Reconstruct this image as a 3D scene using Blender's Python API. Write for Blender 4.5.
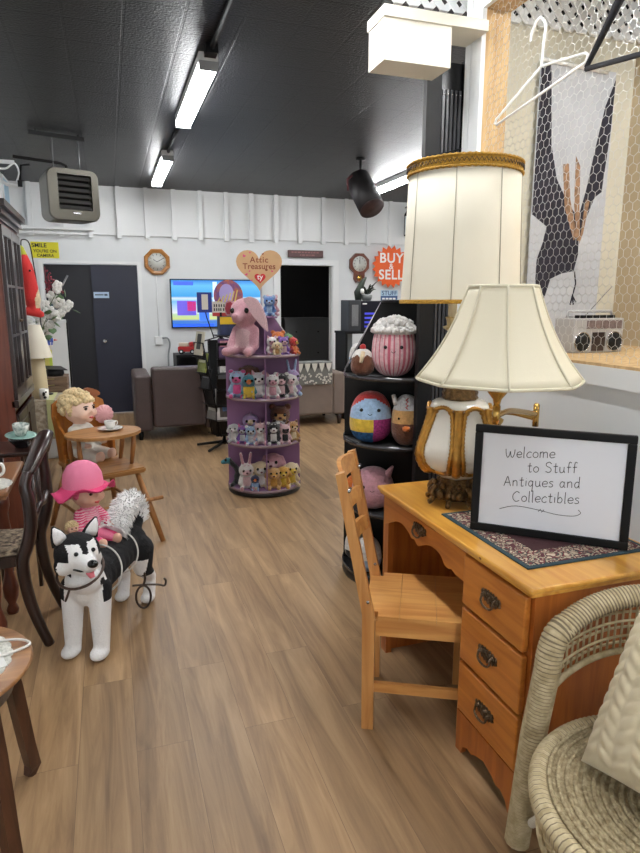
import bpy, bmesh, math, random
from mathutils import Vector, Matrix, Euler
random.seed(7)
PI = math.pi
SC = bpy.context.scene
COL = SC.collection
for o in list(bpy.data.objects):
    bpy.data.objects.remove(o)

# ------------------------------------------------------------------ camera
cd = bpy.data.cameras.new('camera')
cam = bpy.data.objects.new('camera', cd)
COL.objects.link(cam)
cam.location = (0, 0, 1.53)
cam.rotation_euler = (math.radians(90 - 11.4), 0, math.radians(-18.6))
cd.sensor_fit = 'VERTICAL'
cd.sensor_height = 36.0
cd.lens = 620.0 / 853.0 * 36.0
cd.clip_start = 0.03
cd.clip_end = 60
SC.camera = cam

# ------------------------------------------------------------------ world, daylight, exposure
w = bpy.data.worlds.new('world')
SC.world = w
w.use_nodes = True
bg = w.node_tree.nodes['Background']
bg.inputs[0].default_value = (0.86, 0.93, 1.0, 1)
bg.inputs[1].default_value = 1.0
vs = SC.view_settings
vs.view_transform = 'Standard'
vs.look = 'None'
vs.gamma = 1.0
vs.exposure = 0.05
TUBE_STRENGTH = 76.0


def area(name, loc, rot, sx, sy, power, color):
    l = bpy.data.lights.new(name, 'AREA')
    l.shape = 'RECTANGLE'
    l.size = sx
    l.size_y = sy
    l.energy = power
    l.color = color
    o = bpy.data.objects.new(name, l)
    o.location = loc
    o.rotation_euler = rot
    COL.objects.link(o)
    return o


# daylight through the shop window in the front wall, behind the photographer
area('shop_window_daylight', (1.6, -2.45, 1.7), (math.radians(90), 0, 0), 4.6, 2.2, 42, (0.93, 0.97, 1.0))


# ------------------------------------------------------------------ materials
def lin(c):
    return tuple((x / 12.92 if x <= 0.04045 else ((x + 0.055) / 1.055) ** 2.4) for x in [v / 255.0 for v in c]) + (1,)


MATS = {}


def M(name, rgb=(128, 128, 128), rough=0.5, metal=0.0, var=0.0, vscale=8.0, bump=0.0, bscale=60.0, stretch=None,
      emit=0.0, coat=0.0, rgb2=None, trans=0.0, sheen=0.0, spec=0.5):
    if name in MATS:
        return MATS[name]
    m = bpy.data.materials.new(name)
    MATS[name] = m
    m.use_nodes = True
    nt = m.node_tree
    N, L = nt.nodes, nt.links
    b = N['Principled BSDF']
    c = lin(rgb)
    b.inputs['Base Color'].default_value = c
    b.inputs['Roughness'].default_value = rough
    b.inputs['Metallic'].default_value = metal
    b.inputs['Coat Weight'].default_value = coat
    b.inputs['Specular IOR Level'].default_value = spec
    b.inputs['Transmission Weight'].default_value = trans
    b.inputs['Sheen Weight'].default_value = sheen
    if emit:
        b.inputs['Emission Color'].default_value = c
        b.inputs['Emission Strength'].default_value = emit
    vec = None
    if var or bump:
        tc = N.new('ShaderNodeTexCoord')
        mp = N.new('ShaderNodeMapping')
        L.new(tc.outputs['Object'], mp.inputs[0])
        if stretch:
            mp.inputs['Scale'].default_value = stretch
        vec = mp.outputs[0]
    if var:
        n = N.new('ShaderNodeTexNoise')
        n.inputs['Scale'].default_value = vscale
        n.inputs['Detail'].default_value = 5
        L.new(vec, n.inputs['Vector'])
        r = N.new('ShaderNodeValToRGB')
        c2 = lin(rgb2) if rgb2 else tuple(x * (1 - var) for x in c[:3]) + (1,)
        r.color_ramp.elements[0].color = c2
        r.color_ramp.elements[0].position = 0.35
        r.color_ramp.elements[1].color = c
        r.color_ramp.elements[1].position = 0.65
        L.new(n.outputs['Fac'], r.inputs[0])
        L.new(r.outputs[0], b.inputs['Base Color'])
    if bump:
        n2 = N.new('ShaderNodeTexNoise')
        n2.inputs['Scale'].default_value = bscale
        n2.inputs['Detail'].default_value = 3
        L.new(vec, n2.inputs['Vector'])
        bp = N.new('ShaderNodeBump')
        bp.inputs['Strength'].default_value = bump
        bp.inputs['Distance'].default_value = 0.01
        L.new(n2.outputs['Fac'], bp.inputs['Height'])
        L.new(bp.outputs[0], b.inputs['Normal'])
    return m


def wood(name, rgb, rgb2, rough=0.4, axis='X', scale=1.0, coat=0.0, knots=False):
    if name in MATS:
        return MATS[name]
    m = bpy.data.materials.new(name)
    MATS[name] = m
    m.use_nodes = True
    nt = m.node_tree
    N, L = nt.nodes, nt.links
    b = N['Principled BSDF']
    b.inputs['Roughness'].default_value = rough
    b.inputs['Coat Weight'].default_value = coat
    tc = N.new('ShaderNodeTexCoord')
    mp = N.new('ShaderNodeMapping')
    s = {'X': (1.2, 14, 14), 'Y': (14, 1.2, 14), 'Z': (14, 14, 1.2)}[axis]
    mp.inputs['Scale'].default_value = tuple(v * scale for v in s)
    L.new(tc.outputs['Object'], mp.inputs[0])
    n = N.new('ShaderNodeTexNoise')
    n.inputs['Scale'].default_value = 2.5
    n.inputs['Detail'].default_value = 7
    n.inputs['Distortion'].default_value = 0.6
    L.new(mp.outputs[0], n.inputs['Vector'])
    r = N.new('ShaderNodeValToRGB')
    r.color_ramp.elements[0].color = lin(rgb2)
    r.color_ramp.elements[0].position = 0.3
    r.color_ramp.elements[1].color = lin(rgb)
    r.color_ramp.elements[1].position = 0.62
    L.new(n.outputs['Fac'], r.inputs[0])
    out = r.outputs[0]
    if knots:
        v = N.new('ShaderNodeTexVoronoi')
        v.inputs['Scale'].default_value = 4.2
        L.new(tc.outputs['Object'], v.inputs['Vector'])
        r2 = N.new('ShaderNodeValToRGB')
        r2.color_ramp.elements[0].color = (0.25, 0.12, 0.05, 1)
        r2.color_ramp.elements[0].position = 0.04
        r2.color_ramp.elements[1].color = (1, 1, 1, 1)
        r2.color_ramp.elements[1].position = 0.09
        L.new(v.outputs['Distance'], r2.inputs[0])
        mx = N.new('ShaderNodeMix')
        mx.data_type = 'RGBA'
        mx.blend_type = 'MULTIPLY'
        mx.inputs[0].default_value = 0.8
        L.new(out, mx.inputs[6])
        L.new(r2.outputs[0], mx.inputs[7])
        out = mx.outputs[2]
    L.new(out, b.inputs['Base Color'])
    bp = N.new('ShaderNodeBump')
    bp.inputs['Strength'].default_value = 0.08
    L.new(n.outputs['Fac'], bp.inputs['Height'])
    L.new(bp.outputs[0], b.inputs['Normal'])
    return m


def floor_mat():
    m = bpy.data.materials.new('vinyl_plank_floor')
    m.use_nodes = True
    nt = m.node_tree
    N, L = nt.nodes, nt.links
    b = N['Principled BSDF']
    tc = N.new('ShaderNodeTexCoord')
    sp = N.new('ShaderNodeSeparateXYZ')
    L.new(tc.outputs['Object'], sp.inputs[0])
    cb = N.new('ShaderNodeCombineXYZ')
    L.new(sp.outputs['Y'], cb.inputs['X'])
    L.new(sp.outputs['X'], cb.inputs['Y'])
    br = N.new('ShaderNodeTexBrick')
    br.offset = 0.37
    br.inputs['Scale'].default_value = 1.0
    br.inputs['Mortar Size'].default_value = 0.0007
    br.inputs['Mortar Smooth'].default_value = 0.3
    br.inputs['Bias'].default_value = 0.0
    br.inputs['Brick Width'].default_value = 1.22
    br.inputs['Row Height'].default_value = 0.19
    br.inputs['Color1'].default_value = (0, 0, 0, 1)
    br.inputs['Color2'].default_value = (1, 1, 1, 1)
    br.inputs['Mortar'].default_value = (0.5, 0.5, 0.5, 1)
    L.new(cb.outputs[0], br.inputs['Vector'])
    # per-plank shift of the grain
    mp = N.new('ShaderNodeMapping')
    mp.inputs['Scale'].default_value = (0.9, 11, 1)
    L.new(cb.outputs[0], mp.inputs[0])
    ad = N.new('ShaderNodeVectorMath')
    ad.operation = 'MULTIPLY_ADD'
    L.new(br.outputs['Color'], ad.inputs[0])
    ad.inputs[1].default_value = (13, 7, 5)
    L.new(mp.outputs[0], ad.inputs[2])
    n = N.new('ShaderNodeTexNoise')
    n.inputs['Scale'].default_value = 1.6
    n.inputs['Detail'].default_value = 8
    n.inputs['Roughness'].default_value = 0.62
    n.inputs['Distortion'].default_value = 0.7
    L.new(ad.outputs[0], n.inputs['Vector'])
    r = N.new('ShaderNodeValToRGB')
    e = r.color_ramp.elements
    e[0].position = 0.28
    e[0].color = lin((119, 92, 64))
    e[1].position = 0.72
    e[1].color = lin((180, 149, 111))
    k = e.new(0.5)
    k.color = lin((154, 124, 89))
    L.new(n.outputs['Fac'], r.inputs[0])
    r2 = N.new('ShaderNodeValToRGB')
    r2.color_ramp.elements[0].color = (0.88, 0.87, 0.86, 1)
    r2.color_ramp.elements[1].color = (1.08, 1.06, 1.04, 1)
    L.new(br.outputs['Color'], r2.inputs[0])
    mx = N.new('ShaderNodeMix')
    mx.data_type = 'RGBA'
    mx.blend_type = 'MULTIPLY'
    mx.inputs[0].default_value = 1.0
    L.new(r.outputs[0], mx.inputs[6])
    L.new(r2.outputs[0], mx.inputs[7])
    # seams
    mx2 = N.new('ShaderNodeMix')
    mx2.data_type = 'RGBA'
    mx2.blend_type = 'MIX'
    L.new(br.outputs['Fac'], mx2.inputs[0])
    L.new(mx.outputs[2], mx2.inputs[6])
    mx2.inputs[7].default_value = lin((96, 74, 54))
    L.new(mx2.outputs[2], b.inputs['Base Color'])
    b.inputs['Roughness'].default_value = 0.42
    bp = N.new('ShaderNodeBump')
    bp.inputs['Strength'].default_value = 0.12
    bp.inputs['Distance'].default_value = 0.01
    L.new(n.outputs['Fac'], bp.inputs['Height'])
    L.new(bp.outputs[0], b.inputs['Normal'])
    return m


def ceiling_mat():
    m = bpy.data.materials.new('black_ceiling_tile')
    m.use_nodes = True
    nt = m.node_tree
    N, L = nt.nodes, nt.links
    b = N['Principled BSDF']
    tc = N.new('ShaderNodeTexCoord')
    mp = N.new('ShaderNodeMapping')
    mp.inputs['Location'].default_value = (-0.174, 0.1, 0)
    L.new(tc.outputs['Object'], mp.inputs[0])
    br = N.new('ShaderNodeTexBrick')
    br.offset = 0.0
    br.inputs['Scale'].default_value = 1.0
    br.inputs['Mortar Size'].default_value = 0.009
    br.inputs['Mortar Smooth'].default_value = 0.2
    br.inputs['Brick Width'].default_value = 0.305
    br.inputs['Row Height'].default_value = 0.305
    br.inputs['Color1'].default_value = lin((17, 17, 19))
    br.inputs['Color2'].default_value = lin((23, 23, 25))
    br.inputs['Mortar'].default_value = lin((3, 3, 4))
    L.new(mp.outputs[0], br.inputs['Vector'])
    L.new(br.outputs['Color'], b.inputs['Base Color'])
    b.inputs['Roughness'].default_value = 0.42
    b.inputs['Specular IOR Level'].default_value = 0.34
    n = N.new('ShaderNodeTexNoise')
    n.inputs['Scale'].default_value = 70
    n.inputs['Detail'].default_value = 4
    L.new(tc.outputs['Object'], n.inputs['Vector'])
    ml = N.new('ShaderNodeMath')
    ml.operation = 'MULTIPLY_ADD'
    L.new(br.outputs['Fac'], ml.inputs[0])
    ml.inputs[1].default_value = -4.0
    L.new(n.outputs['Fac'], ml.inputs[2])
    bp = N.new('ShaderNodeBump')
    bp.inputs['Strength'].default_value = 0.45
    bp.inputs['Distance'].default_value = 0.012
    L.new(ml.outputs[0], bp.inputs['Height'])
    L.new(bp.outputs[0], b.inputs['Normal'])
    return m


WHITE = M('white_wall_paint', (222, 225, 226), 0.6, var=0.05, vscale=3)
WHITE2 = M('white_trim_paint', (228, 230, 230), 0.45)
BLACKP = M('black_paint', (11, 11, 13), 0.5, spec=0.3)
BLACKG = M('black_gloss', (6, 6, 8), 0.25, spec=0.3)
DARKM = M('dark_metal', (40, 38, 38), 0.4, 0.7)
GOLD = M('antique_gold', (186, 136, 62), 0.3, 0.8, var=0.3, vscale=40, bump=0.3, bscale=120)
BRASS = M('polished_brass', (196, 158, 88), 0.22, 0.95)
OLDBRASS = M('darkened_brass', (112, 94, 74), 0.3, 0.85, var=0.5, vscale=60, bump=0.5, bscale=150)
PINE = wood('honey_pine', (200, 126, 52), (172, 96, 32), 0.35, 'Y', 1.0, 0.25)
PINEZ = wood('honey_pine_upright', (184, 106, 42), (152, 80, 28), 0.35, 'Z', 1.0, 0.25)
PINETOP = wood('yellow_pine_top', (226, 168, 74), (208, 140, 50), 0.28, 'Y', 1.0, 0.4)
CHAIRW = wood('chair_pine', (206, 150, 88), (178, 116, 58), 0.42, 'Z', 1.0, 0.1)
CHAIRS = wood('chair_seat_pine', (216, 160, 92), (184, 118, 56), 0.38, 'X', 0.8, 0.15)
OAKH = wood('highchair_oak', (168, 116, 64), (132, 82, 38), 0.4, 'Z', 1.2, 0.15)
OAKT = wood('highchair_tray_oak', (176, 128, 76), (140, 94, 48), 0.4, 'X', 1.2, 0.15)
OAKB = wood('highchair_back_oak', (186, 118, 44), (154, 88, 26), 0.4, 'Z', 1.2, 0.15)
DARKW = wood('dark_mahogany', (48, 27, 21), (27, 14, 11), 0.3, 'Z', 1.0, 0.35)
REDW = wood('red_brown_mahogany', (112, 56, 36), (82, 36, 22), 0.35, 'Z', 1.0, 0.2)
TABLEW = wood('worn_table_top', (142, 98, 64), (104, 66, 40), 0.35, 'Y', 1.0, 0.2)
LOWW = wood('low_table_top', (158, 114, 72), (118, 78, 46), 0.38, 'X', 1.0, 0.2)
RAWW = wood('raw_lumber', (200, 170, 124), (172, 138, 94), 0.7, 'Z', 1.0)
SHADE = M('cream_fabric_shade', (226, 219, 200), 0.8, bump=0.05, bscale=300)
SHADE2 = M('cream_pleat_shade', (226, 217, 192), 0.8, bump=0.05, bscale=300)
SEAM = M('shade_seam', (168, 160, 140), 0.8)
GOLDTRIM = M('gold_braid', (196, 146, 40), 0.7, var=0.4, vscale=160, bump=0.8, bscale=220)
SILVER = M('silver_metal', (190, 190, 192), 0.25, 0.9)
STEEL = M('grey_steel', (120, 120, 122), 0.4, 0.6)
EYE = M('glossy_black_eye', (8, 8, 9), 0.08)


# ------------------------------------------------------------------ mesh helpers
class MB:
    """Collects primitives into one bmesh; mi is the material slot for what is added next."""

    def __init__(self):
        self.b = bmesh.new()
        self.mi = 0
        self.x = Matrix.Identity(4)

    def _fin(self, geom_verts, smooth=False):
        vs_ = set(geom_verts)
        for v in vs_:
            v.co = self.x @ v.co
        fs = set()
        for v in vs_:
            for f in v.link_faces:
                fs.add(f)
        for f in fs:
            f.material_index = self.mi
            f.smooth = smooth
        return self

    def box(self, c, s, rot=(0, 0, 0), bev=0.0):
        mtx = Matrix.Translation(c) @ Euler(rot).to_matrix().to_4x4() @ Matrix.Diagonal((s[0], s[1], s[2], 1))
        r = bmesh.ops.create_cube(self.b, size=1, matrix=mtx)
        vs_ = r['verts']
        if bev > 0:
            es = set()
            for v in vs_:
                for e in v.link_edges:
                    es.add(e)
            r2 = bmesh.ops.bevel(self.b, geom=list(es), offset=bev, segments=2, affect='EDGES', profile=0.5)
            vs_ = r2['verts']
            vv = set(vs_)
            for f in r2['faces']:
                for v in f.verts:
                    vv.add(v)
            # gather connected island
            st = list(vv)
            while st:
                v = st.pop()
                for e in v.link_edges:
                    o = e.other_vert(v)
                    if o not in vv:
                        vv.add(o)
                        st.append(o)
            vs_ = vv
        return self._fin(vs_)

    def lo(self, lo, hi, bev=0.0):
        return self.box([(a + b_) / 2 for a, b_ in zip(lo, hi)], [abs(b_ - a) for a, b_ in zip(lo, hi)], bev=bev)

    def tube(self, pts, rad, n=8, closed=False, cap=True, smooth=True, flat=1.0, upv=None):
        pts = [Vector(p) for p in pts]
        k = len(pts)
        rads = rad if isinstance(rad, (list, tuple)) else [rad] * k
        rings = []
        prev = None
        for i, p in enumerate(pts):
            if closed:
                t = pts[(i + 1) % k] - pts[i - 1]
            else:
                t = pts[min(i + 1, k - 1)] - pts[max(i - 1, 0)]
            if t.length < 1e-9:
                t = Vector((0, 0, 1))
            t.normalize()
            if prev is None:
                a = Vector(upv) if upv else (Vector((0, 0, 1)) if abs(t.z) < 0.9 else Vector((1, 0, 0)))
                u = (a - t * a.dot(t)).normalized()
            else:
                u = prev - t * prev.dot(t)
                u = u.normalized() if u.length > 1e-6 else t.orthogonal().normalized()
            prev = u
            v = t.cross(u)
            rings.append([self.b.verts.new(p + (u * math.cos(2 * PI * j / n) * flat + v * math.sin(2 * PI * j / n)) * rads[i])
                          for j in range(n)])
        for i in range(k if closed else k - 1):
            a, c = rings[i], rings[(i + 1) % k]
            for j in range(n):
                self.b.faces.new((a[j], a[(j + 1) % n], c[(j + 1) % n], c[j]))
        if cap and not closed:
            self.b.faces.new(list(reversed(rings[0])))
            self.b.faces.new(rings[-1])
        return self._fin([v for r in rings for v in r], smooth)

    def cyl(self, p0, p1, r0, r1=None, n=20, smooth=True):
        return self.tube([p0, p1], [r0, r0 if r1 is None else r1], n=n, smooth=smooth)

    def lathe(self, prof, n=32, c=(0, 0, 0), cap=True, smooth=True, sx=1.0, sy=1.0, lobes=0, amp=0.0, ph=0.0):
        rings = []
        for (r, z) in prof:
            ring = []
            for j in range(n):
                a = 2 * PI * j / n + ph
                rr = r * (1 + amp * math.cos(lobes * a)) if lobes else r
                ring.append(self.b.verts.new((c[0] + rr * math.cos(a) * sx, c[1] + rr * math.sin(a) * sy, c[2] + z)))
            rings.append(ring)
        for i in range(len(rings) - 1):
            a, d = rings[i], rings[i + 1]
            for j in range(n):
                self.b.faces.new((a[j], a[(j + 1) % n], d[(j + 1) % n], d[j]))
        if cap:
            self.b.faces.new(list(reversed(rings[0])))
            self.b.faces.new(rings[-1])
        return self._fin([v for r in rings for v in r], smooth)

    def ball(self, c, r, rot=(0, 0, 0), sub=3, smooth=True):
        r = (r, r, r) if not isinstance(r, (tuple, list)) else r
        mtx = Matrix.Translation(c) @ Euler(rot).to_matrix().to_4x4() @ Matrix.Diagonal((r[0], r[1], r[2], 1))
        q = bmesh.ops.create_icosphere(self.b, subdivisions=sub, radius=1, matrix=mtx)
        return self._fin(q['verts'], smooth)

    def prism(self, pts2, d0, d1, plane='XZ', smooth=False):
        """outline pts2 extruded from d0 to d1 along the axis missing from plane"""
        def P(p, d):
            return {'XZ': (p[0], d, p[1]), 'YZ': (d, p[0], p[1]), 'XY': (p[0], p[1], d)}[plane]
        a = [self.b.verts.new(P(p, d0)) for p in pts2]
        c = [self.b.verts.new(P(p, d1)) for p in pts2]
        n = len(a)
        self.b.faces.new(a)
        self.b.faces.new(list(reversed(c)))
        for i in range(n):
            self.b.faces.new((a[i], c[i], c[(i + 1) % n], a[(i + 1) % n]))
        return self._fin(a + c, smooth)

    def quad(self, pts):
        v = [self.b.verts.new(p) for p in pts]
        self.b.faces.new(v)
        return self._fin(v)

    def build(self, name, mats, parent=None, loc=(0, 0, 0), rot=(0, 0, 0)):
        bmesh.ops.recalc_face_normals(self.b, faces=self.b.faces[:])
        me = bpy.data.meshes.new(name)
        self.b.to_mesh(me)
        self.b.free()
        return link(name, me, mats, parent, loc, rot)


def link(name, me, mats, parent=None, loc=(0, 0, 0), rot=(0, 0, 0)):
    o = bpy.data.objects.new(name, me)
    COL.objects.link(o)
    if not isinstance(mats, (list, tuple)):
        mats = [mats]
    if len(me.materials) == 0:
        for m in mats:
            me.materials.append(m)
    else:
        for i, m in enumerate(mats):
            if me.materials[i] != m:
                o.material_slots[i].link = 'OBJECT'
                o.material_slots[i].material = m
    o.location = loc
    o.rotation_euler = rot
    if parent:
        o.parent = parent
    return o


def tag(o, label, cat, group=None):
    o['label'] = label
    o['category'] = cat
    if group:
        o['group'] = group
    return o


def thing(name, label, cat, loc=(0, 0, 0), rotz=0.0, group=None, scale=1.0):
    o = bpy.data.objects.new(name, None)
    o.empty_display_size = 0.05
    COL.objects.link(o)
    o.location = loc
    o.rotation_euler = (0, 0, rotz)
    o.scale = (scale,) * 3
    return tag(o, label, cat, group)


def struct(o):
    o['kind'] = 'structure'
    return o


def plab(o, label):
    o['label'] = label
    return o


def dup(src, parent):
    c = src.copy()
    COL.objects.link(c)
    c.parent = parent
    return c


def text_obj(name, s, size, mat, parent, loc, rot, extrude=0.0008, align='CENTER', bold=0.0, space=1.0):
    cu = bpy.data.curves.new(name, 'FONT')
    cu.body = s
    cu.size = size
    cu.align_x = align
    cu.align_y = 'CENTER'
    cu.extrude = extrude
    cu.offset = bold
    cu.space_character = space
    t = bpy.data.objects.new(name + '_tmp', cu)
    COL.objects.link(t)
    dg = bpy.context.evaluated_depsgraph_get()
    me = bpy.data.meshes.new_from_object(t.evaluated_get(dg))
    bpy.data.objects.remove(t)
    me.materials.clear()
    return link(name, me, mat, parent, loc, rot)


def blob_mesh(name, prims, voxel, matfn=None, nmat=1, smooth=4):
    """closed shapes fused by a voxel remesh into one continuous skin; matfn(centre, normal) -> material slot"""
    mb = MB()
    for p in prims:
        if p[0] == 'e':
            mb.ball(p[1], p[2], p[3] if len(p) > 3 else (0, 0, 0), sub=3)
        else:
            a, c, r0, r1 = Vector(p[1]), Vector(p[2]), p[3], p[4]
            st = max(3, int((c - a).length / max(min(r0, r1) * 0.5, 1e-4)))
            st = min(st, 14)
            for i in range(st + 1):
                t = i / st
                mb.ball(a.lerp(c, t), r0 + (r1 - r0) * t, sub=2)
    me = bpy.data.meshes.new(name)
    mb.b.to_mesh(me)
    mb.b.free()
    o = bpy.data.objects.new(name + '_tmp', me)
    COL.objects.link(o)
    m = o.modifiers.new('r', 'REMESH')
    m.mode = 'VOXEL'
    m.voxel_size = voxel
    m.use_smooth_shade = True
    s = o.modifiers.new('s', 'SMOOTH')
    s.factor = 0.5
    s.iterations = smooth
    dg = bpy.context.evaluated_depsgraph_get()
    out = bpy.data.meshes.new_from_object(o.evaluated_get(dg))
    bpy.data.objects.remove(o)
    out.materials.clear()
    for p in out.polygons:
        p.use_smooth = True
        if matfn:
            p.material_index = matfn(p.center, p.normal)
    out.name = name
    return out


def spline(pts, n=8):
    """Catmull-Rom through pts"""
    P = [Vector(p) for p in pts]
    out = []
    for i in range(len(P) - 1):
        p0 = P[max(i - 1, 0)]
        p1, p2 = P[i], P[i + 1]
        p3 = P[min(i + 2, len(P) - 1)]
        for k in range(n):
            t = k / n
            out.append(0.5 * ((2 * p1) + (p2 - p0) * t + (2 * p0 - 5 * p1 + 4 * p2 - p3) * t * t + (3 * p1 - p0 - 3 * p2 + p3) * t ** 3))
    out.append(P[-1])
    return out


def heart2(s, n=48):
    r = []
    for i in range(n):
        t = 2 * PI * i / n
        r.append((s * 16 * math.sin(t) ** 3 / 17.0,
                  s * (13 * math.cos(t) - 5 * math.cos(2 * t) - 2 * math.cos(3 * t) - math.cos(4 * t)) / 17.0))
    return r

# ------------------------------------------------------------------ the room
XL, XR, YF, YB, H = -1.08, 6.5, 8.98, -2.5, 3.0
mb = MB(); mb.lo((XL - 0.1, YB - 0.1, -0.1), (XR + 0.1, YF + 2.6, 0))
struct(mb.build('floor', floor_mat()))
mb = MB(); mb.lo((XL - 0.1, YB - 0.1, H), (XR + 0.1, YF + 2.6, H + 0.1))
struct(mb.build('ceiling', ceiling_mat()))
mb = MB(); mb.lo((XL - 0.1, YB, 0), (XL, YF, H))
struct(mb.build('wall_left', WHITE))
mb = MB(); mb.lo((XR, YB, 0), (XR + 0.1, YF, H))
struct(mb.build('wall_right', WHITE))
mb = MB()
mb.lo((XL, YB - 0.1, 0), (-0.7, YB, H)); mb.lo((3.9, YB - 0.1, 0), (XR, YB, H))
mb.lo((-0.7, YB - 0.1, 2.8), (3.9, YB, H)); mb.lo((-0.7, YB - 0.1, 0), (3.9, YB, 0.6))
struct(mb.build('wall_front', WHITE))
# far wall with the double-door opening and the doorway to the back room
D0, D1, DZ = -0.76, 0.415, 2.015
E0, E1, EZ = 2.40, 3.22, 2.05
mb = MB()
mb.lo((XL, YF, 0), (D0, YF + 0.12, H)); mb.lo((D0, YF, DZ), (D1, YF + 0.12, H))
mb.lo((D1, YF, 0), (E0, YF + 0.12, H)); mb.lo((E0, YF, EZ), (E1, YF + 0.12, H))
mb.lo((E1, YF, 0), (XR, YF + 0.12, H))
struct(mb.build('wall_far', WHITE))
# board-and-batten band under the ceiling of the far wall
mb = MB(); mb.lo((XL, YF - 0.03, 2.39), (XR, YF - 0.001, H))
x = XL + 0.2
while x < XR:
    mb.lo((x, YF - 0.085, 2.35), (x + 0.055, YF - 0.031, H - 0.001)); x += 0.355
struct(mb.build('trim_1', WHITE2))
mb = MB(); mb.lo((XL + 0.002, YF - 0.13, 2.43), (-0.1, YF - 0.09, 2.47)); mb.lo((XL + 0.002, YF - 0.11, 2.375), (-0.2, YF - 0.09, 2.40))
struct(mb.build('trim_2', WHITE2))
# doorway casing
mb = MB()
mb.lo((E0 - 0.09, YF - 0.025, 0.0), (E0, YF, EZ + 0.08)); mb.lo((E1, YF - 0.025, 0.0), (E1 + 0.09, YF, EZ + 0.08))
mb.lo((E0, YF - 0.025, EZ), (E1, YF, EZ + 0.08))
mb.lo((E1 - 0.015, YF, 0), (E1, YF + 0.12, EZ)); mb.lo((E0, YF, 0), (E0 + 0.015, YF + 0.12, EZ))
struct(mb.build('trim_3', WHITE2))
mb = MB()
mb.lo((D0 - 0.05, YF - 0.015, 0.0), (D0, YF, DZ + 0.04)); mb.lo((D1, YF - 0.015, 0.0), (D1 + 0.05, YF, DZ + 0.04))
mb.lo((D0, YF - 0.015, DZ), (D1, YF, DZ + 0.04))
struct(mb.build('trim_4', WHITE2))
# dark back room
mb = MB()
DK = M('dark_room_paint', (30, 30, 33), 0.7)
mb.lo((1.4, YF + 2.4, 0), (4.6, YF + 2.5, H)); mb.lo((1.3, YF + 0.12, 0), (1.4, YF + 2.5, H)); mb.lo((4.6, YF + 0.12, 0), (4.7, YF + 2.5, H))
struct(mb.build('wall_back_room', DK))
area('back_room_fill', (3.0, 10.2, 2.8), (0, 0, 0), 0.6, 0.6, 3.0, (1.0, 0.95, 0.88))  # added fill light so the dresser shows in the unlit room
# double doors
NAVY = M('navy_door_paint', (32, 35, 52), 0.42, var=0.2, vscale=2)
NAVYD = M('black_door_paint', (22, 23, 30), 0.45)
mid = -0.185
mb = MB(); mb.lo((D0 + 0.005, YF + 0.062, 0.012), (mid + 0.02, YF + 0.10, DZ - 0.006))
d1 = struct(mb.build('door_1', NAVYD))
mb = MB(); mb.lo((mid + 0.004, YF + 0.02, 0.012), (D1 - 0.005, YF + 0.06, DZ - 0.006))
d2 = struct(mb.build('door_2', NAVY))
mb = MB(); mb.cyl((-0.06, YF + 0.02, 1.005), (-0.06, YF - 0.02, 1.005), 0.02); mb.ball((-0.06, YF - 0.035, 1.005), 0.03)
plab(mb.build('door_knob', SILVER, d2), 'round silver door knob')
mb = MB(); mb.lo((-0.165, YF + 0.012, 1.575), (0.03, YF + 0.02, 1.655))
pl = plab(mb.build('sign_plate', M('pale_blue_plate', (176, 200, 222), 0.4), d2), 'pale blue sign plate')
mb = MB(); mb.lo((-0.15, YF + 0.009, 1.61), (-0.04, YF + 0.0125, 1.625)); mb.lo((-0.03, YF + 0.009, 1.605), (0.01, YF + 0.0125, 1.63))
mb.build('printed_line', M('plate_print', (70, 80, 96), 0.5), pl)

# partition wall on the right with the wire-covered display window
PX, PT = 1.62, 0.12
W0, W1, WZ0, WZ1 = -0.4, 2.57, 1.30, 2.76
mb = MB()
mb.lo((PX, YB, 0), (PX + PT, 2.68, WZ0 - 0.05)); mb.lo((PX, YB, WZ0 - 0.05), (PX + PT, W0, H))
mb.lo((PX, W0, WZ1 + 0.02), (PX + PT, 2.68, H)); mb.lo((PX, W1 + 0.03, WZ0 - 0.05), (PX + PT, 2.68, WZ1 + 0.02))
struct(mb.build('wall_partition', WHITE))
mb = MB()
mb.lo((PX - 0.02, W1 + 0.0, WZ0 - 0.05), (PX, W1 + 0.08, H)); mb.lo((PX - 0.02, W0, WZ1), (PX, W1 + 0.0, WZ1 + 0.1))
mb.lo((PX - 0.02, W1 + 0.085, 0.0), (PX, 2.70, H)); mb.lo((PX, 2.68, 0), (PX + PT + 0.02, 2.70, H))
win = struct(mb.build('window_1', WHITE2))
mb = MB()
mb.lo((PX - 0.035, W0, WZ0 - 0.055), (PX, W1 + 0.1, WZ0 + 0.012))
plab(mb.build('window_sill', WHITE2, win), 'white painted sill')
mb = MB()
mb.lo((PX - 0.03, W0, WZ0 + 0.012), (PX + PT, W1, WZ0 + 0.022))
mb.lo((PX, W1, WZ0 + 0.022), (PX + PT, W1 + 0.03, WZ1)); mb.lo((PX, W0, WZ1), (PX + PT, W1 + 0.03, WZ1 + 0.02))
plab(mb.build('window_jamb', RAWW, win), 'unpainted lumber jamb')
# hexagonal poultry netting stretched over the opening
mb = MB()
hs = 0.0195
dy, dz = hs * math.sqrt(3), hs * 1.5


def wire(a, c):
    a, c = Vector(a), Vector(c)
    t = (c - a).normalized()
    u = Vector((1, 0, 0)); v = t.cross(u)
    r = 0.0008
    A = [mb.b.verts.new(a + (u * math.cos(k * 2.0944) + v * math.sin(k * 2.0944)) * r) for k in range(3)]
    B = [mb.b.verts.new(c + (u * math.cos(k * 2.0944) + v * math.sin(k * 2.0944)) * r) for k in range(3)]
    for k in range(3):
        mb.b.faces.new((A[k], A[(k + 1) % 3], B[(k + 1) % 3], B[k]))


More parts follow.
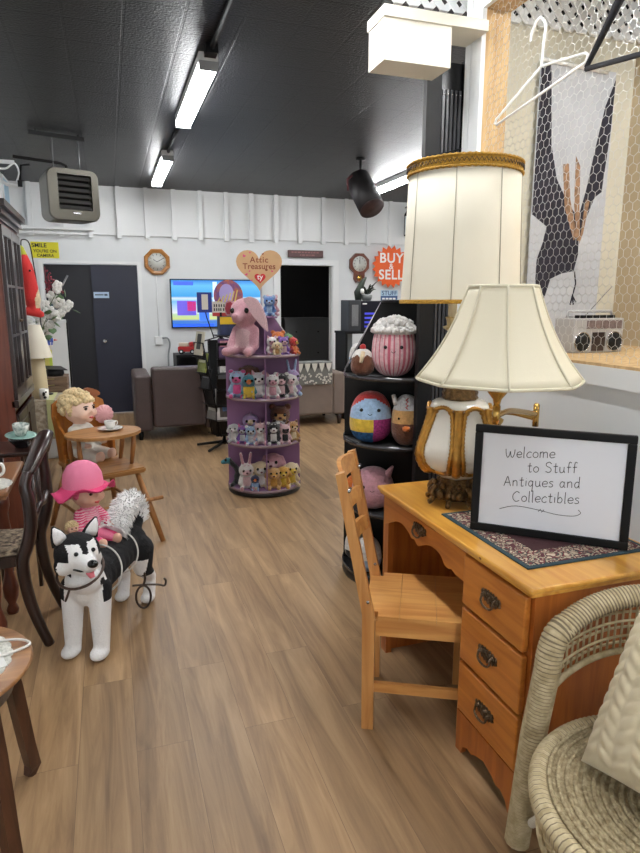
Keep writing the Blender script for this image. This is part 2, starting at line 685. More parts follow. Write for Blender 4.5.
rows = int((WZ1 - WZ0) / dz)
cols = int((W1 - 0.7) / dy)
for i in range(rows):
    for j in range(cols):
        cy = W1 - 0.015 - (j + 0.5 * (i % 2)) * dy
        cz = WZ0 + 0.035 + i * dz
        jit = lambda: random.uniform(-0.0016, 0.0016)
        wx = PX + 0.012 + 0.006 * math.sin(cy * 9) * math.sin(cz * 7)
        p = [(wx, cy + hs * math.sin(a * PI / 3), cz + hs * math.cos(a * PI / 3)) for a in range(6)]
        if cz + hs < WZ1:
            wire(p[0], p[1]); wire(p[5], p[0])
        wire(p[1], p[2])
plab(mb.build('chicken_wire', M('galvanized_wire', (205, 206, 204), 0.35, 0.5), win), 'galvanized hexagonal chicken wire')
# alcove behind the wire: panelled end wall, back wall, floor, lattice
CREAM = M('cream_panel', (206, 201, 182), 0.7, var=0.06, vscale=4)
TAN = M('tan_panel', (176, 158, 128), 0.7, var=0.08, vscale=4)
AX = 2.62
mb = MB()
mb.lo((PX + PT + 0.02, 2.76, 1.2), (AX, 2.80, 2.84))
struct(mb.build('wall_alcove_end', CREAM))
mb = MB(); mb.lo((AX, W0, 1.2), (AX + 0.04, 2.80, 2.84))
struct(mb.build('wall_alcove_back', TAN))
mb = MB(); mb.lo((PX + PT, W0, WZ0 - 0.04), (AX, 2.76, WZ0))
struct(mb.build('trim_5', RAWW))
mb = MB()
lw = 0.030
zt0, zt1 = 2.80, 2.995
for sgn in (1, -1):
    k = -1.0
    while k < 3.2:
        x0 = 1.76 + k * 0.5
        # slanted slat clipped to the strip
        mb.prism([(x0, zt0), (x0 + lw * 1.41, zt0), (x0 + lw * 1.41 + sgn * (zt1 - zt0), zt1), (x0 + sgn * (zt1 - zt0), zt1)],
                 2.735 + (0.008 if sgn > 0 else 0), 2.743 + (0.008 if sgn > 0 else 0))
        k += 0.15
struct(mb.build('trim_6', WHITE2))
mb = MB(); mb.lo((PX + PT + 0.02, 2.80, 2.84), (AX, 2.81, 2.999))
struct(mb.build('trim_7', BLACKP))
# boxed beam end above the lamps
mb = MB()
mb.lo((1.12, 2.52, 2.65), (1.60, 2.70, 2.692)); mb.lo((1.125, 2.53, 2.492), (1.43, 2.69, 2.65))
struct(mb.build('trim_8', M('cream_white_paint', (224, 221, 208), 0.5)))
mb = MB(); mb.lo((XL, YB, 0.0), (XL + 0.015, 9.0, 0.1)); struct(mb.build('baseboard_left', WHITE2))
mb = MB(); mb.lo((D1 + 0.05, YF - 0.015, 0.0), (E0 - 0.09, YF, 0.1)); mb.lo((E1 + 0.09, YF - 0.015, 0), (XR, YF, 0.1))
struct(mb.build('baseboard_far', WHITE2))
mb = MB(); mb.lo((PX - 0.012, YB, 0.0), (PX, 2.6, 0.1)); struct(mb.build('baseboard_right', WHITE2))

# ------------------------------------------------------------------ ceiling fixtures
TUBE = M('lit_tube', (250, 251, 252), 0.5, emit=TUBE_STRENGTH)
HOUS = M('white_enamel', (220, 222, 222), 0.4)


def strip_light(x, y0, y1, label, z=H):
    t = thing('fluorescent_strip_light', label, 'ceiling light', (x, (y0 + y1) / 2, z - 0.001), 0, 'fluorescent strip lights')
    h = (y1 - y0) / 2
    mb = MB(); mb.lo((-0.06, -h, -0.055), (0.06, h, -0.0), bev=0.006); mb.build('housing', HOUS, t)
    for s in (-1, 1):
        mb = MB(); mb.cyl((s * 0.036, -h + 0.03, -0.079), (s * 0.036, h - 0.03, -0.079), 0.019, n=10); mb.build('tube', TUBE, t)
        mb = MB(); mb.lo((-0.058, s * (h - 0.012) - 0.012, -0.10), (0.058, s * (h - 0.012) + 0.012, -0.05)); mb.build('end_cap', M('grey_socket', (150, 152, 154), 0.5), t)
    return t


strip_light(0.67, 4.09, 5.46, 'lit fluorescent strip light on the black ceiling, the large one nearest the camera')
strip_light(0.66, 6.69, 8.2, 'lit fluorescent strip light, the small far one above the wall clock')
strip_light(3.40, 6.0, 7.83, 'lit fluorescent strip light partly hidden by the gold-trimmed drum shade')
# further lights of the same rows, outside the frame, then two added fill strips
strip_light(0.67, 1.5, 2.87, 'fluorescent strip light overhead, out of frame, first of the left row')
strip_light(0.67, -1.2, 0.17, 'fluorescent strip light overhead behind the photographer')
strip_light(3.40, 3.4, 4.77, 'fluorescent strip light hidden behind the partition, right row')
strip_light(2.25, 0.7, 2.0, 'added fill strip brightening the wire-covered alcove, out of frame')  # added, unseen: lifts the brightness inside the alcove
strip_light(5.6, 5.0, 6.37, 'added fill strip hidden behind the shades, brightening the far end')  # added, unseen: extra light for the far part of the room
mb = MB(); mb.tube([(0.67, -1.0, H - 0.02), (0.67, 4.06, H - 0.02)], 0.016); mb.tube([(0.665, 5.50, H - 0.02), (0.665, 6.66, H - 0.02)], 0.016)
mb.box((0.67, 4.0, H - 0.025), (0.07, 0.09, 0.05))
struct(mb.build('trim_9', BLACKP))

# hanging unit heater
OLIVE = M('olive_grey_enamel', (72, 68, 56), 0.38, 0.3)
t = thing('unit_heater', 'olive grey louvred heater hung from the black ceiling near the left wall', 'heater', (-0.215, 6.2, 0.035), 0.30)
cx = 0


def rrect(w_, h_, r, n=6):
    p = []
    for (sx, sy, a0) in ((1, 1, 0), (-1, 1, 90), (-1, -1, 180), (1, -1, 270)):
        for k in range(n + 1):
            a = math.radians(a0 + 90 * k / n)
            p.append((sx * (w_ / 2 - r) + r * math.cos(a), sy * (h_ / 2 - r) + r * math.sin(a)))
    return p


mb = MB()
zc = 2.425
outer = [(x_, z_ + zc) for x_, z_ in rrect(0.43, 0.43, 0.07)]
inner = [(x_ + 0.01, z_ + zc + 0.02) for x_, z_ in rrect(0.29, 0.30, 0.01)]
n = len(outer)
vo = [mb.b.verts.new((a, 0, c)) for a, c in outer]
vi = [mb.b.verts.new((a, 0, c)) for a, c in inner]
vb = [mb.b.verts.new((a * 0.97, 0.36, (c - zc) * 0.97 + zc)) for a, c in outer]
vi2 = [mb.b.verts.new((a, 0.1, c)) for a, c in inner]
vo2 = [mb.b.verts.new((a * 1.03, 0.03, (c - zc) * 1.03 + zc)) for a, c in outer]
for i in range(n):
    j = (i + 1) % n
    for A, B in ((vi, vo), (vo, vo2), (vo2, vb), (vi2, vi)):
        f = mb.b.faces.new((A[i], A[j], B[j], B[i])); f.smooth = False
mb.b.faces.new(list(reversed(vb)))
mb.build('casing', OLIVE, t)
mb = MB(); mb.lo((-0.14, 0.09, zc - 0.135), (0.16, 0.1, zc + 0.175)); mb.build('core', BLACKP, t)
for k in range(6):
    mb = MB(); mb.box((0.01, 0.035, zc - 0.105 + k * 0.05), (0.285, 0.052, 0.006), (math.radians(38), 0, 0)); mb.build('louver', M('grey_louver', (84, 83, 80), 0.4, 0.2), t)
mb = MB(); mb.lo((-0.02, -0.006, zc - 0.165), (0.045, 0.001, zc - 0.15)); mb.build('badge', SILVER, t)
mb = MB(); mb.lo((-0.31, 0.14, 2.915), (0.16, 0.17, 2.95)); mb.build('mounting_bar', BLACKP, t)
for s in (-0.25, 0.11):
    mb = MB(); mb.tube([(s, 0.155, 2.93), (s, 0.155, H - 0.036)], 0.008); mb.build('ceiling_anchor', BLACKP, t)
for s in (-0.12, 0.1):
    mb = MB(); mb.tube([(s, 0.155, 2.92), (s * 1.05, 0.15, zc + 0.2)], 0.007); mb.build('hanging_rod', STEEL, t)
mb = MB(); mb.tube([(0.0, 0.2, zc + 0.19), (0.0, 0.2, 2.70), (-0.06, 0.17, 2.71), (-0.46, 0.1, 2.705)], 0.014); mb.build('gas_pipe', DARKM, t)

# white conduit bracket at the left wall
t = thing('conduit_bracket', 'white wall bracket with looping white cable at the upper left, beside the heater pipe', 'bracket', (XL, 6.2, 2.7))
mb = MB(); mb.lo((0.0, -0.012, -0.015), (0.40, 0.012, 0.015)); mb.build('arm', WHITE2, t)
mb = MB(); mb.tube([(0.02, 0.0, 0.25), (0.03, -0.0, 0.02), (0.30, 0.2, -0.15), (0.42, 0.25, -0.16)], 0.016); mb.build('brace', WHITE2, t)
mb = MB(); mb.tube(spline([(0.18, -0.01, 0.01), (0.24, -0.03, -0.05), (0.33, -0.03, -0.06), (0.40, -0.01, -0.01), (0.43, 0, -0.08), (0.40, 0.02, -0.16)]), 0.008); mb.build('cable', WHITE2, t)
mb = MB(); mb.box((0.43, 0.01, -0.17), (0.035, 0.035, 0.05)); mb.tube([(0.43, 0.01, -0.14), (0.45, 0.0, -0.02), (0.52, 0, -0.01)], 0.009); mb.build('plug', BLACKP, t)

# hanging black drum-shaped lamp
t = thing('hanging_spotlight', 'black cylindrical can light hanging tilted from the ceiling near the partition', 'hanging lamp', (2.63, 6.4, 0))
a0, a1 = Vector((-0.02, 0.10, 2.80)), Vector((0.04, -0.16, 2.48))
mb = MB(); mb.cyl(a0, a1, 0.135, 0.135, 28); mb.build('drum', M('charcoal_enamel', (34, 31, 32), 0.55), t)
dv = (a1 - a0).normalized()
mb = MB(); mb.cyl(a1 + dv * 0.001, a1 + dv * 0.008, 0.128, 0.126, 28); mb.build('front_lens', M('dull_brown_lens', (66, 46, 46), 0.4, var=0.4, vscale=25), t)
mb = MB(); mb.tube([(-0.02, 0.02, H - 0.001), (-0.02, 0.02, 2.85)], 0.015); mb.cyl((-0.02, 0.02, H - 0.02), (-0.02, 0.02, H - 0.001), 0.05); mb.build('ceiling_stem', BLACKP, t)
mb = MB(); mb.tube([(-0.16, 0.02, 2.67), (-0.17, 0.01, 2.78), (-0.02, 0.02, 2.89), (0.14, 0, 2.74), (0.155, -0.02, 2.66)], 0.012); mb.build('yoke', M('dark_red_yoke', (92, 44, 48), 0.4), t)

# ------------------------------------------------------------------ writing desk
t = thing('writing_desk', 'honey pine writing desk with three drawers, scalloped apron and darkened bail pulls', 'desk', (1.335, 1.82, 0))
L0 = Vector((1.335, 1.82, 0))


def loc(p):
    return Vector(p) - L0


mb = MB()
mb.lo((-0.29, -0.52, 0.742), (0.265, 0.52, 0.76), bev=0.006); mb.lo((-0.28, -0.512, 0.728), (0.262, 0.512, 0.743), bev=0.004)
mb.build('desk_top', PINETOP, t)
mb = MB()
mb.lo((-0.262, -0.505, 0.06), (0.255, -0.487, 0.728)); mb.lo((-0.262, -0.181, 0.06), (0.255, -0.163, 0.728))
mb.lo((0.237, -0.487, 0.06), (0.255, -0.181, 0.728)); mb.lo((-0.25, -0.487, 0.06), (0.237, -0.181, 0.08))
mb.lo((-0.262, -0.487, 0.71), (-0.24, -0.181, 0.728))
for z in (0.546, 0.348, 0.158):
    mb.lo((-0.262, -0.487, z - 0.008), (-0.24, -0.181, z + 0.004))
mb.build('drawer_case', PINEZ, t)
# bracket plinth
out = [(-0.512, 0.0), (-0.512, 0.15), (-0.16, 0.15), (-0.16, 0.0), (-0.195, 0.0)]
out += [(-0.205, 0.03), (-0.23, 0.045), (-0.255, 0.04), (-0.28, 0.055), (-0.326, 0.07), (-0.372, 0.055), (-0.397, 0.04), (-0.42, 0.045), (-0.447, 0.03), (-0.462, 0.0)]
mb = MB(); mb.prism(out, -0.275, -0.257, 'YZ')
mb.lo((-0.257, -0.512, 0.0), (0.255, -0.494, 0.11)); mb.lo((-0.257, -0.178, 0.0), (0.255, -0.16, 0.06))
mb.build('plinth', PINEZ, t)


def bail_pull(parent, y, z, x=-0.283):
    half = [(0.0, 0.024), (0.007, 0.017), (0.013, 0.025), (0.02, 0.017), (0.028, 0.023), (0.034, 0.014), (0.043, 0.019), (0.05, 0.009), (0.046, 0.002), (0.051, -0.005), (0.042, -0.010), (0.034, -0.007), (0.029, -0.018), (0.02, -0.013), (0.013, -0.022), (0.006, -0.016), (0.0, -0.025)]
    out_ = [(y + a_, z + b_) for a_, b_ in half] + [(y - a_, z + b_) for a_, b_ in reversed(half[1:-1])]
    p = MB()
    p.prism(out_, x - 0.0035, x + 0.002, 'YZ')
    for s_ in (-1, 1):
        p.ball((x - 0.003, y + s_ * 0.03, z + 0.004), (0.005, 0.010, 0.009), sub=2)
        p.ball((x - 0.003, y + s_ * 0.013, z + 0.008), (0.004, 0.007, 0.008), sub=2)
        p.cyl((x, y + s_ * 0.030, z + 0.004), (x - 0.015, y + s_ * 0.030, z + 0.004), 0.005, n=10)
    p.ball((x - 0.003, y, z - 0.003), (0.005, 0.009, 0.012), sub=2)
    p.build('back_plate', OLDBRASS, parent)
    h = MB()
    h.tube(spline([(x - 0.012, y - 0.030, z + 0.004), (x - 0.017, y - 0.029, z - 0.014), (x - 0.018, y - 0.012, z - 0.024), (x - 0.018, y + 0.012, z - 0.024), (x - 0.017, y + 0.029, z - 0.014), (x - 0.012, y + 0.030, z + 0.004)], 5), 0.0038)
    h.build('bail_handle', OLDBRASS, parent)


for (z0, z1) in ((0.553, 0.722), (0.355, 0.54), (0.165, 0.342)):
    mb = MB(); mb.lo((-0.285, -0.492, z0), (-0.264, -0.172, z1), bev=0.005)
    mb.lo((-0.262, -0.48, z0 + 0.015), (0.2, -0.188, z1 - 0.03))
    d = mb.build('drawer', PINE, t)
    bail_pull(d, -0.332, (z0 + z1) / 2 + 0.004, -0.2855)
# centre apron, scalloped
ap = [(-0.166, 0.722), (-0.166, 0.618)]
prof = [(-0.10, 0.620), (-0.075, 0.628), (-0.06, 0.622), (-0.03, 0.624), (0.0, 0.648), (0.05, 0.656), (0.10, 0.648), (0.15, 0.626), (0.175, 0.618), (0.20, 0.632), (0.225, 0.628), (0.25, 0.642),
        (0.30, 0.656), (0.35, 0.652), (0.40, 0.635), (0.425, 0.62), (0.475, 0.60)]
ap += [(p.x, p.y) for p in [Vector((v.x, v.y, 0)) for v in spline([(a, b_, 0) for a, b_ in prof], 4)]]
ap += [(0.475, 0.722)]
mb = MB(); mb.prism(ap, -0.272, -0.255, 'YZ')
mb.lo((-0.25, -0.14, 0.66), (0.2, 0.46, 0.675))
pr_ = mb.build('pencil_drawer', PINE, t)
bail_pull(pr_, 0.158, 0.686, -0.2725)
mb = MB()
mb.lo((-0.262, 0.482, 0.0), (0.255, 0.505, 0.728)); mb.lo((-0.262, 0.455, 0.0), (-0.235, 0.482, 0.62))
mb.build('end_panel', PINEZ, t)
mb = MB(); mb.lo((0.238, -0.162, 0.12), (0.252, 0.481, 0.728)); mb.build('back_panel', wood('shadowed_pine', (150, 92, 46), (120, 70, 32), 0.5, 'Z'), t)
mb = MB(); mb.ball((-0.287, -0.27, 0.75), (0.004, 0.012, 0.006), sub=2); mb.build('knot', M('pine_knot', (122, 66, 24), 0.4), t)

# ------------------------------------------------------------------ pine chair
t = thing('ladderback_chair', 'light pine ladder-back chair pushed at an angle into the desk kneehole', 'chair', (0.885, 1.998, 0), math.radians(-28))
for s in (-1, 1):
    mb = MB()
    y = 0.163 * s
    pts = [(0.0, 0), (0.0, 0.43), (-0.112, 0.965), (-0.112 - 0.030, 0.955), (-0.045, 0.45), (-0.042, 0.0)]
    mb.prism([(a + 0.02, b_) for a, b_ in pts], y - 0.0155, y + 0.0155)
    p = mb.build('rear_post', CHAIRW, t)
    for (xx, zz) in ((-0.075, 0.90), (-0.005, 0.50)):
        mb = MB(); mb.cyl((xx + 0.0, y - 0.017 , zz), (xx, y + 0.017, zz), 0.006, n=10); mb.build('bolt_head', SILVER, p)
    mb = MB(); mb.lo((0.318, y * 1.0 - 0.0155, 0), (0.35, y * 1.0 + 0.0155, 0.43)); mb.build('front_leg', CHAIRW, t)
mb = MB()
mb.prism([(-0.02, -0.147), (0.03, -0.147), (0.03, -0.182), (0.104, -0.182), (0.104, 0.183), (0.03, 0.182), (0.03, 0.147), (-0.02, 0.147)], 0.432, 0.452, 'XY')
mb.prism([(0.1052, -0.182), (0.232, -0.183), (0.232, 0.184), (0.1052, 0.183)], 0.432, 0.452, 'XY')
mb.prism([(0.2332, -0.183), (0.366, -0.184), (0.366, 0.186), (0.2332, 0.184)], 0.432, 0.452, 'XY')
mb.lo((0.09, -0.17, 0.431), (0.25, 0.17, 0.433))
mb.build('seat', CHAIRS, t)
mb = MB()
mb.lo((0.024, -0.177, 0.375), (0.317, -0.157, 0.431)); mb.lo((0.024, 0.157, 0.375), (0.317, 0.177, 0.431))
mb.lo((0.351, -0.175, 0.375), (0.362, 0.175, 0.431)); mb.lo((-0.012, -0.146, 0.375), (0.006, 0.146, 0.431))
mb.build('seat_rail', CHAIRS, t)
for (zc_, hh) in ((0.925, 0.062), (0.80, 0.05), (0.68, 0.05)):
    x0 = 0.02 - (zc_ - 0.43) / 0.535 * 0.112 - 0.014
    mb = MB()
    n = 12
    rows_ = []
    for i in range(n + 1):
        y = -0.146 + 0.292 * i / n
        cv = -0.028 * math.cos(PI * (y / 0.292))
        a = 0.010 * math.cos(PI * (y / 0.30))
        rows_.append([mb.b.verts.new((x0 + cv + dx - (dzz) * 0.2, y, zc_ + dzz + (a if dzz > 0 else -0))) for dx, dzz in ((-0.008, -hh / 2), (0.008, -hh / 2), (0.008, hh / 2), (-0.008, hh / 2))])
    for i in range(n):
        for k in range(4):
            mb.b.faces.new((rows_[i][k], rows_[i][(k + 1) % 4], rows_[i + 1][(k + 1) % 4], rows_[i + 1][k]))
    mb.b.faces.new(rows_[0]); mb.b.faces.new(list(reversed(rows_[-1])))
    mb.build('back_slat', CHAIRS, t)
for s, zz in ((-1, 0.15), (1, 0.24)):
    mb = MB(); mb.lo((0.02, s * 0.163 - 0.009, zz), (0.317, s * 0.163 + 0.009, zz + 0.035)); mb.build('stretcher', CHAIRS, t)

# ------------------------------------------------------------------ rug on the desk
def rug_mat():
    m = bpy.data.materials.new('woven_floral_border'); m.use_nodes = True
    nt = m.node_tree; N, L = nt.nodes, nt.links
    b = N['Principled BSDF']; b.inputs['Roughness'].default_value = 0.95
    tc = N.new('ShaderNodeTexCoord')
    v = N.new('ShaderNodeTexVoronoi'); v.inputs['Scale'].default_value = 42
    n = N.new('ShaderNodeTexNoise'); n.inputs['Scale'].default_value = 30
    L.new(tc.outputs['Object'], n.inputs['Vector'])
    ad = N.new('ShaderNodeVectorMath'); ad.operation = 'MULTIPLY_ADD'
    L.new(n.outputs['Color'], ad.inputs[0]); ad.inputs[1].default_value = (0.05, 0.05, 0.05); L.new(tc.outputs['Object'], ad.inputs[2])
    L.new(ad.outputs[0], v.inputs['Vector'])
    r = N.new('ShaderNodeValToRGB'); r.color_ramp.interpolation = 'CONSTANT'
    e = r.color_ramp.elements
    e[0].color = lin((196, 182, 158)); e[0].position = 0
    e[1].color = lin((112, 44, 52)); e[1].position = 0.28
    k = e.new(0.42); k.color = lin((60, 62, 60))
    k = e.new(0.55); k.color = lin((178, 164, 142))
    k = e.new(0.68); k.color = lin((84, 38, 46))
    L.new(v.outputs['Distance'], r.inputs[0]); 
    ml = N.new('ShaderNodeMath'); ml.operation = 'MULTIPLY'; ml.inputs[1].default_value = 1.0
    L.new(v.outputs['Distance'], ml.inputs[0]); L.new(ml.outputs[0], r.inputs[0])
    L.new(r.outputs[0], b.inputs['Base Color'])
    return m


t = thing('table_rug', 'small floral woven mat with a teal edge lying on the pine desk', 'rug', (1.345, 1.665, 0.7605))
mb = MB(); mb.lo((-0.228, -0.253, 0), (0.232, 0.253, 0.004)); mb.build('teal_edge', M('teal_weave', (44, 66, 74), 0.95, bump=0.4, bscale=300), t)
mb = MB(); mb.lo((-0.212, -0.237, 0.004), (0.216, 0.237, 0.0052)); mb.build('floral_band', rug_mat(), t)
mb = MB(); mb.lo((-0.13, -0.15, 0.0052), (0.14, 0.15, 0.0062)); mb.build('centre_field', M('maroon_weave', (66, 34, 38), 0.95, bump=0.4, bscale=300), t)

# ------------------------------------------------------------------ framed whiteboard with handwriting
GL = {
    'W': (1.5, [[(0, 1.5), (.1, .5), (.35, 0), (.6, .5), (.7, 1.1), (.8, .4), (1.05, 0), (1.3, .7), (1.35, 1.4)]]),
    'e': (.8, [[(.05, .5), (.7, .55), (.65, .9), (.35, 1), (.05, .7), (.05, .3), (.3, 0), (.75, .15)]]),
    'l': (.35, [[(.1, 1.9), (.1, .1), (.2, 0)]]),
    'c': (.75, [[(.7, .85), (.4, 1), (.05, .6), (.1, .15), (.4, 0), (.7, .15)]]),
    'o': (.85, [[(.4, 1), (.1, .75), (.05, .3), (.35, 0), (.7, .25), (.7, .75), (.4, 1)]]),
    'm': (1.25, [[(.05, 1), (.05, 0)], [(.05, .7), (.3, 1), (.5, .85), (.5, 0)], [(.5, .7), (.8, 1), (1.05, .8), (1.1, 0)]]),
    't': (.7, [[(.3, 1.6), (.28, .2), (.4, 0), (.6, .1)], [(0, 1.05), (.6, 1.1)]]),
    'S': (1.0, [[(.85, 1.5), (.5, 1.8), (.1, 1.5), (.2, 1.1), (.7, .8), (.85, .35), (.5, 0), (.05, .2)]]),
    'u': (.85, [[(.05, 1), (.08, .25), (.3, 0), (.6, .25), (.65, 1)], [(.65, .4), (.75, 0)]]),
    'f': (.65, [[(.65, 1.7), (.4, 1.85), (.28, 1.4), (.28, 0)], [(.05, .95), (.6, 1.0)]]),
    'A': (1.2, [[(.05, 0), (.3, .9), (.55, 1.7), (.8, .9), (1.05, 0)], [(.2, .6), (.9, .65)]]),
    'n': (.85, [[(.05, 1), (.05, 0)], [(.05, .7), (.35, 1), (.6, .8), (.65, 0)]]),
    'i': (.3, [[(.1, 1), (.1, .05)], [(.1, 1.4), (.13, 1.42)]]),
    'q': (.85, [[(.6, .85), (.3, 1), (.05, .6), (.1, .2), (.35, .05), (.6, .4)], [(.62, 1), (.6, -.4), (.55, -.85), (.75, -.7)]]),
    's': (.7, [[(.6, .9), (.3, 1), (.1, .75), (.5, .45), (.55, .15), (.25, 0), (0, .1)]]),
    'a': (.9, [[(.6, .85), (.3, 1), (.05, .6), (.1, .15), (.35, 0), (.6, .4)], [(.62, 1), (.62, .2), (.78, 0)]]),
    'd': (.9, [[(.6, .85), (.3, 1), (.05, .6), (.1, .15), (.35, 0), (.6, .4)], [(.63, 1.9), (.62, .2), (.75, 0)]]),
    'C': (1.2, [[(1.0, 1.5), (.6, 1.75), (.1, 1.2), (.1, .5), (.5, 0), (1.05, .2)]]),
    'b': (.85, [[(.08, 1.9), (.08, .05)], [(.08, .6), (.4, 1), (.7, .6), (.5, .05), (.1, .1)]]),
    ' ': (.7, []),
}


def handwrite(mb, s, x, z, h, y, rad, slope=0.0):
    x0 = x
    for ch in s:
        wd, st = GL[ch]
        for q in st:
            P = [(x + a * h * 1.12, y, z + b_ * h + slope * (x - x0 + a * h)) for a, b_ in q]
            P = spline(P, 5) if len(P) > 2 else P
            mb.tube(P, rad, n=5)
        x += (wd + 0.15) * h * 1.12
    return x


BL, BR = Vector((1.133, 1.749, 0.767)), Vector((1.495, 1.425, 0.767))
fdir = (BR - BL).normalized()
FWID = (BR - BL).length
fa = math.atan2(fdir.y, fdir.x)
t = thing('framed_welcome_board', 'black framed whiteboard handwritten with a welcome to the shop, standing on the desk', 'sign board', (BL + BR) / 2, fa)
TL = math.radians(-3.5)
FH = 0.362
hw = FWID / 2
fr = MB()
for lo, hi in (((-hw, -0.012, 0), (hw, 0.012, 0.026)), ((-hw, -0.012, FH - 0.026), (hw, 0.012, FH)), ((-hw, -0.012, 0.026), (-hw + 0.026, 0.012, FH - 0.026)), ((hw - 0.026, -0.012, 0.026), (hw, 0.012, FH - 0.026))):
    fr.lo(lo, hi, bev=0.003)
rotx = (TL, 0, 0)
fr.build('frame', M('black_wood_frame', (9, 9, 10), 0.45, spec=0.25), t, rot=rotx)
mb = MB(); mb.lo((-hw + 0.024, -0.004, 0.024), (hw - 0.024, 0.004, FH - 0.024))
bd = mb.build('whiteboard', M('whiteboard', (222, 224, 230), 0.22), t, rot=rotx)
ink = M('black_marker', (26, 26, 30), 0.5)
for s, x, z, h in (('Welcome', -0.142, 0.258, 0.019), ('to Stuff', -0.070, 0.216, 0.019), ('Antiques and', -0.142, 0.162, 0.019), ('Collectibles', -0.111, 0.113, 0.019)):
    x_line = x
    for word in s.split(' '):
        mb = MB(); x = handwrite(mb, word, x, z + 0.085 * (x - x_line), h, -0.0042, 0.0012, 0.085) + GL[' '][0] * h * 1.12; mb.build('handwriting', ink, bd)
mb = MB(); mb.tube(spline([(-0.150, -0.0042, 0.082), (-0.10, -0.0042, 0.098), (-0.03, -0.0042, 0.094), (0.03, -0.0042, 0.086), (0.08, -0.0042, 0.088), (0.10, -0.0042, 0.100), (0.092, -0.0042, 0.110)], 6), 0.0010, n=5)
mb.tube([(-0.028, -0.0042, 0.088), (-0.020, -0.0042, 0.098)], 0.0010, n=5); mb.tube([(-0.018, -0.0042, 0.087), (-0.010, -0.0042, 0.097)], 0.0010, n=5)
mb.build('flourish', ink, bd)
mb = MB(); mb.box((0, 0.072, 0.10), (0.05, 0.004, 0.20), (math.radians(24), 0, 0)); mb.build('easel_strut', BLACKP, t)

# ------------------------------------------------------------------ big ornate table lamp
t = thing('ornate_table_lamp', 'tall ornate gold and white panelled lamp with gold-trimmed drum shade on the desk', 'lamp', (1.25, 2.045, 0.7605))
mb = MB()
mb.lathe([(0.062, 0.018), (0.085, 0.022), (0.09, 0.04), (0.08, 0.06), (0.066, 0.075), (0.06, 0.092), (0.066, 0.104)], 40, lobes=8, amp=0.06)
for k in range(8):
    a = k * PI / 4
    c, s = math.cos(a), math.sin(a)
    mb.tube(spline([(0.088 * c, 0.088 * s, 0.075), (0.106 * c, 0.106 * s, 0.05), (0.095 * c, 0.095 * s, 0.03), (0.108 * c, 0.108 * s, 0.013), (0.118 * c, 0.118 * s, 0.009)], 5), [0.010] * 20 + [0.009], n=8)
    mb.ball((0.094 * math.cos(a + .39), 0.094 * math.sin(a + .39), 0.045), (0.016, 0.016, 0.02), sub=2)
    mb.ball((0.08 * math.cos(a + .39), 0.08 * math.sin(a + .39), 0.077), (0.012, 0.012, 0.012), sub=2)
plab(mb.build('foot', M('dark_bronze_gilt', (132, 102, 64), 0.3, 0.85, var=0.6, vscale=50, bump=0.6, bscale=140), t), 'dark gilded openwork foot')
bodyp = [(r_ * 1.05 if z_ > 0.13 else r_, z_) for r_, z_ in [(0.068, 0.104), (0.084, 0.118), (0.092, 0.128), (0.118, 0.145), (0.14, 0.172), (0.148, 0.205), (0.142, 0.24), (0.128, 0.28), (0.116, 0.32), (0.108, 0.35), (0.106, 0.366), (0.109, 0.378), (0.104, 0.392), (0.085, 0.402), (0.064, 0.406)]]
PORC = M('cream_porcelain', (222, 218, 206), 0.14, coat=0.5)
mb = MB(); mb.lathe(bodyp, 60, lobes=6, amp=0.035, ph=0.0); mb.build('body', PORC, t)
mb = MB()


def rad_at(z):
    for (r0, z0), (r1, z1) in zip(bodyp, bodyp[1:]):
        if z0 <= z <= z1:
            return r0 + (r1 - r0) * (z - z0) / (z1 - z0)
    return bodyp[0][0]


aoff = math.radians(-122)
for k in range(6):
    a = aoff + k * PI / 3
    am = 0.004
    # two ropes, with beads, edging the gold stile
    for da in (-1, 1):
        P, R = [], []
        for i in range(34):
            z = 0.140 + (0.372 - 0.140) * i / 33
            wdt = 0.21 - 0.09 * math.sin((z - 0.14) / 0.232 * PI) + (0.10 if i in (0, 33) else 0)
            r = rad_at(z) + am
            ang = a + da * wdt
            r *= 1 + 0.035 * math.cos(6 * ang) * 1.0
            P.append((r * math.cos(ang), r * math.sin(ang), z)); R.append(0.0075 if i % 2 else 0.0105)
        mb.tube(P, R, n=7)
    P, R = [], []
    for i in range(26):
        z = 0.135 + 0.245 * i / 25
        r = (rad_at(z)) * (1 + 0.035 * math.cos(6 * a)) + 0.002
        P.append((r * math.cos(a), r * math.sin(a), z)); R.append(0.016 + 0.004 * (i % 2))
    mb.tube(P, R, n=8)
    for z, rr in ((0.15, 0.018), (0.18, 0.014), (0.205, 0.011), (0.36, 0.014), (0.33, 0.011)):
        r = rad_at(z) * (1 + 0.035 * math.cos(6 * a)) + 0.006
        mb.ball((r * math.cos(a), r * math.sin(a), z), rr, sub=2)
    for zb, dz_ in ((0.372, 0.014), (0.142, -0.010)):
        P, R = [], []
        for i in range(17):
            f = i / 16
            ang = a + 0.2 + f * (PI / 3 - 0.4)
            z = zb + dz_ * math.sin(f * PI)
            r = (rad_at(z) + am) * (1 + 0.035 * math.cos(6 * ang))
            P.append((r * math.cos(ang), r * math.sin(ang), z)); R.append(0.007 if i % 2 else 0.0095)
        mb.tube(P, R, n=7)
plab(mb.build('gold_moulding', GOLD, t), 'gold rope and leaf moulding between the white panels')
mb = MB(); mb.lathe([(0.06, 0.405), (0.068, 0.412), (0.062, 0.42), (0.066, 0.432), (0.06, 0.442), (0.064, 0.448), (0.04, 0.456)], 36, lobes=12, amp=0.04)
mb.build('neck', M('dark_bronze_gilt'), t)
mb = MB(); mb.tube([(0, 0, 0.45), (0, 0, 0.80)], 0.011)
mb.lathe([(0.012, 0.46), (0.03, 0.50), (0.016, 0.54), (0.026, 0.58), (0.03, 0.60), (0.012, 0.62)], 20)
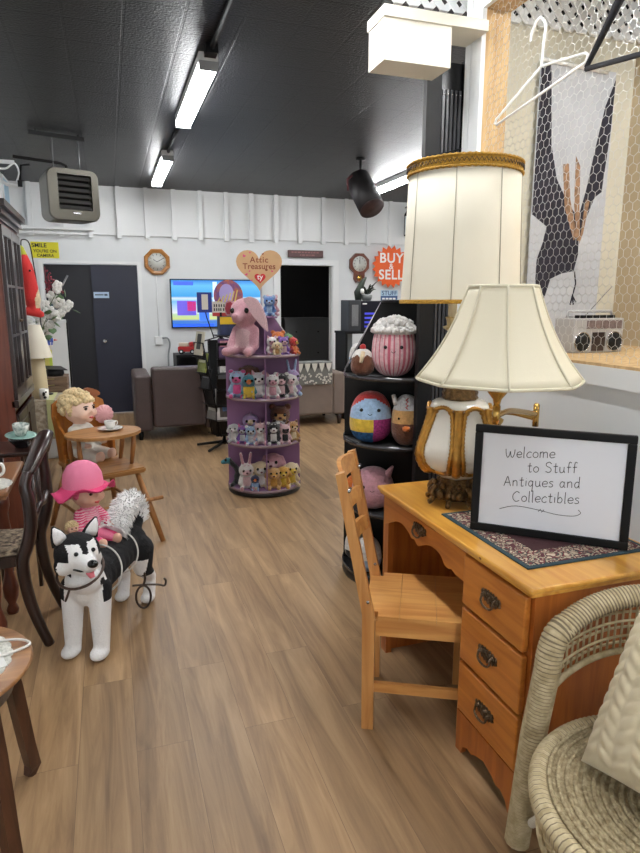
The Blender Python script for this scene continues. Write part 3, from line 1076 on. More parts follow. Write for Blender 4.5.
for k in range(4):
    a = math.radians(200) + k * PI / 2
    c, s = math.cos(a), math.sin(a)
    mb.tube(spline([(0.014 * c, 0.014 * s, 0.58), (0.045 * c, 0.045 * s, 0.565), (0.062 * c, 0.062 * s, 0.60), (0.058 * c, 0.058 * s, 0.64), (0.058 * c, 0.058 * s, 0.665)], 5), 0.006)
    mb.lathe([(0.008, 0.66), (0.026, 0.668), (0.03, 0.676), (0.014, 0.682), (0.016, 0.70), (0.022, 0.712), (0.014, 0.714)], 16, c=(0.058 * c, 0.058 * s, 0))
plab(mb.build('candle_arms', M('pale_brass', (190, 168, 120), 0.35, 0.7), t), 'brass candelabra arms under the drum shade')
for k in range(4):
    a = math.radians(200) + k * PI / 2
    mb = MB(); mb.cyl((0.058 * math.cos(a), 0.058 * math.sin(a), 0.713), (0.058 * math.cos(a), 0.058 * math.sin(a), 0.86), 0.0125, n=14); mb.build('candle_sleeve', M('ivory_sleeve', (226, 216, 184), 0.5), t)
zs0, zs1 = 0.765, 1.238
sc = (-0.022, 0.0)
mb = MB()
r0, r1 = 0.214, 0.194


def shell(mb, prof, n, c, th=0.003, smooth=True):
    full = prof + [(r - th, z) for r, z in reversed(prof)]
    mb.lathe(full + [full[0]], n, c=c, cap=False, smooth=smooth)


shell(mb, [(r0, zs0), (r0 + (r1 - r0) * 0.25 - 0.001, zs0 + 0.124), ((r0 + r1) / 2 - 0.0015, (zs0 + zs1) / 2), (r1, zs1)], 48, (sc[0], sc[1], 0))
sh = plab(mb.build('drum_shade', SHADE, t), 'cream fabric drum shade')
mb = MB()
for k in range(8):
    a = k * PI / 4 + 0.12
    c, s = math.cos(a), math.sin(a)
    mb.tube([(sc[0] + (r0 + .0005) * c, sc[1] + (r0 + .0005) * s, zs0), (sc[0] + (r1 + .0005) * c, sc[1] + (r1 + .0005) * s, zs1)], 0.0016, n=6)
mb.build('seam', SEAM, sh)
mb = MB()
shell(mb, [(r1 + 0.0045, zs1 - 0.036), (r1 + 0.0055, zs1 - 0.02), (r1 + 0.004, zs1 + 0.003)], 60, (sc[0], sc[1], 0), 0.004)
for zz in (zs1, zs1 - 0.034):
    mb.tube([(sc[0] + (r1 + .005) * math.cos(2 * PI * i / 120), sc[1] + (r1 + .005) * math.sin(2 * PI * i / 120), zz) for i in range(120)], [0.0035, 0.006] * 60, n=6, closed=True)
plab(mb.build('gold_braid', GOLDTRIM, sh), 'wide gold braid at the top rim')
mb = MB()
shell(mb, [(r0 + 0.004, zs0 - 0.003), (r0 + 0.005, zs0 + 0.006), (r0 + 0.004, zs0 + 0.011)], 60, (sc[0], sc[1], 0), 0.004)
plab(mb.build('gold_braid', GOLDTRIM, sh), 'narrow gold braid at the bottom rim')
mb = MB()
P = []
for i in range(160):
    a = 2 * PI * i / 160
    P.append((sc[0] + (r1 + .008) * math.cos(a), sc[1] + (r1 + .008) * math.sin(a), zs1 - 0.016 + (0.006 if i % 2 else -0.006)))
mb.tube(P, 0.0016, n=5, closed=True)
mb.build('zigzag_braid', M('dark_braid', (58, 44, 34), 0.8), sh)
mb = MB()
for k in range(3):
    a = k * 2 * PI / 3
    mb.tube([(0, 0, 0.80), (sc[0] + (r0 - .006) * math.cos(a), sc[1] + (r0 - .006) * math.sin(a), 0.79)], 0.0025, n=6)
mb.build('shade_spider', STEEL, t)

# ------------------------------------------------------------------ brass swing-arm lamp with bell shade
t = thing('swing_arm_lamp', 'brass swing-arm lamp with a cream flared bell shade, behind the welcome board', 'lamp', (1.36, 1.96, 0.7605))
o = Vector((1.36, 1.96, 0.7605))
S = Vector((1.022, 1.475, 0)) - Vector((o.x, o.y, 0))
mb = MB(); mb.lathe([(0.0, 0), (0.045, 0), (0.05, 0.008), (0.045, 0.016), (0.02, 0.022), (0.008, 0.024)], 28, cap=False); mb.build('base', BRASS, t)
mb = MB(); mb.tube([(0, 0, 0.016), (0, 0, 0.335)], 0.008); mb.lathe([(0.008, 0.30), (0.024, 0.325), (0.027, 0.335), (0.012, 0.345), (0.012, 0.375), (0.004, 0.38)], 20)
mb.build('pole', BRASS, t)
pv = Vector((0.02, -0.20, 0.385))
mb = MB(); mb.tube(spline([(0, 0, 0.362), (0.01, -0.08, 0.372), (0.018, -0.16, 0.372), (pv.x, pv.y, 0.372)], 5), 0.0085); mb.cyl(pv - Vector((0, 0, 0.04)), pv + Vector((0, 0, 0.03)), 0.0105); mb.ball(pv + Vector((0, 0, 0.031)), 0.011); mb.build('swing_arm', BRASS, t)
s0 = Vector((S.x, S.y, 0.452))
mb = MB(); mb.tube(spline([(pv.x, pv.y, 0.388), (pv.x - 0.12, pv.y - 0.09, 0.418), (s0.x + 0.10, s0.y + 0.08, 0.448), (s0.x, s0.y, 0.452)], 5), 0.0085); mb.cyl(s0 - Vector((0, 0, 0.022)), s0 + Vector((0, 0, 0.03)), 0.0105); mb.build('swing_arm', BRASS, t)
mb = MB(); mb.lathe([(0.008, 0.0), (0.012, 0.02), (0.026, 0.038), (0.030, 0.046), (0.03, 0.05), (0.014, 0.052), (0.014, 0.11), (0.004, 0.112)], 20, c=(s0.x, s0.y, 0.480)); mb.build('socket', BRASS, t)
zb = 1.316 - 0.7605
ztp = 1.570 - 0.7605
prof = []
for i in range(13):
    f = i / 12
    r = 0.092 + (0.228 - 0.092) * (0.62 * f + 0.38 * f ** 2.6)
    prof.append((r, ztp - (ztp - zb) * f))
mb = MB()
n = 48
phs = 0.30
full = prof + [(r - 0.0025, z) for r, z in reversed(prof)]
rings = []
for (r, z) in full:
    ring = []
    for j in range(n):
        a = 2 * PI * j / n
        # eight flat panels between wires
        q = ((a - phs) % (PI / 4)) - PI / 8
        rr = r * (math.cos(PI / 8) / math.cos(q)) * 1.0
        rr = r + (rr - r) * 0.8
        ring.append(mb.b.verts.new((S.x + rr * math.cos(a), S.y + rr * math.sin(a), z)))
    rings.append(ring)
for i in range(len(rings)):
    A, B = rings[i], rings[(i + 1) % len(rings)]
    for j in range(n):
        f = mb.b.faces.new((A[j], A[(j + 1) % n], B[(j + 1) % n], B[j])); f.smooth = True
sh = plab(mb.build('bell_shade', SHADE2, t), 'cream flared bell shade')
mb = MB()
for k in range(8):
    a = phs + k * PI / 4
    mb.tube([(S.x + (r + .0006) * math.cos(a), S.y + (r + .0006) * math.sin(a), z) for r, z in prof], 0.0032, n=6)
mb.build('panel_piping', M('cream_piping', (214, 206, 182), 0.8), sh)
for (r, z) in (prof[0], prof[-1]):
    mb = MB()
    mb.tube([(S.x + (r * (0.8 * math.cos(PI / 8) / math.cos(((2 * PI * i / 48 - phs) % (PI / 4)) - PI / 8) + 0.2)) * math.cos(2 * PI * i / 48),
              S.y + (r * (0.8 * math.cos(PI / 8) / math.cos(((2 * PI * i / 48 - phs) % (PI / 4)) - PI / 8) + 0.2)) * math.sin(2 * PI * i / 48), z) for i in range(48)], 0.0045, n=6, closed=True)
    mb.build('rim_binding', M('cream_piping'), sh)
mb = MB()
for k in range(4):
    a = k * PI / 2
    mb.tube([(S.x, S.y, zb + 0.06), (S.x + 0.06 * math.cos(a), S.y + 0.06 * math.sin(a), zb + 0.10), (S.x + 0.088 * math.cos(a), S.y + 0.088 * math.sin(a), ztp - 0.01)], 0.002, n=5)
mb.build('shade_harp', STEEL, t)

# ------------------------------------------------------------------ wicker chair and cushion
WICK = M('sun_bleached_wicker', (200, 184, 148), 0.7, var=0.2, vscale=40, rgb2=(172, 154, 116), bump=0.15, bscale=160)
WICKG = M('wicker_groove', (128, 114, 90), 0.8)
WICKD = M('seat_wicker', (194, 178, 142), 0.8, var=0.5, vscale=70, rgb2=(150, 132, 98), bump=0.6, bscale=180)
t = thing('wicker_chair', 'round-seated bleached wicker barrel chair at the near end of the desk', 'chair', (1.148, 0.866, 0))


def wrap_tube(mb, pts, r, n=10, amp=0.045):
    """cane-wrapped pole: fine ridges along the length"""
    P = [Vector(p) for p in pts]
    out_ = []
    for i in range(len(P) - 1):
        k = max(2, int((P[i + 1] - P[i]).length / 0.0034))
        for j in range(k):
            out_.append(P[i].lerp(P[i + 1], j / k))
    out_.append(P[-1])
    k0 = len(mb.b.faces)
    mb.tube(out_, [r * (1 + (amp if i % 3 else -amp)) for i in range(len(out_))], n=n)
    mb.b.faces.ensure_lookup_table()
    for i in range(len(out_) - 1):
        if i % 3 == 0:
            for j in range(n):
                mb.b.faces[k0 + i * n + j].material_index = 1


def arcp(r, a0, a1, z, n=24):
    return [(r * math.cos(math.radians(a0 + (a1 - a0) * i / n)), r * math.sin(math.radians(a0 + (a1 - a0) * i / n)), z(i / n) if callable(z) else z) for i in range(n + 1)]


RB = 0.375
zr = lambda f: 0.665 + 0.09 * math.sin(f * PI) ** 0.8
mb = MB()
A0 = 104
wrap_tube(mb, [(0.405 * math.cos(math.radians(109)), 0.405 * math.sin(math.radians(109)), 0.012), (0.388 * math.cos(math.radians(107)), 0.388 * math.sin(math.radians(107)), 0.36)] + [tuple(v) for v in spline([(RB * math.cos(math.radians(A0)), RB * math.sin(math.radians(A0)), 0.56), (RB * math.cos(math.radians(A0 - 1)), RB * math.sin(math.radians(A0 - 1)), 0.61), (RB * math.cos(math.radians(A0 - 4)), RB * math.sin(math.radians(A0 - 4)), 0.655), (RB * math.cos(math.radians(A0 - 9)), RB * math.sin(math.radians(A0 - 9)), 0.676)], 3)], 0.034, 12)
mb.build('post', [WICK, WICKG], t)
mb = MB()
wrap_tube(mb, [(0.40 * math.cos(math.radians(5)), 0.40 * math.sin(math.radians(5)), 0.012), (RB * math.cos(math.radians(6)), RB * math.sin(math.radians(6)), 0.66)], 0.031, 12)
mb.build('post', [WICK, WICKG], t)
for (aa) in (215, 285):
    mb = MB(); wrap_tube(mb, [(0.28 * math.cos(math.radians(aa)), 0.28 * math.sin(math.radians(aa)), 0.36), (0.30 * math.cos(math.radians(aa)), 0.30 * math.sin(math.radians(aa)), 0.0)], 0.018); mb.build('front_leg', [WICK, WICKG], t)
mb = MB(); wrap_tube(mb, [(-0.13, 0.33, 0.12), (-0.16, 0.20, 0.30)], 0.012); mb.build('brace', [M('pale_cane', (206, 200, 186), 0.7), WICKG], t)
mb = MB()
top = arcp(RB, A0 - 7, 6, zr, 40)
P = []
for a_, b_ in zip(top, top[1:]):
    for j in range(5):
        P.append(Vector(a_).lerp(Vector(b_), j / 5))
P.append(Vector(top[-1]))
mb.tube(P, [0.038 if i % 3 else 0.0345 for i in range(len(P))], n=12, flat=0.62)
mb.b.faces.ensure_lookup_table()
for i in range(0, len(P) - 1, 3):
    for j in range(12):
        mb.b.faces[i * 12 + j].material_index = 1
mb.build('back_rail', [WICK, WICKG], t)
# open weave below the back rail
mb = MB()
zl = lambda f: zr(f) - 0.182 + 0.02 * math.sin(f * PI)
low = arcp(RB - 0.004, A0, 6, zl, 40)
mb.tube(low, 0.009, n=8)
NB = 36
for i in range(1, NB):
    f = i / NB
    a = math.radians(A0 - (A0 - 6) * f)
    mb.tube([((RB) * math.cos(a), RB * math.sin(a), zl(f)), (RB * math.cos(a), RB * math.sin(a), zr(f) - 0.02)], 0.0035, n=5)
for k in range(1, 6):
    mb.tube(arcp(RB + (0.004 if k % 2 else -0.004), A0, 6, lambda f: zl(f) + (zr(f) - 0.03 - zl(f)) * k / 6, 40), 0.004, n=5)
mb.build('back_lattice', WICK, t)
# round seat
mb = MB()
P = [(0.305 * math.cos(2 * PI * i / 420), 0.305 * math.sin(2 * PI * i / 420), 0.405) for i in range(420)]
mb.tube(P, [0.0238, 0.026, 0.026] * 140, n=10, closed=True)
mb.b.faces.ensure_lookup_table()
for i in range(0, 420, 3):
    for j in range(10):
        mb.b.faces[i * 10 + j].material_index = 1
mb.build('seat_rim', [WICK, WICKG], t)
mb = MB()
mb.lathe([(0.30, 0.405), (0.285, 0.425), (0.24, 0.421), (0.15, 0.41), (0.02, 0.405), (0.0, 0.405)], 48, cap=False)
for k in range(14):
    r = 0.03 + k * 0.0195
    NN = 160
    P = [(r * math.cos(2 * PI * i / NN), r * math.sin(2 * PI * i / NN), 0.407 + 0.019 * min(1, r / 0.285) ** 2 + (0.004 if (i + k) % 2 else -0.002)) for i in range(NN)]
    mb.tube(P, 0.0058, n=5, closed=True)
mb.build('woven_seat', WICKD, t)
mb = MB()
for k in range(64):
    a = 2 * PI * k / 64
    c, s = math.cos(a), math.sin(a)
    mb.tube([(0.312 * c, 0.312 * s, 0.385), (0.296 * c, 0.296 * s, 0.30)], 0.0038, n=5)
for k in range(4):
    r = 0.309 - k * 0.0045
    mb.tube([(r * math.cos(2 * PI * i / 60), r * math.sin(2 * PI * i / 60), 0.372 - 0.02 * k) for i in range(60)], 0.0045, n=5, closed=True)
mb.tube([(0.294 * math.cos(2 * PI * i / 60), 0.294 * math.sin(2 * PI * i / 60), 0.295) for i in range(60)], 0.012, n=8, closed=True)
mb.build('seat_apron_lattice', WICK, t)

# cushion leaning on its corner against the chair back
P0 = Vector((1.02, 1.045, 0.437)); P1 = Vector((1.27, 1.13, 0.815)); P2 = Vector((1.09, 0.69, 0.54))
vv = (P1 - P0).normalized(); uu = (P2 - P0); uu = (uu - vv * uu.dot(vv)).normalized()
nn = uu.cross(vv)
if nn.dot(Vector((0, 0, 1.53)) - P0) < 0:
    nn = -nn
SZ = 0.43
mb = MB()
NG = 84


def braid(a, b_):
    # leaf-like stitched braid in columns
    cw = 0.05
    u = a * SZ / cw
    k = math.floor(u)
    fu = u - k
    sl = 0.9 if k % 2 else -0.9
    v = b_ * SZ / 0.034 + sl * fu
    fv = v - math.floor(v)
    return (math.sin(PI * fu) ** 0.5) * (math.sin(PI * fv) ** 0.6)


for side in (1, -1):
    g = []
    for i in range(NG + 1):
        row = []
        for j in range(NG + 1):
            a, b_ = i / NG, j / NG
            x_, y_ = 2 * a - 1, 2 * b_ - 1
            edge = max(0.0, (1 - abs(x_) ** 2.6)) ** 0.55 * max(0.0, (1 - abs(y_) ** 2.6)) ** 0.55
            pin = 1 - 0.05 * (1 - x_ * x_) * y_ * y_ - 0.0
            pin2 = 1 - 0.05 * (1 - y_ * y_) * x_ * x_
            hgt = 0.075 * edge + (0.009 * braid(a, b_) * min(1, edge * 3) if side == 1 else 0)
            px = (0.5 + x_ / 2 * pin2) * SZ
            py = (0.5 + y_ / 2 * pin) * SZ
            row.append(mb.b.verts.new(P0 + uu * px + vv * py + nn * hgt * side))
        g.append(row)
    for i in range(NG):
        for j in range(NG):
            f = mb.b.faces.new((g[i][j], g[i + 1][j], g[i + 1][j + 1], g[i][j + 1])); f.smooth = True
bmesh.ops.remove_doubles(mb.b, verts=mb.b.verts[:], dist=0.0004)
cu = mb.build('throw_cushion', M('cream_quilted_fabric', (208, 194, 162), 0.85, sheen=0.2), None)
tag(cu, 'cream braided-quilt throw cushion leaning in the wicker chair', 'cushion')

# ------------------------------------------------------------------ alcove: banner, boombox, hangers
t = thing('hanging_banner', 'tall pale banner printed with a dark winged bird, hung behind the chicken wire', 'banner', (2.03, 2.735, 1.32))
BU, BV = 0.45, 1.33


def bp(px, py):
    return ((px - 533) / 89.0 * BU, (355 - py) / 295.0 * BV)


mb = MB(); mb.lo((0, -0.002, 0.02), (BU, 0.002, BV)); cl = mb.build('banner_cloth', M('pale_blue_cloth', (190, 193, 198), 0.85, var=0.14, vscale=5), t)
lw_ = [(534, 62), (545, 62), (548, 100), (551, 140), (560, 175), (573, 196), (588, 214), (592, 236), (593, 255), (589, 274), (574, 277), (561, 283), (553, 312), (557, 332), (547, 324), (543, 282), (543, 262), (549, 243), (552, 226), (534, 214)]
rw_ = [(622, 68), (621, 120), (616, 186), (608, 192), (600, 214), (594, 238), (588, 222), (597, 184), (604, 140), (612, 96)]
INKB = M('dark_plum_print', (38, 35, 48), 0.8, var=0.3, vscale=14)
for nm, pts in (('wing_print', lw_), ('wing_print', rw_)):
    mb = MB(); mb.prism([bp(*p) for p in pts], -0.0035, -0.0021); mb.build(nm, INKB, cl)
mb = MB()
for pts in ([(566, 160), (573, 158), (578, 196), (590, 236), (586, 240), (572, 205)], [(581, 150), (587, 160), (590, 205), (594, 240), (590, 240), (583, 200)], [(597, 195), (602, 196), (597, 232), (593, 244)]):
    mb.prism([bp(*p) for p in pts], -0.0046, -0.0037)
mb.build('feather_print', M('tan_feather_print', (164, 128, 98), 0.8, var=0.5, vscale=40), cl)
mb = MB()
for q in ([(590, 274), (593, 288), (590, 302), (588, 312)], [(590, 302), (592, 312)], [(590, 302), (595, 309)]):
    mb.tube([(bp(*p)[0], -0.003, bp(*p)[1]) for p in q], 0.004, n=6)
mb.build('talon_print', INKB, cl)
mb = MB(); mb.tube([(-0.0, -0.012, BV + 0.008), (BU * 0.86, -0.012, BV - 0.01)], 0.009); mb.build('hanger_bar', M('white_plastic', (232, 232, 228), 0.35), t)

t = thing('boombox', 'silver portable cassette boombox standing on the window ledge behind the wire', 'radio', (2.11, 2.36, 1.301))
BXM = M('silver_plastic', (168, 168, 168), 0.4, 0.2)
mb = MB(); mb.lo((-0.14, -0.065, 0), (0.14, 0.065, 0.155), bev=0.006); mb.lo((-0.1, -0.03, 0.155), (0.1, 0.02, 0.163)); mb.build('case', BXM, t)
for s in (-1, 1):
    mb = MB(); mb.cyl((s * 0.09, -0.066, 0.05), (s * 0.09, -0.069, 0.05), 0.042, n=28); k = mb.build('speaker', BLACKP, t)
    mb = MB(); mb.tube([(s * 0.09 + 0.043 * math.cos(2 * PI * i / 30), -0.068, 0.05 + 0.043 * math.sin(2 * PI * i / 30)) for i in range(30)], 0.003, n=6, closed=True); mb.build('speaker_ring', SILVER, k)
mb = MB(); mb.lo((-0.036, -0.069, 0.008), (0.036, -0.0655, 0.092)); mb.build('cassette_door', M('smoked_plastic', (44, 34, 34), 0.2), t)
mb = MB(); mb.lo((-0.07, -0.068, 0.108), (0.125, -0.0655, 0.145)); mb.build('tuner_dial', M('tuner_panel', (122, 106, 104), 0.4, var=0.4, vscale=90), t)
mb = MB()
for i in range(7):
    mb.lo((-0.11 + i * 0.031, -0.05, 0.155), (-0.088 + i * 0.031, -0.03, 0.168))
mb.build('keys', BLACKP, t)
mb = MB(); mb.tube([(-0.13, 0, 0.15), (-0.12, 0, 0.185), (0.12, 0, 0.185), (0.13, 0, 0.15)], 0.007); mb.build('handle', BXM, t)
mb = MB(); mb.tube([(0.0, 0.04, 0.155), (0.17, 0.06, 0.30)], 0.002, n=6); mb.build('antenna', STEEL, t)

WP = M('white_plastic')


def wpx(pts, x=PX - 0.012):
    return pts


t = thing('clothes_hanger', 'white tubular plastic clothes hanger hooked on the chicken wire', 'hanger', (PX - 0.012, 2.16, 2.42))
mb = MB(); mb.tube(spline([(0, -0.0, -0.02), (0, -0.005, 0.06), (0, -0.008, 0.12), (0, 0.03, 0.155), (0, 0.07, 0.12), (0, 0.075, 0.09)], 6), 0.0052); mb.build('hook', WP, t)
mb = MB(); mb.tube([(0, 0.0, -0.02), (0, 0.28, -0.135), (0, 0.29, -0.15), (0, 0.277, -0.158), (0, -0.24, -0.085), (0, -0.25, -0.065), (0, -0.235, -0.055)], 0.0052); mb.tube([(0, 0.0, -0.02), (0, -0.235, -0.055)], 0.0052); mb.build('shoulders', WP, t)
t = thing('clothes_hanger', 'black padded clothes hanger at the top right corner of the wire window', 'hanger', (PX - 0.016, 1.72, 2.35))
mb = MB(); mb.tube([(0, 0.19, -0.035), (0, 0.06, 0.12), (0, 0.0, 0.17), (0, -0.12, 0.26), (0, -0.3, 0.22)], [0.008, 0.014, 0.02, 0.03, 0.02]); mb.build('shoulders', M('black_velvet', (26, 26, 32), 0.9), t)
mb = MB(); mb.tube([(0, 0.19, -0.04), (0, -0.3, -0.11)], 0.009); mb.build('bar', M('black_velvet'), t)
mb = MB(); mb.tube(spline([(0, -0.12, 0.27), (0, -0.12, 0.38), (0, -0.15, 0.42), (0, -0.18, 0.38)], 5), 0.003); mb.build('hook', STEEL, t)

# ------------------------------------------------------------------ black louvred shutter at the end of the partition
t = thing('louvered_shutter', 'tall black louvred shutter panel at the end of the partition wall', 'shutter', (1.52, 2.722, 0))
mb = MB(); mb.lo((-0.105, -0.018, 0), (-0.03, 0.016, 2.60)); mb.build('stile', BLACKP, t)
mb = MB(); mb.lo((0.085, -0.018, 0), (0.098, 0.016, 2.60)); mb.build('stile', BLACKP, t)
mb = MB(); mb.lo((-0.03, -0.008, 0), (0.085, 0.012, 2.585)); mb.build('panel', BLACKG, t)
for k in range(5):
    mb = MB(); mb.lo((-0.024 + k * 0.021, -0.016, 0.2), (-0.012 + k * 0.021, -0.0085, 2.47)); s_ = mb.build('slat', M('dark_grey_slat', (60, 60, 64), 0.3), t)
    mb = MB(); mb.ball((-0.018 + k * 0.021, -0.017, 2.45), 0.004, sub=2); mb.build('nail_head', SILVER, s_)
mb = MB(); mb.tube([(-0.03, -0.02, 2.19), (0.085, -0.02, 2.225)], 0.004); mb.build('tilt_rod', BLACKP, t)

# ------------------------------------------------------------------ plush display stands
def carousel(name, label, loc, rot, R, tiers, top, mat, topw, sgap, lip):
    """round revolving display: discs, a cross of sloped panels, lipped rims"""
    t = thing(name, label, 'display stand', loc, rot)
    mb = MB(); mb.lathe([(R * 0.9, 0.0), (R, 0.004), (R + 0.004, 0.02), (R, tiers[0] - 0.001), (R * 0.5, tiers[0])], 48); mb.build('base', M('black_plinth', (24, 22, 24), 0.35), t)
    for z in tiers:
        mb = MB(); mb.lathe([(R - 0.001, z - 0.012), (R, z - 0.01), (R, z)], 48); d = mb.build('shelf', mat, t)
        mb = MB()
        P = [(R * math.cos(2 * PI * i / 60), R * math.sin(2 * PI * i / 60)) for i in range(60)]
        full = [(R + 0.001, z - 0.012), (R + 0.004, z - 0.012), (R + 0.004, z + 0.010), (R + 0.001, z + 0.010)]
        mb.lathe(full + [full[0]], 60, cap=False); mb.build('clear_lip', lip, d)
    zs_ = list(tiers)
    for ax in (0, 1):
        for z0, z1 in zip(zs_, zs_[1:]):
            mb = MB()
            if ax == 0:
                mb.lo((-R + 0.003, -0.004, z0), (R - 0.003, 0.004, z1 - 0.012))
            else:
                rq = math.sqrt(R * R - (sgap + 0.004) ** 2) - 0.003; mb.lo((-0.004 + sgap, -rq, z0), (0.004 + sgap, -0.005, z1 - 0.012)); mb.lo((-0.004 + sgap, 0.005, z0), (0.004 + sgap, rq, z1 - 0.012))
            mb.build('divider', mat, t)
    z = zs_[-1]
    mb = MB(); mb.prism([(-R + 0.003, z), (R - 0.003, z), (topw, top), (-topw, top)], -0.004, 0.004, 'XZ'); mb.build('divider', mat, t)
    mb = MB(); rq = math.sqrt(R * R - (sgap + 0.004) ** 2) - 0.003; mb.prism([(-rq, z), (-0.006, z), (-0.006, top), (-topw * 0.8, top)], sgap - 0.004, sgap + 0.004, 'YZ'); mb.prism([(rq, z), (0.006, z), (0.006, top), (topw * 0.8, top)], sgap - 0.004, sgap + 0.004, 'YZ'); mb.build('divider', mat, t)
    for s in (-1, 1):
        mb = MB(); mb.tube([(s * (R - 0.001), 0, z + 0.016), (s * topw, 0, top)], 0.004, n=6); mb.build('edge_strip', M('clear_acrylic', (178, 172, 176), 0.15), t)
    return t


PURP = M('mauve_panel', (146, 104, 146), 0.45, var=0.08, vscale=3)
BLKD = M('black_display_panel', (10, 10, 11), 0.45, spec=0.3)
SQ = (1.505, 3.068)
sqt = carousel('revolving_display', 'black round revolving display of large plush toys behind the desk', (SQ[0], SQ[1], 0), math.radians(-26), 0.315, [0.06, 0.42, 0.79, 1.145], 1.525, BLKD, 0.12, 0.10, M('smoked_acrylic', (48, 48, 52), 0.12, spec=0.8))
mb = MB(); mb.lathe([(0.10, 1.525), (0.12, 1.527), (0.12, 1.537), (0.10, 1.539)], 28); mb.build('cap', BLKD, sqt)

SP = (1.155, 4.885)
spt = carousel('revolving_display', 'mauve round revolving display of small plush toys with a heart topper, mid floor', (SP[0], SP[1], 0), math.radians(-13.4), 0.297, [0.05, 0.42, 0.785, 1.12], 1.40, PURP, 0.10, 0.02, M('dusty_acrylic', (150, 128, 136), 0.15, spec=0.6))
mb = MB(); mb.lathe([(0.12, 1.40), (0.125, 1.402), (0.125, 1.412), (0.12, 1.414)], 28); mb.build('top_shelf', PURP, spt)
mb = MB(); mb.cyl((-0.0, 0.02, 1.413), (-0.0, 0.02, 1.64), 0.008); mb.build('sign_post', M('clear_acrylic'), spt)
mb = MB(); mb.prism([(a, b_ * 0.97) for a, b_ in heart2(0.190)], -0.006, 0.006, 'XZ')
hs_ = plab(mb.build('heart_sign', M('kraft_board', (208, 168, 124), 0.7, var=0.08, vscale=9), spt, loc=(-0.012, 0.0, 1.792)), 'tan heart sign lettered Attic Treasures')
BR_ = M('brown_lettering', (132, 62, 36), 0.6)
RX = (PI / 2, 0, 0)
text_obj('lettering', 'Attic', 0.062, BR_, hs_, (0.0, -0.0065, 0.055), RX, bold=0.0008, space=1.15)
text_obj('lettering', 'Treasures', 0.062, BR_, hs_, (0.0, -0.0065, 0.005), RX, bold=0.0008, space=1.02)
REDH = M('red_heart_ink', (204, 40, 44), 0.5)
mb = MB(); mb.prism([(a, b_) for a, b_ in heart2(0.046)], -0.0085, -0.0062, 'XZ'); lg = mb.build('logo_heart', REDH, hs_, loc=(0.005, 0, -0.082))
text_obj('logo_lettering', 'ty', 0.058, M('white_ink', (240, 238, 234), 0.5), lg, (0.0, -0.0095, 0.008), RX, bold=0.001)
PKH = M('pink_ink', (214, 74, 124), 0.5)
for i, (a, b_, s) in enumerate(((-0.115, 0.085, 0.013), (-0.10, -0.055, 0.012), (0.055, -0.02, 0.012), (-0.06, -0.10, 0.009), (0.10, -0.03, 0.009), (0.03, 0.10, 0.009), (-0.07, 0.11, 0.008), (-0.075, -0.03, 0.008))):
    mb = MB(); mb.prism(heart2(s, 20), -0.0078, -0.0062, 'XZ'); mb.build('printed_heart', PKH if i % 3 != 2 else BR_, hs_, loc=(a, 0, b_), rot=(0, 0.5 * (-1) ** i, 0))

# small plush: one body skin per kind, colours by slot
FUR = {}


def fur(rgb, nm):
    return M('plush_' + nm, rgb, 0.95, var=0.22, vscale=60, bump=0.7, bscale=110, sheen=0.3)


PC = {k: fur(v, k) for k, v in {
    'pink': (206, 152, 162), 'palepink': (224, 186, 190), 'hotpink': (220, 84, 146), 'white': (232, 228, 224), 'cream': (228, 206, 168), 'yellow': (226, 190, 60),
    'tan': (204, 158, 98), 'gold': (222, 166, 70), 'brown': (112, 66, 42), 'darkbrown': (62, 40, 34), 'black': (30, 28, 32), 'grey': (150, 146, 148), 'silver': (196, 196, 198),
    'blue': (92, 138, 206), 'paleblue': (160, 190, 222), 'teal': (52, 130, 146), 'navy': (44, 52, 96), 'purple': (128, 84, 168), 'lilac': (176, 152, 200), 'orange': (226, 122, 48),
    'red': (196, 44, 40), 'green': (96, 150, 92), 'rosered': (170, 52, 70)}.items()}


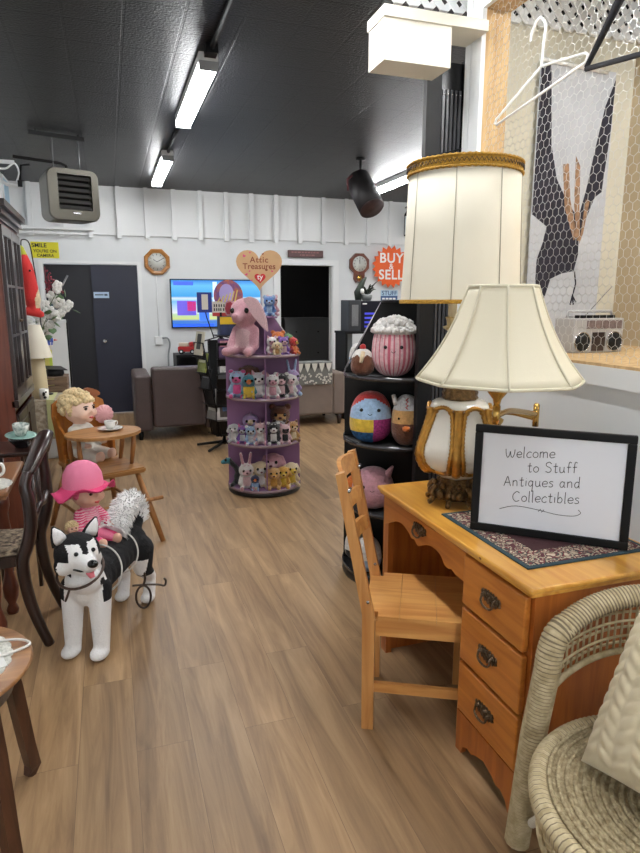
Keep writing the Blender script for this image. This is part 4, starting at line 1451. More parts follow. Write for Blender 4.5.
def plush_mesh(kind):
    if kind in FUR:
        return FUR[kind]
    pr = [('e', (0, 0.02, 0.27), (0.21, 0.19, 0.27)), ('e', (0, -0.02, 0.66), (0.26, 0.235, 0.24)),
          ('c', (0.15, -0.08, 0.12), (0.19, -0.27, 0.07), 0.085, 0.08), ('c', (-0.15, -0.08, 0.12), (-0.19, -0.27, 0.07), 0.085, 0.08),
          ('c', (0.17, 0, 0.42), (0.25, -0.15, 0.25), 0.075, 0.065), ('c', (-0.17, 0, 0.42), (-0.25, -0.15, 0.25), 0.075, 0.065)]
    if kind == 'bear':
        pr += [('e', (s * 0.2, 0.02, 0.86), (0.095, 0.05, 0.095)) for s in (1, -1)] + [('e', (0, -0.21, 0.60), (0.11, 0.08, 0.085))]
    elif kind == 'cat':
        pr += [('c', (s * 0.15, 0, 0.82), (s * 0.21, 0, 0.97), 0.085, 0.02) for s in (1, -1)] + [('e', (0, -0.21, 0.60), (0.12, 0.06, 0.08)), ('c', (0.1, 0.18, 0.1), (0.3, 0.2, 0.3), 0.05, 0.04)]
    elif kind == 'bunny':
        pr += [('c', (s * 0.10, 0.02, 0.84), (s * 0.17, 0.05, 1.22), 0.06, 0.055) for s in (1, -1)] + [('e', (0, -0.21, 0.60), (0.11, 0.06, 0.08))]
    elif kind == 'dog':
        pr += [('c', (s * 0.23, 0, 0.78), (s * 0.31, -0.02, 0.52), 0.06, 0.085) for s in (1, -1)] + [('c', (0, -0.18, 0.6), (0, -0.30, 0.58), 0.11, 0.085)]
    elif kind == 'unicorn':
        pr += [('c', (s * 0.15, 0, 0.84), (s * 0.19, 0, 0.95), 0.055, 0.025) for s in (1, -1)] + [('c', (0, -0.18, 0.6), (0, -0.28, 0.56), 0.12, 0.10), ('c', (0, -0.12, 0.86), (0, -0.2, 1.1), 0.045, 0.015)]
    elif kind == 'bird':
        pr += [('c', (0, -0.2, 0.64), (0, -0.36, 0.60), 0.07, 0.02), ('c', (0, 0.15, 0.15), (0, 0.36, 0.05), 0.09, 0.05), ('c', (0, 0, 0.88), (0.02, 0.04, 0.99), 0.035, 0.015)]
    elif kind == 'elephant':
        pr = [('e', (0, 0.02, 0.26), (0.22, 0.19, 0.27)), ('e', (0, -0.03, 0.72), (0.25, 0.22, 0.235)),
              ('c', (0.14, -0.1, 0.09), (0.20, -0.36, 0.075), 0.085, 0.08), ('c', (-0.14, -0.1, 0.09), (-0.20, -0.36, 0.075), 0.085, 0.08),
              ('c', (0.17, 0, 0.42), (0.24, -0.13, 0.16), 0.08, 0.065), ('c', (-0.17, 0, 0.42), (-0.22, -0.16, 0.16), 0.08, 0.065),
              ('c', (0, -0.20, 0.68), (0, -0.35, 0.60), 0.095, 0.07), ('c', (0, -0.35, 0.60), (0.01, -0.42, 0.66), 0.07, 0.062)]
    elif kind == 'dragon':
        pr = [('e', (0, 0.05, 0.25), (0.2, 0.22, 0.25)), ('c', (0, 0, 0.35), (-0.1, -0.12, 0.62), 0.12, 0.08), ('c', (-0.1, -0.12, 0.62), (-0.28, -0.2, 0.84), 0.08, 0.09),
              ('c', (-0.28, -0.2, 0.84), (-0.46, -0.26, 0.80), 0.10, 0.075), ('c', (0.15, -0.05, 0.1), (0.2, -0.25, 0.06), 0.08, 0.07), ('c', (-0.15, -0.05, 0.1), (-0.2, -0.25, 0.06), 0.08, 0.07),
              ('c', (0, 0.2, 0.15), (0.3, 0.3, 0.1), 0.09, 0.03)]

    def mf(c, n):
        if kind in ('dragon',):
            return 1 if c.x < -0.24 else 0
        if kind == 'bird':
            return 2 if c.y < -0.235 and c.z > 0.5 else (1 if c.y < -0.02 and c.z < 0.46 and abs(c.x) < 0.2 else 0)
        if c.y < -0.19 and 0.48 < c.z < 0.71 and abs(c.x) < 0.15 and kind != 'elephant':
            return 1
        if c.y < -0.1 and 0.14 < c.z < 0.45 and abs(c.x) < 0.13:
            return 1
        if c.z > 0.83 and abs(c.x) > 0.05 and c.y < 0.02 and kind in ('bunny', 'cat', 'bear') and n.y < -0.5:
            return 2
        if kind == 'unicorn' and c.z > 0.93 and abs(c.x) < 0.05:
            return 2
        if c.z < 0.17 and c.y < -0.27 and kind != 'dog':
            return 2
        return 0
    FUR[kind] = blob_mesh('plush_body', pr, 0.028, mf, 3, 3)
    return FUR[kind]


_eye = None
_nose = None


def plush(label, kind, loc_, h, cols, ang, group, cat='plush toy', tilt=(0, 0), name=None):
    global _eye, _nose
    nm = name or {'bear': 'plush_bear', 'cat': 'plush_cat', 'bunny': 'plush_bunny', 'dog': 'plush_dog', 'unicorn': 'plush_unicorn', 'bird': 'plush_bird', 'elephant': 'plush_elephant', 'dragon': 'plush_dragon'}[kind]
    t = thing(nm, label, cat, loc_, ang, group, h * 1.05)
    t.rotation_euler = (tilt[0], tilt[1], ang)
    me = plush_mesh(kind)
    ms = [PC[c] for c in cols]
    while len(ms) < 3:
        ms.append(ms[-1])
    if len(me.materials) == 0:
        for m in ms:
            me.materials.append(m)
        b = bpy.data.objects.new('body', me); COL.objects.link(b); b.parent = t
    else:
        b = bpy.data.objects.new('body', me); COL.objects.link(b); b.parent = t
        for i, m in enumerate(ms):
            b.material_slots[i].link = 'OBJECT'
            b.material_slots[i].material = m
    if _eye is None:
        mb = MB(); mb.ball((0, 0, 0), (0.042, 0.03, 0.048), sub=2); mb.b.to_mesh(me_ := bpy.data.meshes.new('eye')); mb.b.free(); me_.materials.append(EYE); _eye = me_
        mb = MB(); mb.ball((0, 0, 0), (0.045, 0.03, 0.032), sub=2); mb.b.to_mesh(me_ := bpy.data.meshes.new('nose')); mb.b.free(); me_.materials.append(M('plush_nose', (92, 44, 52), 0.5)); _nose = me_
    ez, ey, ex = (0.69, -0.235, 0.115)
    if kind == 'elephant':
        ez, ey, ex = 0.75, -0.225, 0.13
    if kind == 'dragon':
        for s in (-1, 1):
            e = bpy.data.objects.new('eye', _eye); COL.objects.link(e); e.parent = t; e.location = (-0.36, -0.25 + s * 0.07, 0.88)
        return t
    for s in (-1, 1):
        e = bpy.data.objects.new('eye', _eye); COL.objects.link(e); e.parent = t; e.location = (s * ex, ey, ez)
    if kind not in ('bird', 'elephant'):
        e = bpy.data.objects.new('nose', _nose); COL.objects.link(e); e.parent = t
        e.location = (0, -0.385 if kind in ('dog', 'unicorn') else -0.285, 0.62)
    return t


SA = math.radians(-13.4)


def sp(x, y, z):
    """position on the mauve stand, in its own turned frame"""
    return (SP[0] + x * math.cos(SA) - y * math.sin(SA), SP[1] + x * math.sin(SA) + y * math.cos(SA), z)


G1, G2, G3, G4 = 'plush toys on the top tier of the mauve stand', 'plush toys on the second tier of the mauve stand', 'plush toys on the third tier of the mauve stand', 'plush toys on the bottom tier of the mauve stand'
T = [0.0505, 0.4205, 0.7855, 1.1205]
# top shelf
plush('blue teddy bear sitting beneath the heart sign on the mauve stand', 'bear', sp(0.062, -0.055, 1.415), 0.165, ('blue', 'paleblue', 'paleblue'), SA, 'bears at the top of the mauve stand')
plush('pale pink teddy bear half hidden behind the blue one under the heart sign', 'bear', sp(0.085, 0.065, 1.415), 0.17, ('pink', 'palepink', 'palepink'), SA + 0.3, 'bears at the top of the mauve stand')
# big pink elephant
el = plush('large pink plush elephant with floppy ears seated on the mauve stand', 'elephant', sp(-0.125, -0.13, T[3]), 0.435, ('pink', 'palepink', 'pink'), SA - 0.42, None)
mb = MB()
mb.prism([(0.04, 0.935), (0.16, 0.98), (0.30, 0.93), (0.40, 0.78), (0.46, 0.60), (0.485, 0.40), (0.37, 0.49), (0.25, 0.63), (0.14, 0.78)], -0.185, -0.125, 'XZ')
bmesh.ops.bevel(mb.b, geom=mb.b.edges[:], offset=0.015, segments=2, affect='EDGES')
mb.build('ear', PC['palepink'], el)
mb = MB()
mb.prism([(-0.16, 0.84), (-0.28, 0.92), (-0.37, 0.9), (-0.41, 0.78), (-0.38, 0.66), (-0.26, 0.64)], 0.02, 0.07, 'XZ')
bmesh.ops.bevel(mb.b, geom=mb.b.edges[:], offset=0.015, segments=2, affect='EDGES')
e_ = mb.build('ear', PC['pink'], el)
mb = MB(); mb.prism([(-0.19, 0.83), (-0.28, 0.89), (-0.35, 0.87), (-0.38, 0.78), (-0.35, 0.69), (-0.26, 0.68)], 0.008, 0.019, 'XZ'); mb.build('inner_ear', PC['rosered'], e_)
# top tier, right half
for args in (
    ('white and pink plush cat lying at the left of the top tier pile', 'cat', (0.075, -0.17), 0.15, ('white', 'pink', 'pink'), 0.1),
    ('orange plush toy at the back of the top tier pile', 'bear', (0.125, -0.085), 0.19, ('orange', 'cream', 'orange'), -0.1),
    ('purple plush toy with a pink face on the top tier pile', 'bear', (0.165, -0.17), 0.15, ('purple', 'palepink', 'purple'), 0.25),
    ('yellow and brown plush dog at the front of the top tier pile', 'dog', (0.115, -0.225), 0.115, ('cream', 'tan', 'tan'), 0.0),
    ('green and white plush bird at the back right of the top tier pile', 'bird', (0.205, -0.07), 0.17, ('green', 'white', 'orange'), 0.5),
    ('red and orange plush parrot hanging at the right rim of the top tier', 'bird', (0.245, -0.105), 0.14, ('red', 'orange', 'yellow'), 0.9),
):
    plush(args[0], args[1], sp(args[2][0], args[2][1], T[3]), args[3], args[4], SA + args[5], G1)
for args in (
    ('pastel blue and hot pink plush bear hugging a pink toy, second tier', 'bear', (-0.20, -0.13), 0.225, ('paleblue', 'hotpink', 'hotpink'), -0.1),
    ('teal plush bird with a yellow belly on the second tier', 'bird', (-0.108, -0.19), 0.20, ('teal', 'yellow', 'orange'), 0.0),
    ('silver grey plush cat beside the central divider, second tier', 'cat', (-0.035, -0.17), 0.215, ('silver', 'white', 'pink'), 0.1),
    ('red-brown plush toy at the back of the second tier behind the teal bird', 'dog', (-0.11, -0.06), 0.265, ('brown', 'rosered', 'brown'), 0.0),
    ('white and pink plush cat right of the central divider, second tier', 'cat', (0.075, -0.20), 0.20, ('white', 'pink', 'pink'), 0.05),
    ('black and white plush cow with a pink belly, second tier', 'bear', (0.145, -0.16), 0.205, ('black', 'palepink', 'white'), 0.0),
    ('white plush lamb on the right of the second tier', 'dog', (0.21, -0.12), 0.195, ('white', 'palepink', 'white'), 0.2),
    ('purple plush bunny peeking up at the right of the second tier', 'bunny', (0.235, -0.045), 0.22, ('lilac', 'purple', 'paleblue'), 0.4),
):
    plush(args[0], args[1], sp(args[2][0], args[2][1], T[2]), args[3], args[4], SA + args[5], G2)
for args in (
    ('grey and white plush dog at the left end of the third tier', 'dog', (-0.235, -0.105), 0.16, ('silver', 'white', 'white'), -0.3),
    ('dark purple plush cat with spots on the third tier', 'cat', (-0.165, -0.155), 0.155, ('purple', 'silver', 'hotpink'), -0.2),
    ('lilac plush owl at the back of the third tier', 'bird', (-0.105, -0.075), 0.24, ('lilac', 'purple', 'cream'), 0.0),
    ('pale blue spotted plush bear at the front of the third tier', 'bear', (-0.10, -0.215), 0.16, ('paleblue', 'silver', 'white'), 0.0),
    ('white and pink plush unicorn beside the divider on the third tier', 'unicorn', (-0.028, -0.205), 0.185, ('palepink', 'white', 'pink'), 0.1),
    ('black plush panda right of the divider on the third tier', 'bear', (0.075, -0.205), 0.185, ('black', 'white', 'white'), 0.1),
    ('grey plush koala in the middle of the third tier right side', 'bear', (0.125, -0.12), 0.185, ('grey', 'silver', 'darkbrown'), 0.0),
    ('pink and black plush cat on the third tier right side', 'cat', (0.168, -0.19), 0.165, ('palepink', 'black', 'pink'), 0.1),
    ('brown plush bear standing tallest at the back of the third tier', 'bear', (0.135, -0.045), 0.30, ('brown', 'tan', 'brown'), 0.0),
    ('tan plush leopard at the right rim of the third tier', 'bear', (0.232, -0.12), 0.175, ('tan', 'cream', 'brown'), 0.4),
):
    plush(args[0], args[1], sp(args[2][0], args[2][1], T[1]), args[3], args[4], SA + args[5], G3)
for args in (
    ('black and teal plush dragon leaning out at the left of the bottom tier', 'dragon', (-0.20, -0.08), 0.25, ('black', 'teal'), -0.2),
    ('white plush bunny with tall pink ears on the bottom tier', 'bunny', (-0.145, -0.185), 0.225, ('white', 'palepink', 'pink'), 0.15),
    ('navy blue plush penguin at the front of the bottom tier', 'bird', (-0.075, -0.225), 0.13, ('navy', 'paleblue', 'orange'), 0.0),
    ('dusty pink plush cat behind the navy penguin, bottom tier', 'cat', (-0.085, -0.125), 0.205, ('pink', 'palepink', 'brown'), 0.0),
    ('cream curly plush poodle beside the divider, bottom tier', 'dog', (-0.03, -0.165), 0.235, ('cream', 'white', 'green'), 0.1),
    ('pink plush pig at the back right of the bottom tier', 'dog', (0.075, -0.085), 0.285, ('pink', 'palepink', 'pink'), -0.2),
    ('tan plush puppy right of the divider on the bottom tier', 'dog', (0.075, -0.205), 0.19, ('tan', 'gold', 'cream'), 0.0),
    ('golden plush puppy with a red tuft on the bottom tier', 'dog', (0.148, -0.18), 0.19, ('gold', 'yellow', 'red'), 0.05),
    ('cream plush puppy at the right end of the bottom tier', 'dog', (0.215, -0.13), 0.21, ('cream', 'yellow', 'tan'), 0.35),
):
    plush(args[0], args[1], sp(args[2][0], args[2][1], T[0]), args[3], args[4], SA + args[5], G4)


# large egg-shaped plush on the black stand
def egg(label, loc_, rx, rz, matfn, mats, ang=-26, group='large round plush toys on the black stand', ry=None, face=True, facez=0.08, eyes=0.42, smile=True, name='round_plush', seg=48, tilt=0.0):
    t = thing(name, label, 'plush toy', loc_, math.radians(ang), group)
    t.rotation_euler = (0, tilt, math.radians(ang))
    mb = MB()
    pf = []
    for i in range(37):
        a = -PI / 2 + PI * i / 36
        z = math.sin(a)
        r = max(0.001, (1 - abs(z) ** 2.5)) ** (1 / 2.3)
        pf.append((rx * r * (1 - 0.10 * z), rz * z + rz))
    mb.lathe(pf, seg, sy=(ry or rx * 0.86) / rx)
    mb.b.faces.ensure_lookup_table()
    for f in mb.b.faces:
        c = f.calc_center_median()
        f.material_index = matfn(c.x / rx, c.y / rx, (c.z - rz) / rz)
    mb.build('body', mats, t)
    sy = (ry or rx * 0.86) / rx

    def on(xf, zf):
        r = max(0.001, (1 - abs(zf) ** 2.5)) ** (1 / 2.3) * (1 - 0.10 * zf) * rx
        x_ = xf * rx
        return (x_, -sy * math.sqrt(max(0, r * r - x_ * x_)), rz * zf + rz)
    if face:
        for s in (-1, 1):
            mb = MB(); mb.ball(on(s * eyes, facez), rx * 0.085, sub=2); mb.build('eye', EYE, t)
        if smile:
            P = [on(-0.1 + 0.2 * i / 8, facez - 0.13 - 0.05 * math.sin(PI * i / 8)) for i in range(9)]
            mb = MB(); mb.tube([(a, b_ - 0.001, c) for a, b_, c in P], rx * 0.012, n=5); mb.build('smile', EYE, t)
    return t, on


SQA = math.radians(-26)


def sq(x, y, z):
    return (SQ[0] + x * math.cos(SQA) - y * math.sin(SQA), SQ[1] + x * math.sin(SQA) + y * math.cos(SQA), z)


U = [0.0605, 0.4205, 0.7905, 1.1455]
PINKST = M('rose_stripe_plush', (190, 92, 110), 0.95, bump=0.5, bscale=140, sheen=0.3)
eg, on = egg('large pink-striped popcorn plush with fluffy white top on the black stand', sq(-0.045, -0.165, U[3]), 0.112, 0.155,
             lambda x, y, z: 2 if z > 0.42 else (1 if (math.atan2(y, x) * 24 / (2 * PI)) % 1 < 0.36 else 0), [PC['palepink'], PINKST, PC['white']], facez=0.02, eyes=0.36, seg=96, ry=0.10)
mb = MB()
random.seed(3)
for i in range(90):
    a = random.uniform(0, 2 * PI); q = math.sqrt(random.uniform(0, 1))
    zz = 0.235 + 0.062 * (1 - q ** 3)
    mb.ball((0.108 * q * math.cos(a), 0.094 * q * math.sin(a), zz), random.uniform(0.016, 0.024), sub=1)
for i in range(40):
    a = 2 * PI * i / 40
    mb.ball((0.109 * math.cos(a), 0.095 * math.sin(a), 0.238 + 0.006 * (i % 2)), 0.015, sub=1)
mb.build('fluffy_top', PC['white'], eg)
eg, on = egg('small brown cupcake plush with white icing and a red cherry', sq(-0.205, -0.165, U[3]), 0.062, 0.072, lambda x, y, z: 1 if z > 0.45 + 0.12 * math.sin(5 * math.atan2(y, x)) else 0, [PC['brown'], PC['white']], face=False)
mb = MB(); mb.ball((0.0, 0.0, 0.152), 0.017, sub=2); mb.build('cherry', PC['red'], eg)
mb = MB(); mb.tube([(0.005, -0.045, 0.13), (0.0, -0.058, 0.10), (-0.006, -0.061, 0.075)], [0.012, 0.011, 0.008]); mb.build('icing_drip', PC['cream'], eg)
eg, on = egg('small pale blue and white plush at the left side of the top tier, black stand', sq(-0.245, 0.085, U[3]), 0.052, 0.078, lambda x, y, z: 1 if z > 0.0 else 0, [PC['paleblue'], PC['white']], facez=0.35)
eg, on = egg('patchwork plush with red hood and pale blue face on the black stand', sq(-0.158, -0.155, U[2]), 0.112, 0.138,
             lambda x, y, z: 0 if (y > -0.15 or z > 0.78 - 0.5 * x * x) else (1 if z > 0.02 else (3 if x > 0.15 else (2 if z > -0.48 else 4))),
             [PC['red'], PC['paleblue'], PC['yellow'], M('plush_magenta', (168, 52, 122), 0.95, var=0.5, vscale=120, bump=0.6, bscale=110), M('plush_blue_print', (46, 104, 160), 0.95, var=0.6, vscale=50, bump=0.6)], facez=0.35, eyes=0.4, ry=0.1, seg=72)
eg, on = egg('tan and brown plush with white cap and orange beak on the black stand', sq(0.03, -0.215, U[2]), 0.078, 0.135,
             lambda x, y, z: 2 if z > 0.45 else (1 if z > -0.08 else 0), [PC['brown'], PC['tan'], PC['silver']], facez=0.12, eyes=0.5, smile=False)
mb = MB(); mb.ball((0.0, -0.075, 0.102), (0.022, 0.022, 0.016), sub=2); mb.build('beak', PC['orange'], eg)
mb = MB(); mb.tube([on(0.0, 0.9 - 0.42 * i / 6) if False else (0.006 * (-1) ** i, on(0, 0.88 - 0.065 * i)[1] - 0.002, on(0, 0.88 - 0.065 * i)[2]) for i in range(7)], 0.003, n=5); mb.build('red_stitch', PC['red'], eg)
mb = MB(); mb.tube([(-0.055, -0.02, 0.22), (-0.07, -0.03, 0.27)], [0.014, 0.01]); mb.build('cap_tab', PC['white'], eg)
eg, on = egg('white and tan plush tucked at the left edge of the second tier, black stand', sq(-0.235, 0.08, U[2]), 0.06, 0.10, lambda x, y, z: 0 if z > -0.4 else 1, [PC['white'], PC['brown']], face=False)
eg, on = egg('pink plush pig on the third tier of the black stand, behind the desk corner', sq(-0.14, -0.15, U[1]), 0.115, 0.115, lambda x, y, z: 0, [PC['pink']], facez=0.2, ry=0.1)
for s in (-1, 1):
    mb = MB(); mb.tube([(s * 0.075, -0.02, 0.19), (s * 0.105, -0.03, 0.245)], [0.024, 0.006], n=8); mb.build('ear', PC['pink'], eg)
eg, on = egg('orange-red plush behind the pine chair back, third tier of the black stand', sq(-0.258, -0.055, U[1]), 0.045, 0.075, lambda x, y, z: 0, [PC['orange']], face=False)
eg, on = egg('white plush with black markings low on the black stand, left of the chair', sq(-0.245, -0.02, U[0]), 0.058, 0.085, lambda x, y, z: 1 if (z < -0.3 and y < -0.3) else 0, [PC['white'], PC['black']], face=False)
eg, on = egg('white and blue plush low on the black stand, seen through the chair back', sq(-0.16, -0.18, U[0]), 0.075, 0.10, lambda x, y, z: 1 if z < -0.2 else 0, [PC['white'], PC['paleblue']], facez=0.2)

# ------------------------------------------------------------------ far wall things
# octagonal clock
t = thing('wall_clock', 'octagonal oak wall clock beside the dark double doors', 'clock', (0.677, YF - 0.003, 2.057))
oc = lambda r: [(r * math.cos(PI / 8 + k * PI / 4), r * math.sin(PI / 8 + k * PI / 4)) for k in range(8)]
mb = MB()
A = [[mb.b.verts.new((x_, y_, z_)) for x_, z_ in oc(r)] for r, y_ in ((0.182, 0.0), (0.182, -0.03), (0.165, -0.042), (0.13, -0.034), (0.126, -0.012), (0.126, 0.0))]
for i in range(5):
    for k in range(8):
        mb.b.faces.new((A[i][k], A[i][(k + 1) % 8], A[i + 1][(k + 1) % 8], A[i + 1][k]))
mb.b.faces.new(A[0]); mb.b.faces.new(A[5])
mb.build('case', wood('clock_oak', (176, 122, 62), (138, 86, 38), 0.35, 'X', 3), t)
mb = MB(); mb.cyl((0, -0.012, 0), (0, -0.018, 0), 0.122, n=40); fc = mb.build('dial', M('clock_face', (206, 208, 202), 0.4), t)
BI = M('black_ink', (30, 30, 32), 0.5)
for k in range(12):
    a = k * PI / 6
    mb = MB(); mb.box((0.098 * math.sin(a), -0.0185, 0.098 * math.cos(a)), (0.007, 0.001, 0.024), (0, a, 0)); mb.build('hour_mark', BI, fc)
for a, l_, nm in ((math.radians(305), 0.06, 'hour_hand'), (math.radians(60), 0.085, 'minute_hand')):
    mb = MB(); mb.box((l_ / 2 * math.sin(a), -0.020, l_ / 2 * math.cos(a)), (0.007, 0.001, l_), (0, a, 0)); mb.build(nm, BI, fc)
# television
def tv_mat():
    m = bpy.data.materials.new('television_picture'); m.use_nodes = True
    nt = m.node_tree; N, L = nt.nodes, nt.links
    b = N['Principled BSDF']; b.inputs['Roughness'].default_value = 0.2; b.inputs['Base Color'].default_value = (0.01, 0.01, 0.01, 1)
    tc = N.new('ShaderNodeTexCoord')
    sx = N.new('ShaderNodeSeparateXYZ'); L.new(tc.outputs['Object'], sx.inputs[0])
    mr = N.new('ShaderNodeMapRange'); mr.inputs['From Min'].default_value = -0.31; mr.inputs['From Max'].default_value = 0.31
    L.new(sx.outputs['Z'], mr.inputs['Value'])
    r = N.new('ShaderNodeValToRGB'); e = r.color_ramp.elements
    e[0].color = lin((60, 120, 226)); e[0].position = 0
    e[1].color = lin((70, 150, 236)); e[1].position = 1
    for p, c in ((0.12, (70, 130, 220)), (0.16, (212, 226, 140)), (0.26, (190, 222, 180)), (0.30, (232, 240, 250)), (0.55, (120, 196, 244)), (0.62, (222, 240, 250)), (0.66, (70, 168, 240)), (0.9, (110, 200, 248))):
        k = e.new(p); k.color = lin(c)
    L.new(mr.outputs[0], r.inputs[0])
    L.new(r.outputs[0], b.inputs['Emission Color']); b.inputs['Emission Strength'].default_value = 1.0
    return m


t = thing('television', 'wall-mounted flat television showing a bright blue picture, behind the toy stand', 'television', (1.475, YF - 0.03, 1.5))
mb = MB(); mb.lo((-0.645, -0.02, -0.335), (0.645, 0.028, 0.335), bev=0.006); mb.build('bezel', BLACKG, t)
mb = MB(); mb.lo((-0.63, -0.022, -0.32), (0.63, -0.0205, 0.32)); scn = mb.build('screen', tv_mat(), t)
for (x0, x1, z0, z1, c, nm) in ((-0.60, -0.33, 0.25, 0.30, (60, 90, 200), 'title_bar'), (-0.56, -0.30, -0.16, 0.04, (96, 84, 190), 'picture_tile'), (-0.42, -0.30, -0.10, 0.03, (214, 60, 100), 'picture_tile'), (-0.26, -0.12, -0.24, 0.10, (60, 110, 214), 'picture_tile'),
                                (-0.62, -0.05, -0.315, -0.28, (40, 90, 220), 'picture_bar'), (-0.06, 0.0, -0.1, 0.3, (190, 214, 250), 'picture_tile')):
    mb = MB(); mb.lo((x0, -0.0232, z0), (x1, -0.0222, z1)); mb.build(nm, M('screen_' + str(c), c, 0.3, emit=0.9), scn)
# outlet with cable
t = thing('outlet_box', 'white outlet box with a grey cable on the far wall, below the octagonal clock', 'outlet', (0.645, YF - 0.001, 1.0))
mb = MB(); mb.lo((-0.05, -0.045, -0.06), (0.05, 0.0, 0.06), bev=0.006); mb.build('box', WHITE2, t)
mb = MB(); mb.tube([(0.01, -0.012, 0.06), (0.012, -0.008, 0.88)], 0.007); mb.build('conduit', WHITE2, t)
mb = MB(); mb.tube(spline([(0.05, -0.03, 0.03), (0.12, -0.04, 0.03), (0.15, -0.03, -0.05), (0.125, -0.02, -0.2), (0.12, -0.02, -0.45)]), 0.012); mb.build('cable', M('grey_cable', (140, 144, 146), 0.5), t)
# yellow sign
t = thing('warning_sign', 'yellow sign with black lettering about a camera, above the double doors', 'sign', (-0.717, YF - 0.0035, 2.18))
mb = MB(); mb.lo((-0.165, -0.003, -0.10), (0.165, 0.003, 0.10)); sg = mb.build('sign_board', M('yellow_board', (214, 206, 40), 0.5), t)
text_obj('lettering', 'SMILE', 0.072, BI, sg, (-0.155, -0.0036, 0.055), RX, bold=0.0014, align='LEFT')
text_obj('lettering', "YOU'RE ON", 0.052, BI, sg, (0.0, -0.0036, -0.015), RX, bold=0.0011)
text_obj('lettering', 'CAMERA', 0.052, BI, sg, (0.0, -0.0036, -0.07), RX, bold=0.0011)
# brown plaque over the doorway
t = thing('wooden_plaque', 'dark brown plaque with carved lines above the open doorway', 'sign', (2.79, YF - 0.0405, 2.21))
mb = MB(); mb.lo((-0.265, -0.012, -0.05), (0.265, 0.04, 0.05), bev=0.004); pq = mb.build('board', M('plaque_brown', (82, 50, 48), 0.5), t)
mb = MB()
random.seed(11)
for row in (0.02, -0.018):
    x = -0.22
    while x < 0.2:
        w_ = random.uniform(0.015, 0.05)
        if row > 0 or abs(x) < 0.13:
            mb.lo((x, -0.0135, row - 0.009), (x + w_, -0.0122, row + 0.009))
        x += w_ + 0.014
mb.build('carved_line', M('plaque_red', (136, 84, 82), 0.5), pq)
# regulator clock
t = thing('regulator_clock', 'dark red-brown drop-case wall clock right of the doorway', 'clock', (3.635, YF - 0.003, 2.085))
mb = MB(); mb.prism(oc(0.165), -0.05, 0.0, 'XZ'); mb.prism([(-0.085, -0.12), (0.085, -0.12), (0.085, -0.22), (0.05, -0.275), (-0.05, -0.275), (-0.085, -0.22)], -0.045, 0.0, 'XZ'); mb.build('case', REDW, t)
mb = MB(); mb.cyl((0, -0.05, 0), (0, -0.054, 0), 0.112, n=36); fc = mb.build('dial', M('clock_face'), t)
for k in range(12):
    a = k * PI / 6
    mb = MB(); mb.box((0.09 * math.sin(a), -0.0545, 0.09 * math.cos(a)), (0.007, 0.001, 0.024), (0, a, 0)); mb.build('hour_mark', BI, fc)
for a, l_, nm in ((0.0, 0.08, 'minute_hand'), (-0.1, 0.055, 'hour_hand')):
    mb = MB(); mb.box((l_ / 2 * math.sin(a), -0.0555, l_ / 2 * math.cos(a)), (0.007, 0.001, l_), (0, a, 0)); mb.build(nm, BI, fc)
mb = MB(); mb.cyl((0, -0.045, -0.2), (0, -0.05, -0.2), 0.04, n=20); mb.build('pendulum_bob', BRASS, t)
# starburst sign
t = thing('starburst_sign', 'orange starburst sign reading buy and sell on the far wall', 'sign', (4.135, YF - 0.092, 2.05))
st = []
for k in range(40):
    a = 2 * PI * k / 40
    r = 0.318 if k % 2 else 0.262
    st.append((r * math.cos(a), r * math.sin(a)))
mb = MB(); mb.prism(st, -0.004, 0.004, 'XZ'); sg = mb.build('starburst_board', M('orange_board', (228, 94, 28), 0.5), t)
WI = M('white_ink', (240, 238, 234), 0.5)
text_obj('lettering', 'BUY', 0.2, WI, sg, (0.0, -0.0052, 0.12), RX, bold=0.0042, space=1.1)
text_obj('lettering', '&', 0.12, WI, sg, (0.0, -0.0052, 0.0), RX, bold=0.001)
text_obj('lettering', 'SELL', 0.2, WI, sg, (0.0, -0.0052, -0.125), RX, bold=0.0042, space=1.08)
t = thing('shop_sign', 'small pale blue sign lettered with the shop name, below the orange starburst', 'sign', (4.15, YF - 0.01, 1.615))
mb = MB(); mb.lo((-0.14, -0.006, 0.0), (0.14, 0.006, 0.085)); sg = mb.build('upper_board', M('pale_blue_board', (176, 206, 226), 0.5), t)
mb = MB(); mb.lo((-0.14, -0.006, -0.085), (0.14, 0.006, 0.0)); sg2 = mb.build('lower_board', M('blue_board', (62, 92, 140), 0.5), t)
text_obj('lettering', 'STUFF', 0.095, M('navy_ink', (36, 56, 110), 0.5), sg, (0, -0.0068, 0.04), RX, bold=0.0006)
mb = MB()
for k in range(4):
    mb.lo((-0.12 + k * 0.06, -0.0075, -0.055), (-0.075 + k * 0.06, -0.0062, -0.03))
mb.build('lettering_band', WI, sg2)
# lantern
t = thing('wall_lantern', 'slim black lantern hanging on the far white boards beside the drum shade', 'lantern', (4.37, YF - 0.13, 2.5))
mb = MB(); mb.lathe([(0.05, 0.0), (0.055, 0.015), (0.05, 0.02)], 6); mb.build('base', BLACKP, t)
mb = MB(); mb.lathe([(0.045, 0.02), (0.045, 0.29)], 6); mb.build('glass', M('frosted_glass', (224, 230, 232), 0.2), t)
mb = MB(); mb.lathe([(0.06, 0.29), (0.05, 0.32), (0.015, 0.37), (0.01, 0.40)], 6); mb.tube([(0, 0, 0.39), (0, 0.04, 0.43), (0, 0.085, 0.42)], 0.007); mb.build('cap', BLACKP, t)
for k in range(6):
    a = k * PI / 3
    mb = MB(); mb.tube([(0.049 * math.cos(a), 0.049 * math.sin(a), 0.015), (0.049 * math.cos(a), 0.049 * math.sin(a), 0.295)], 0.005, n=6); mb.build('bar', BLACKP, t)

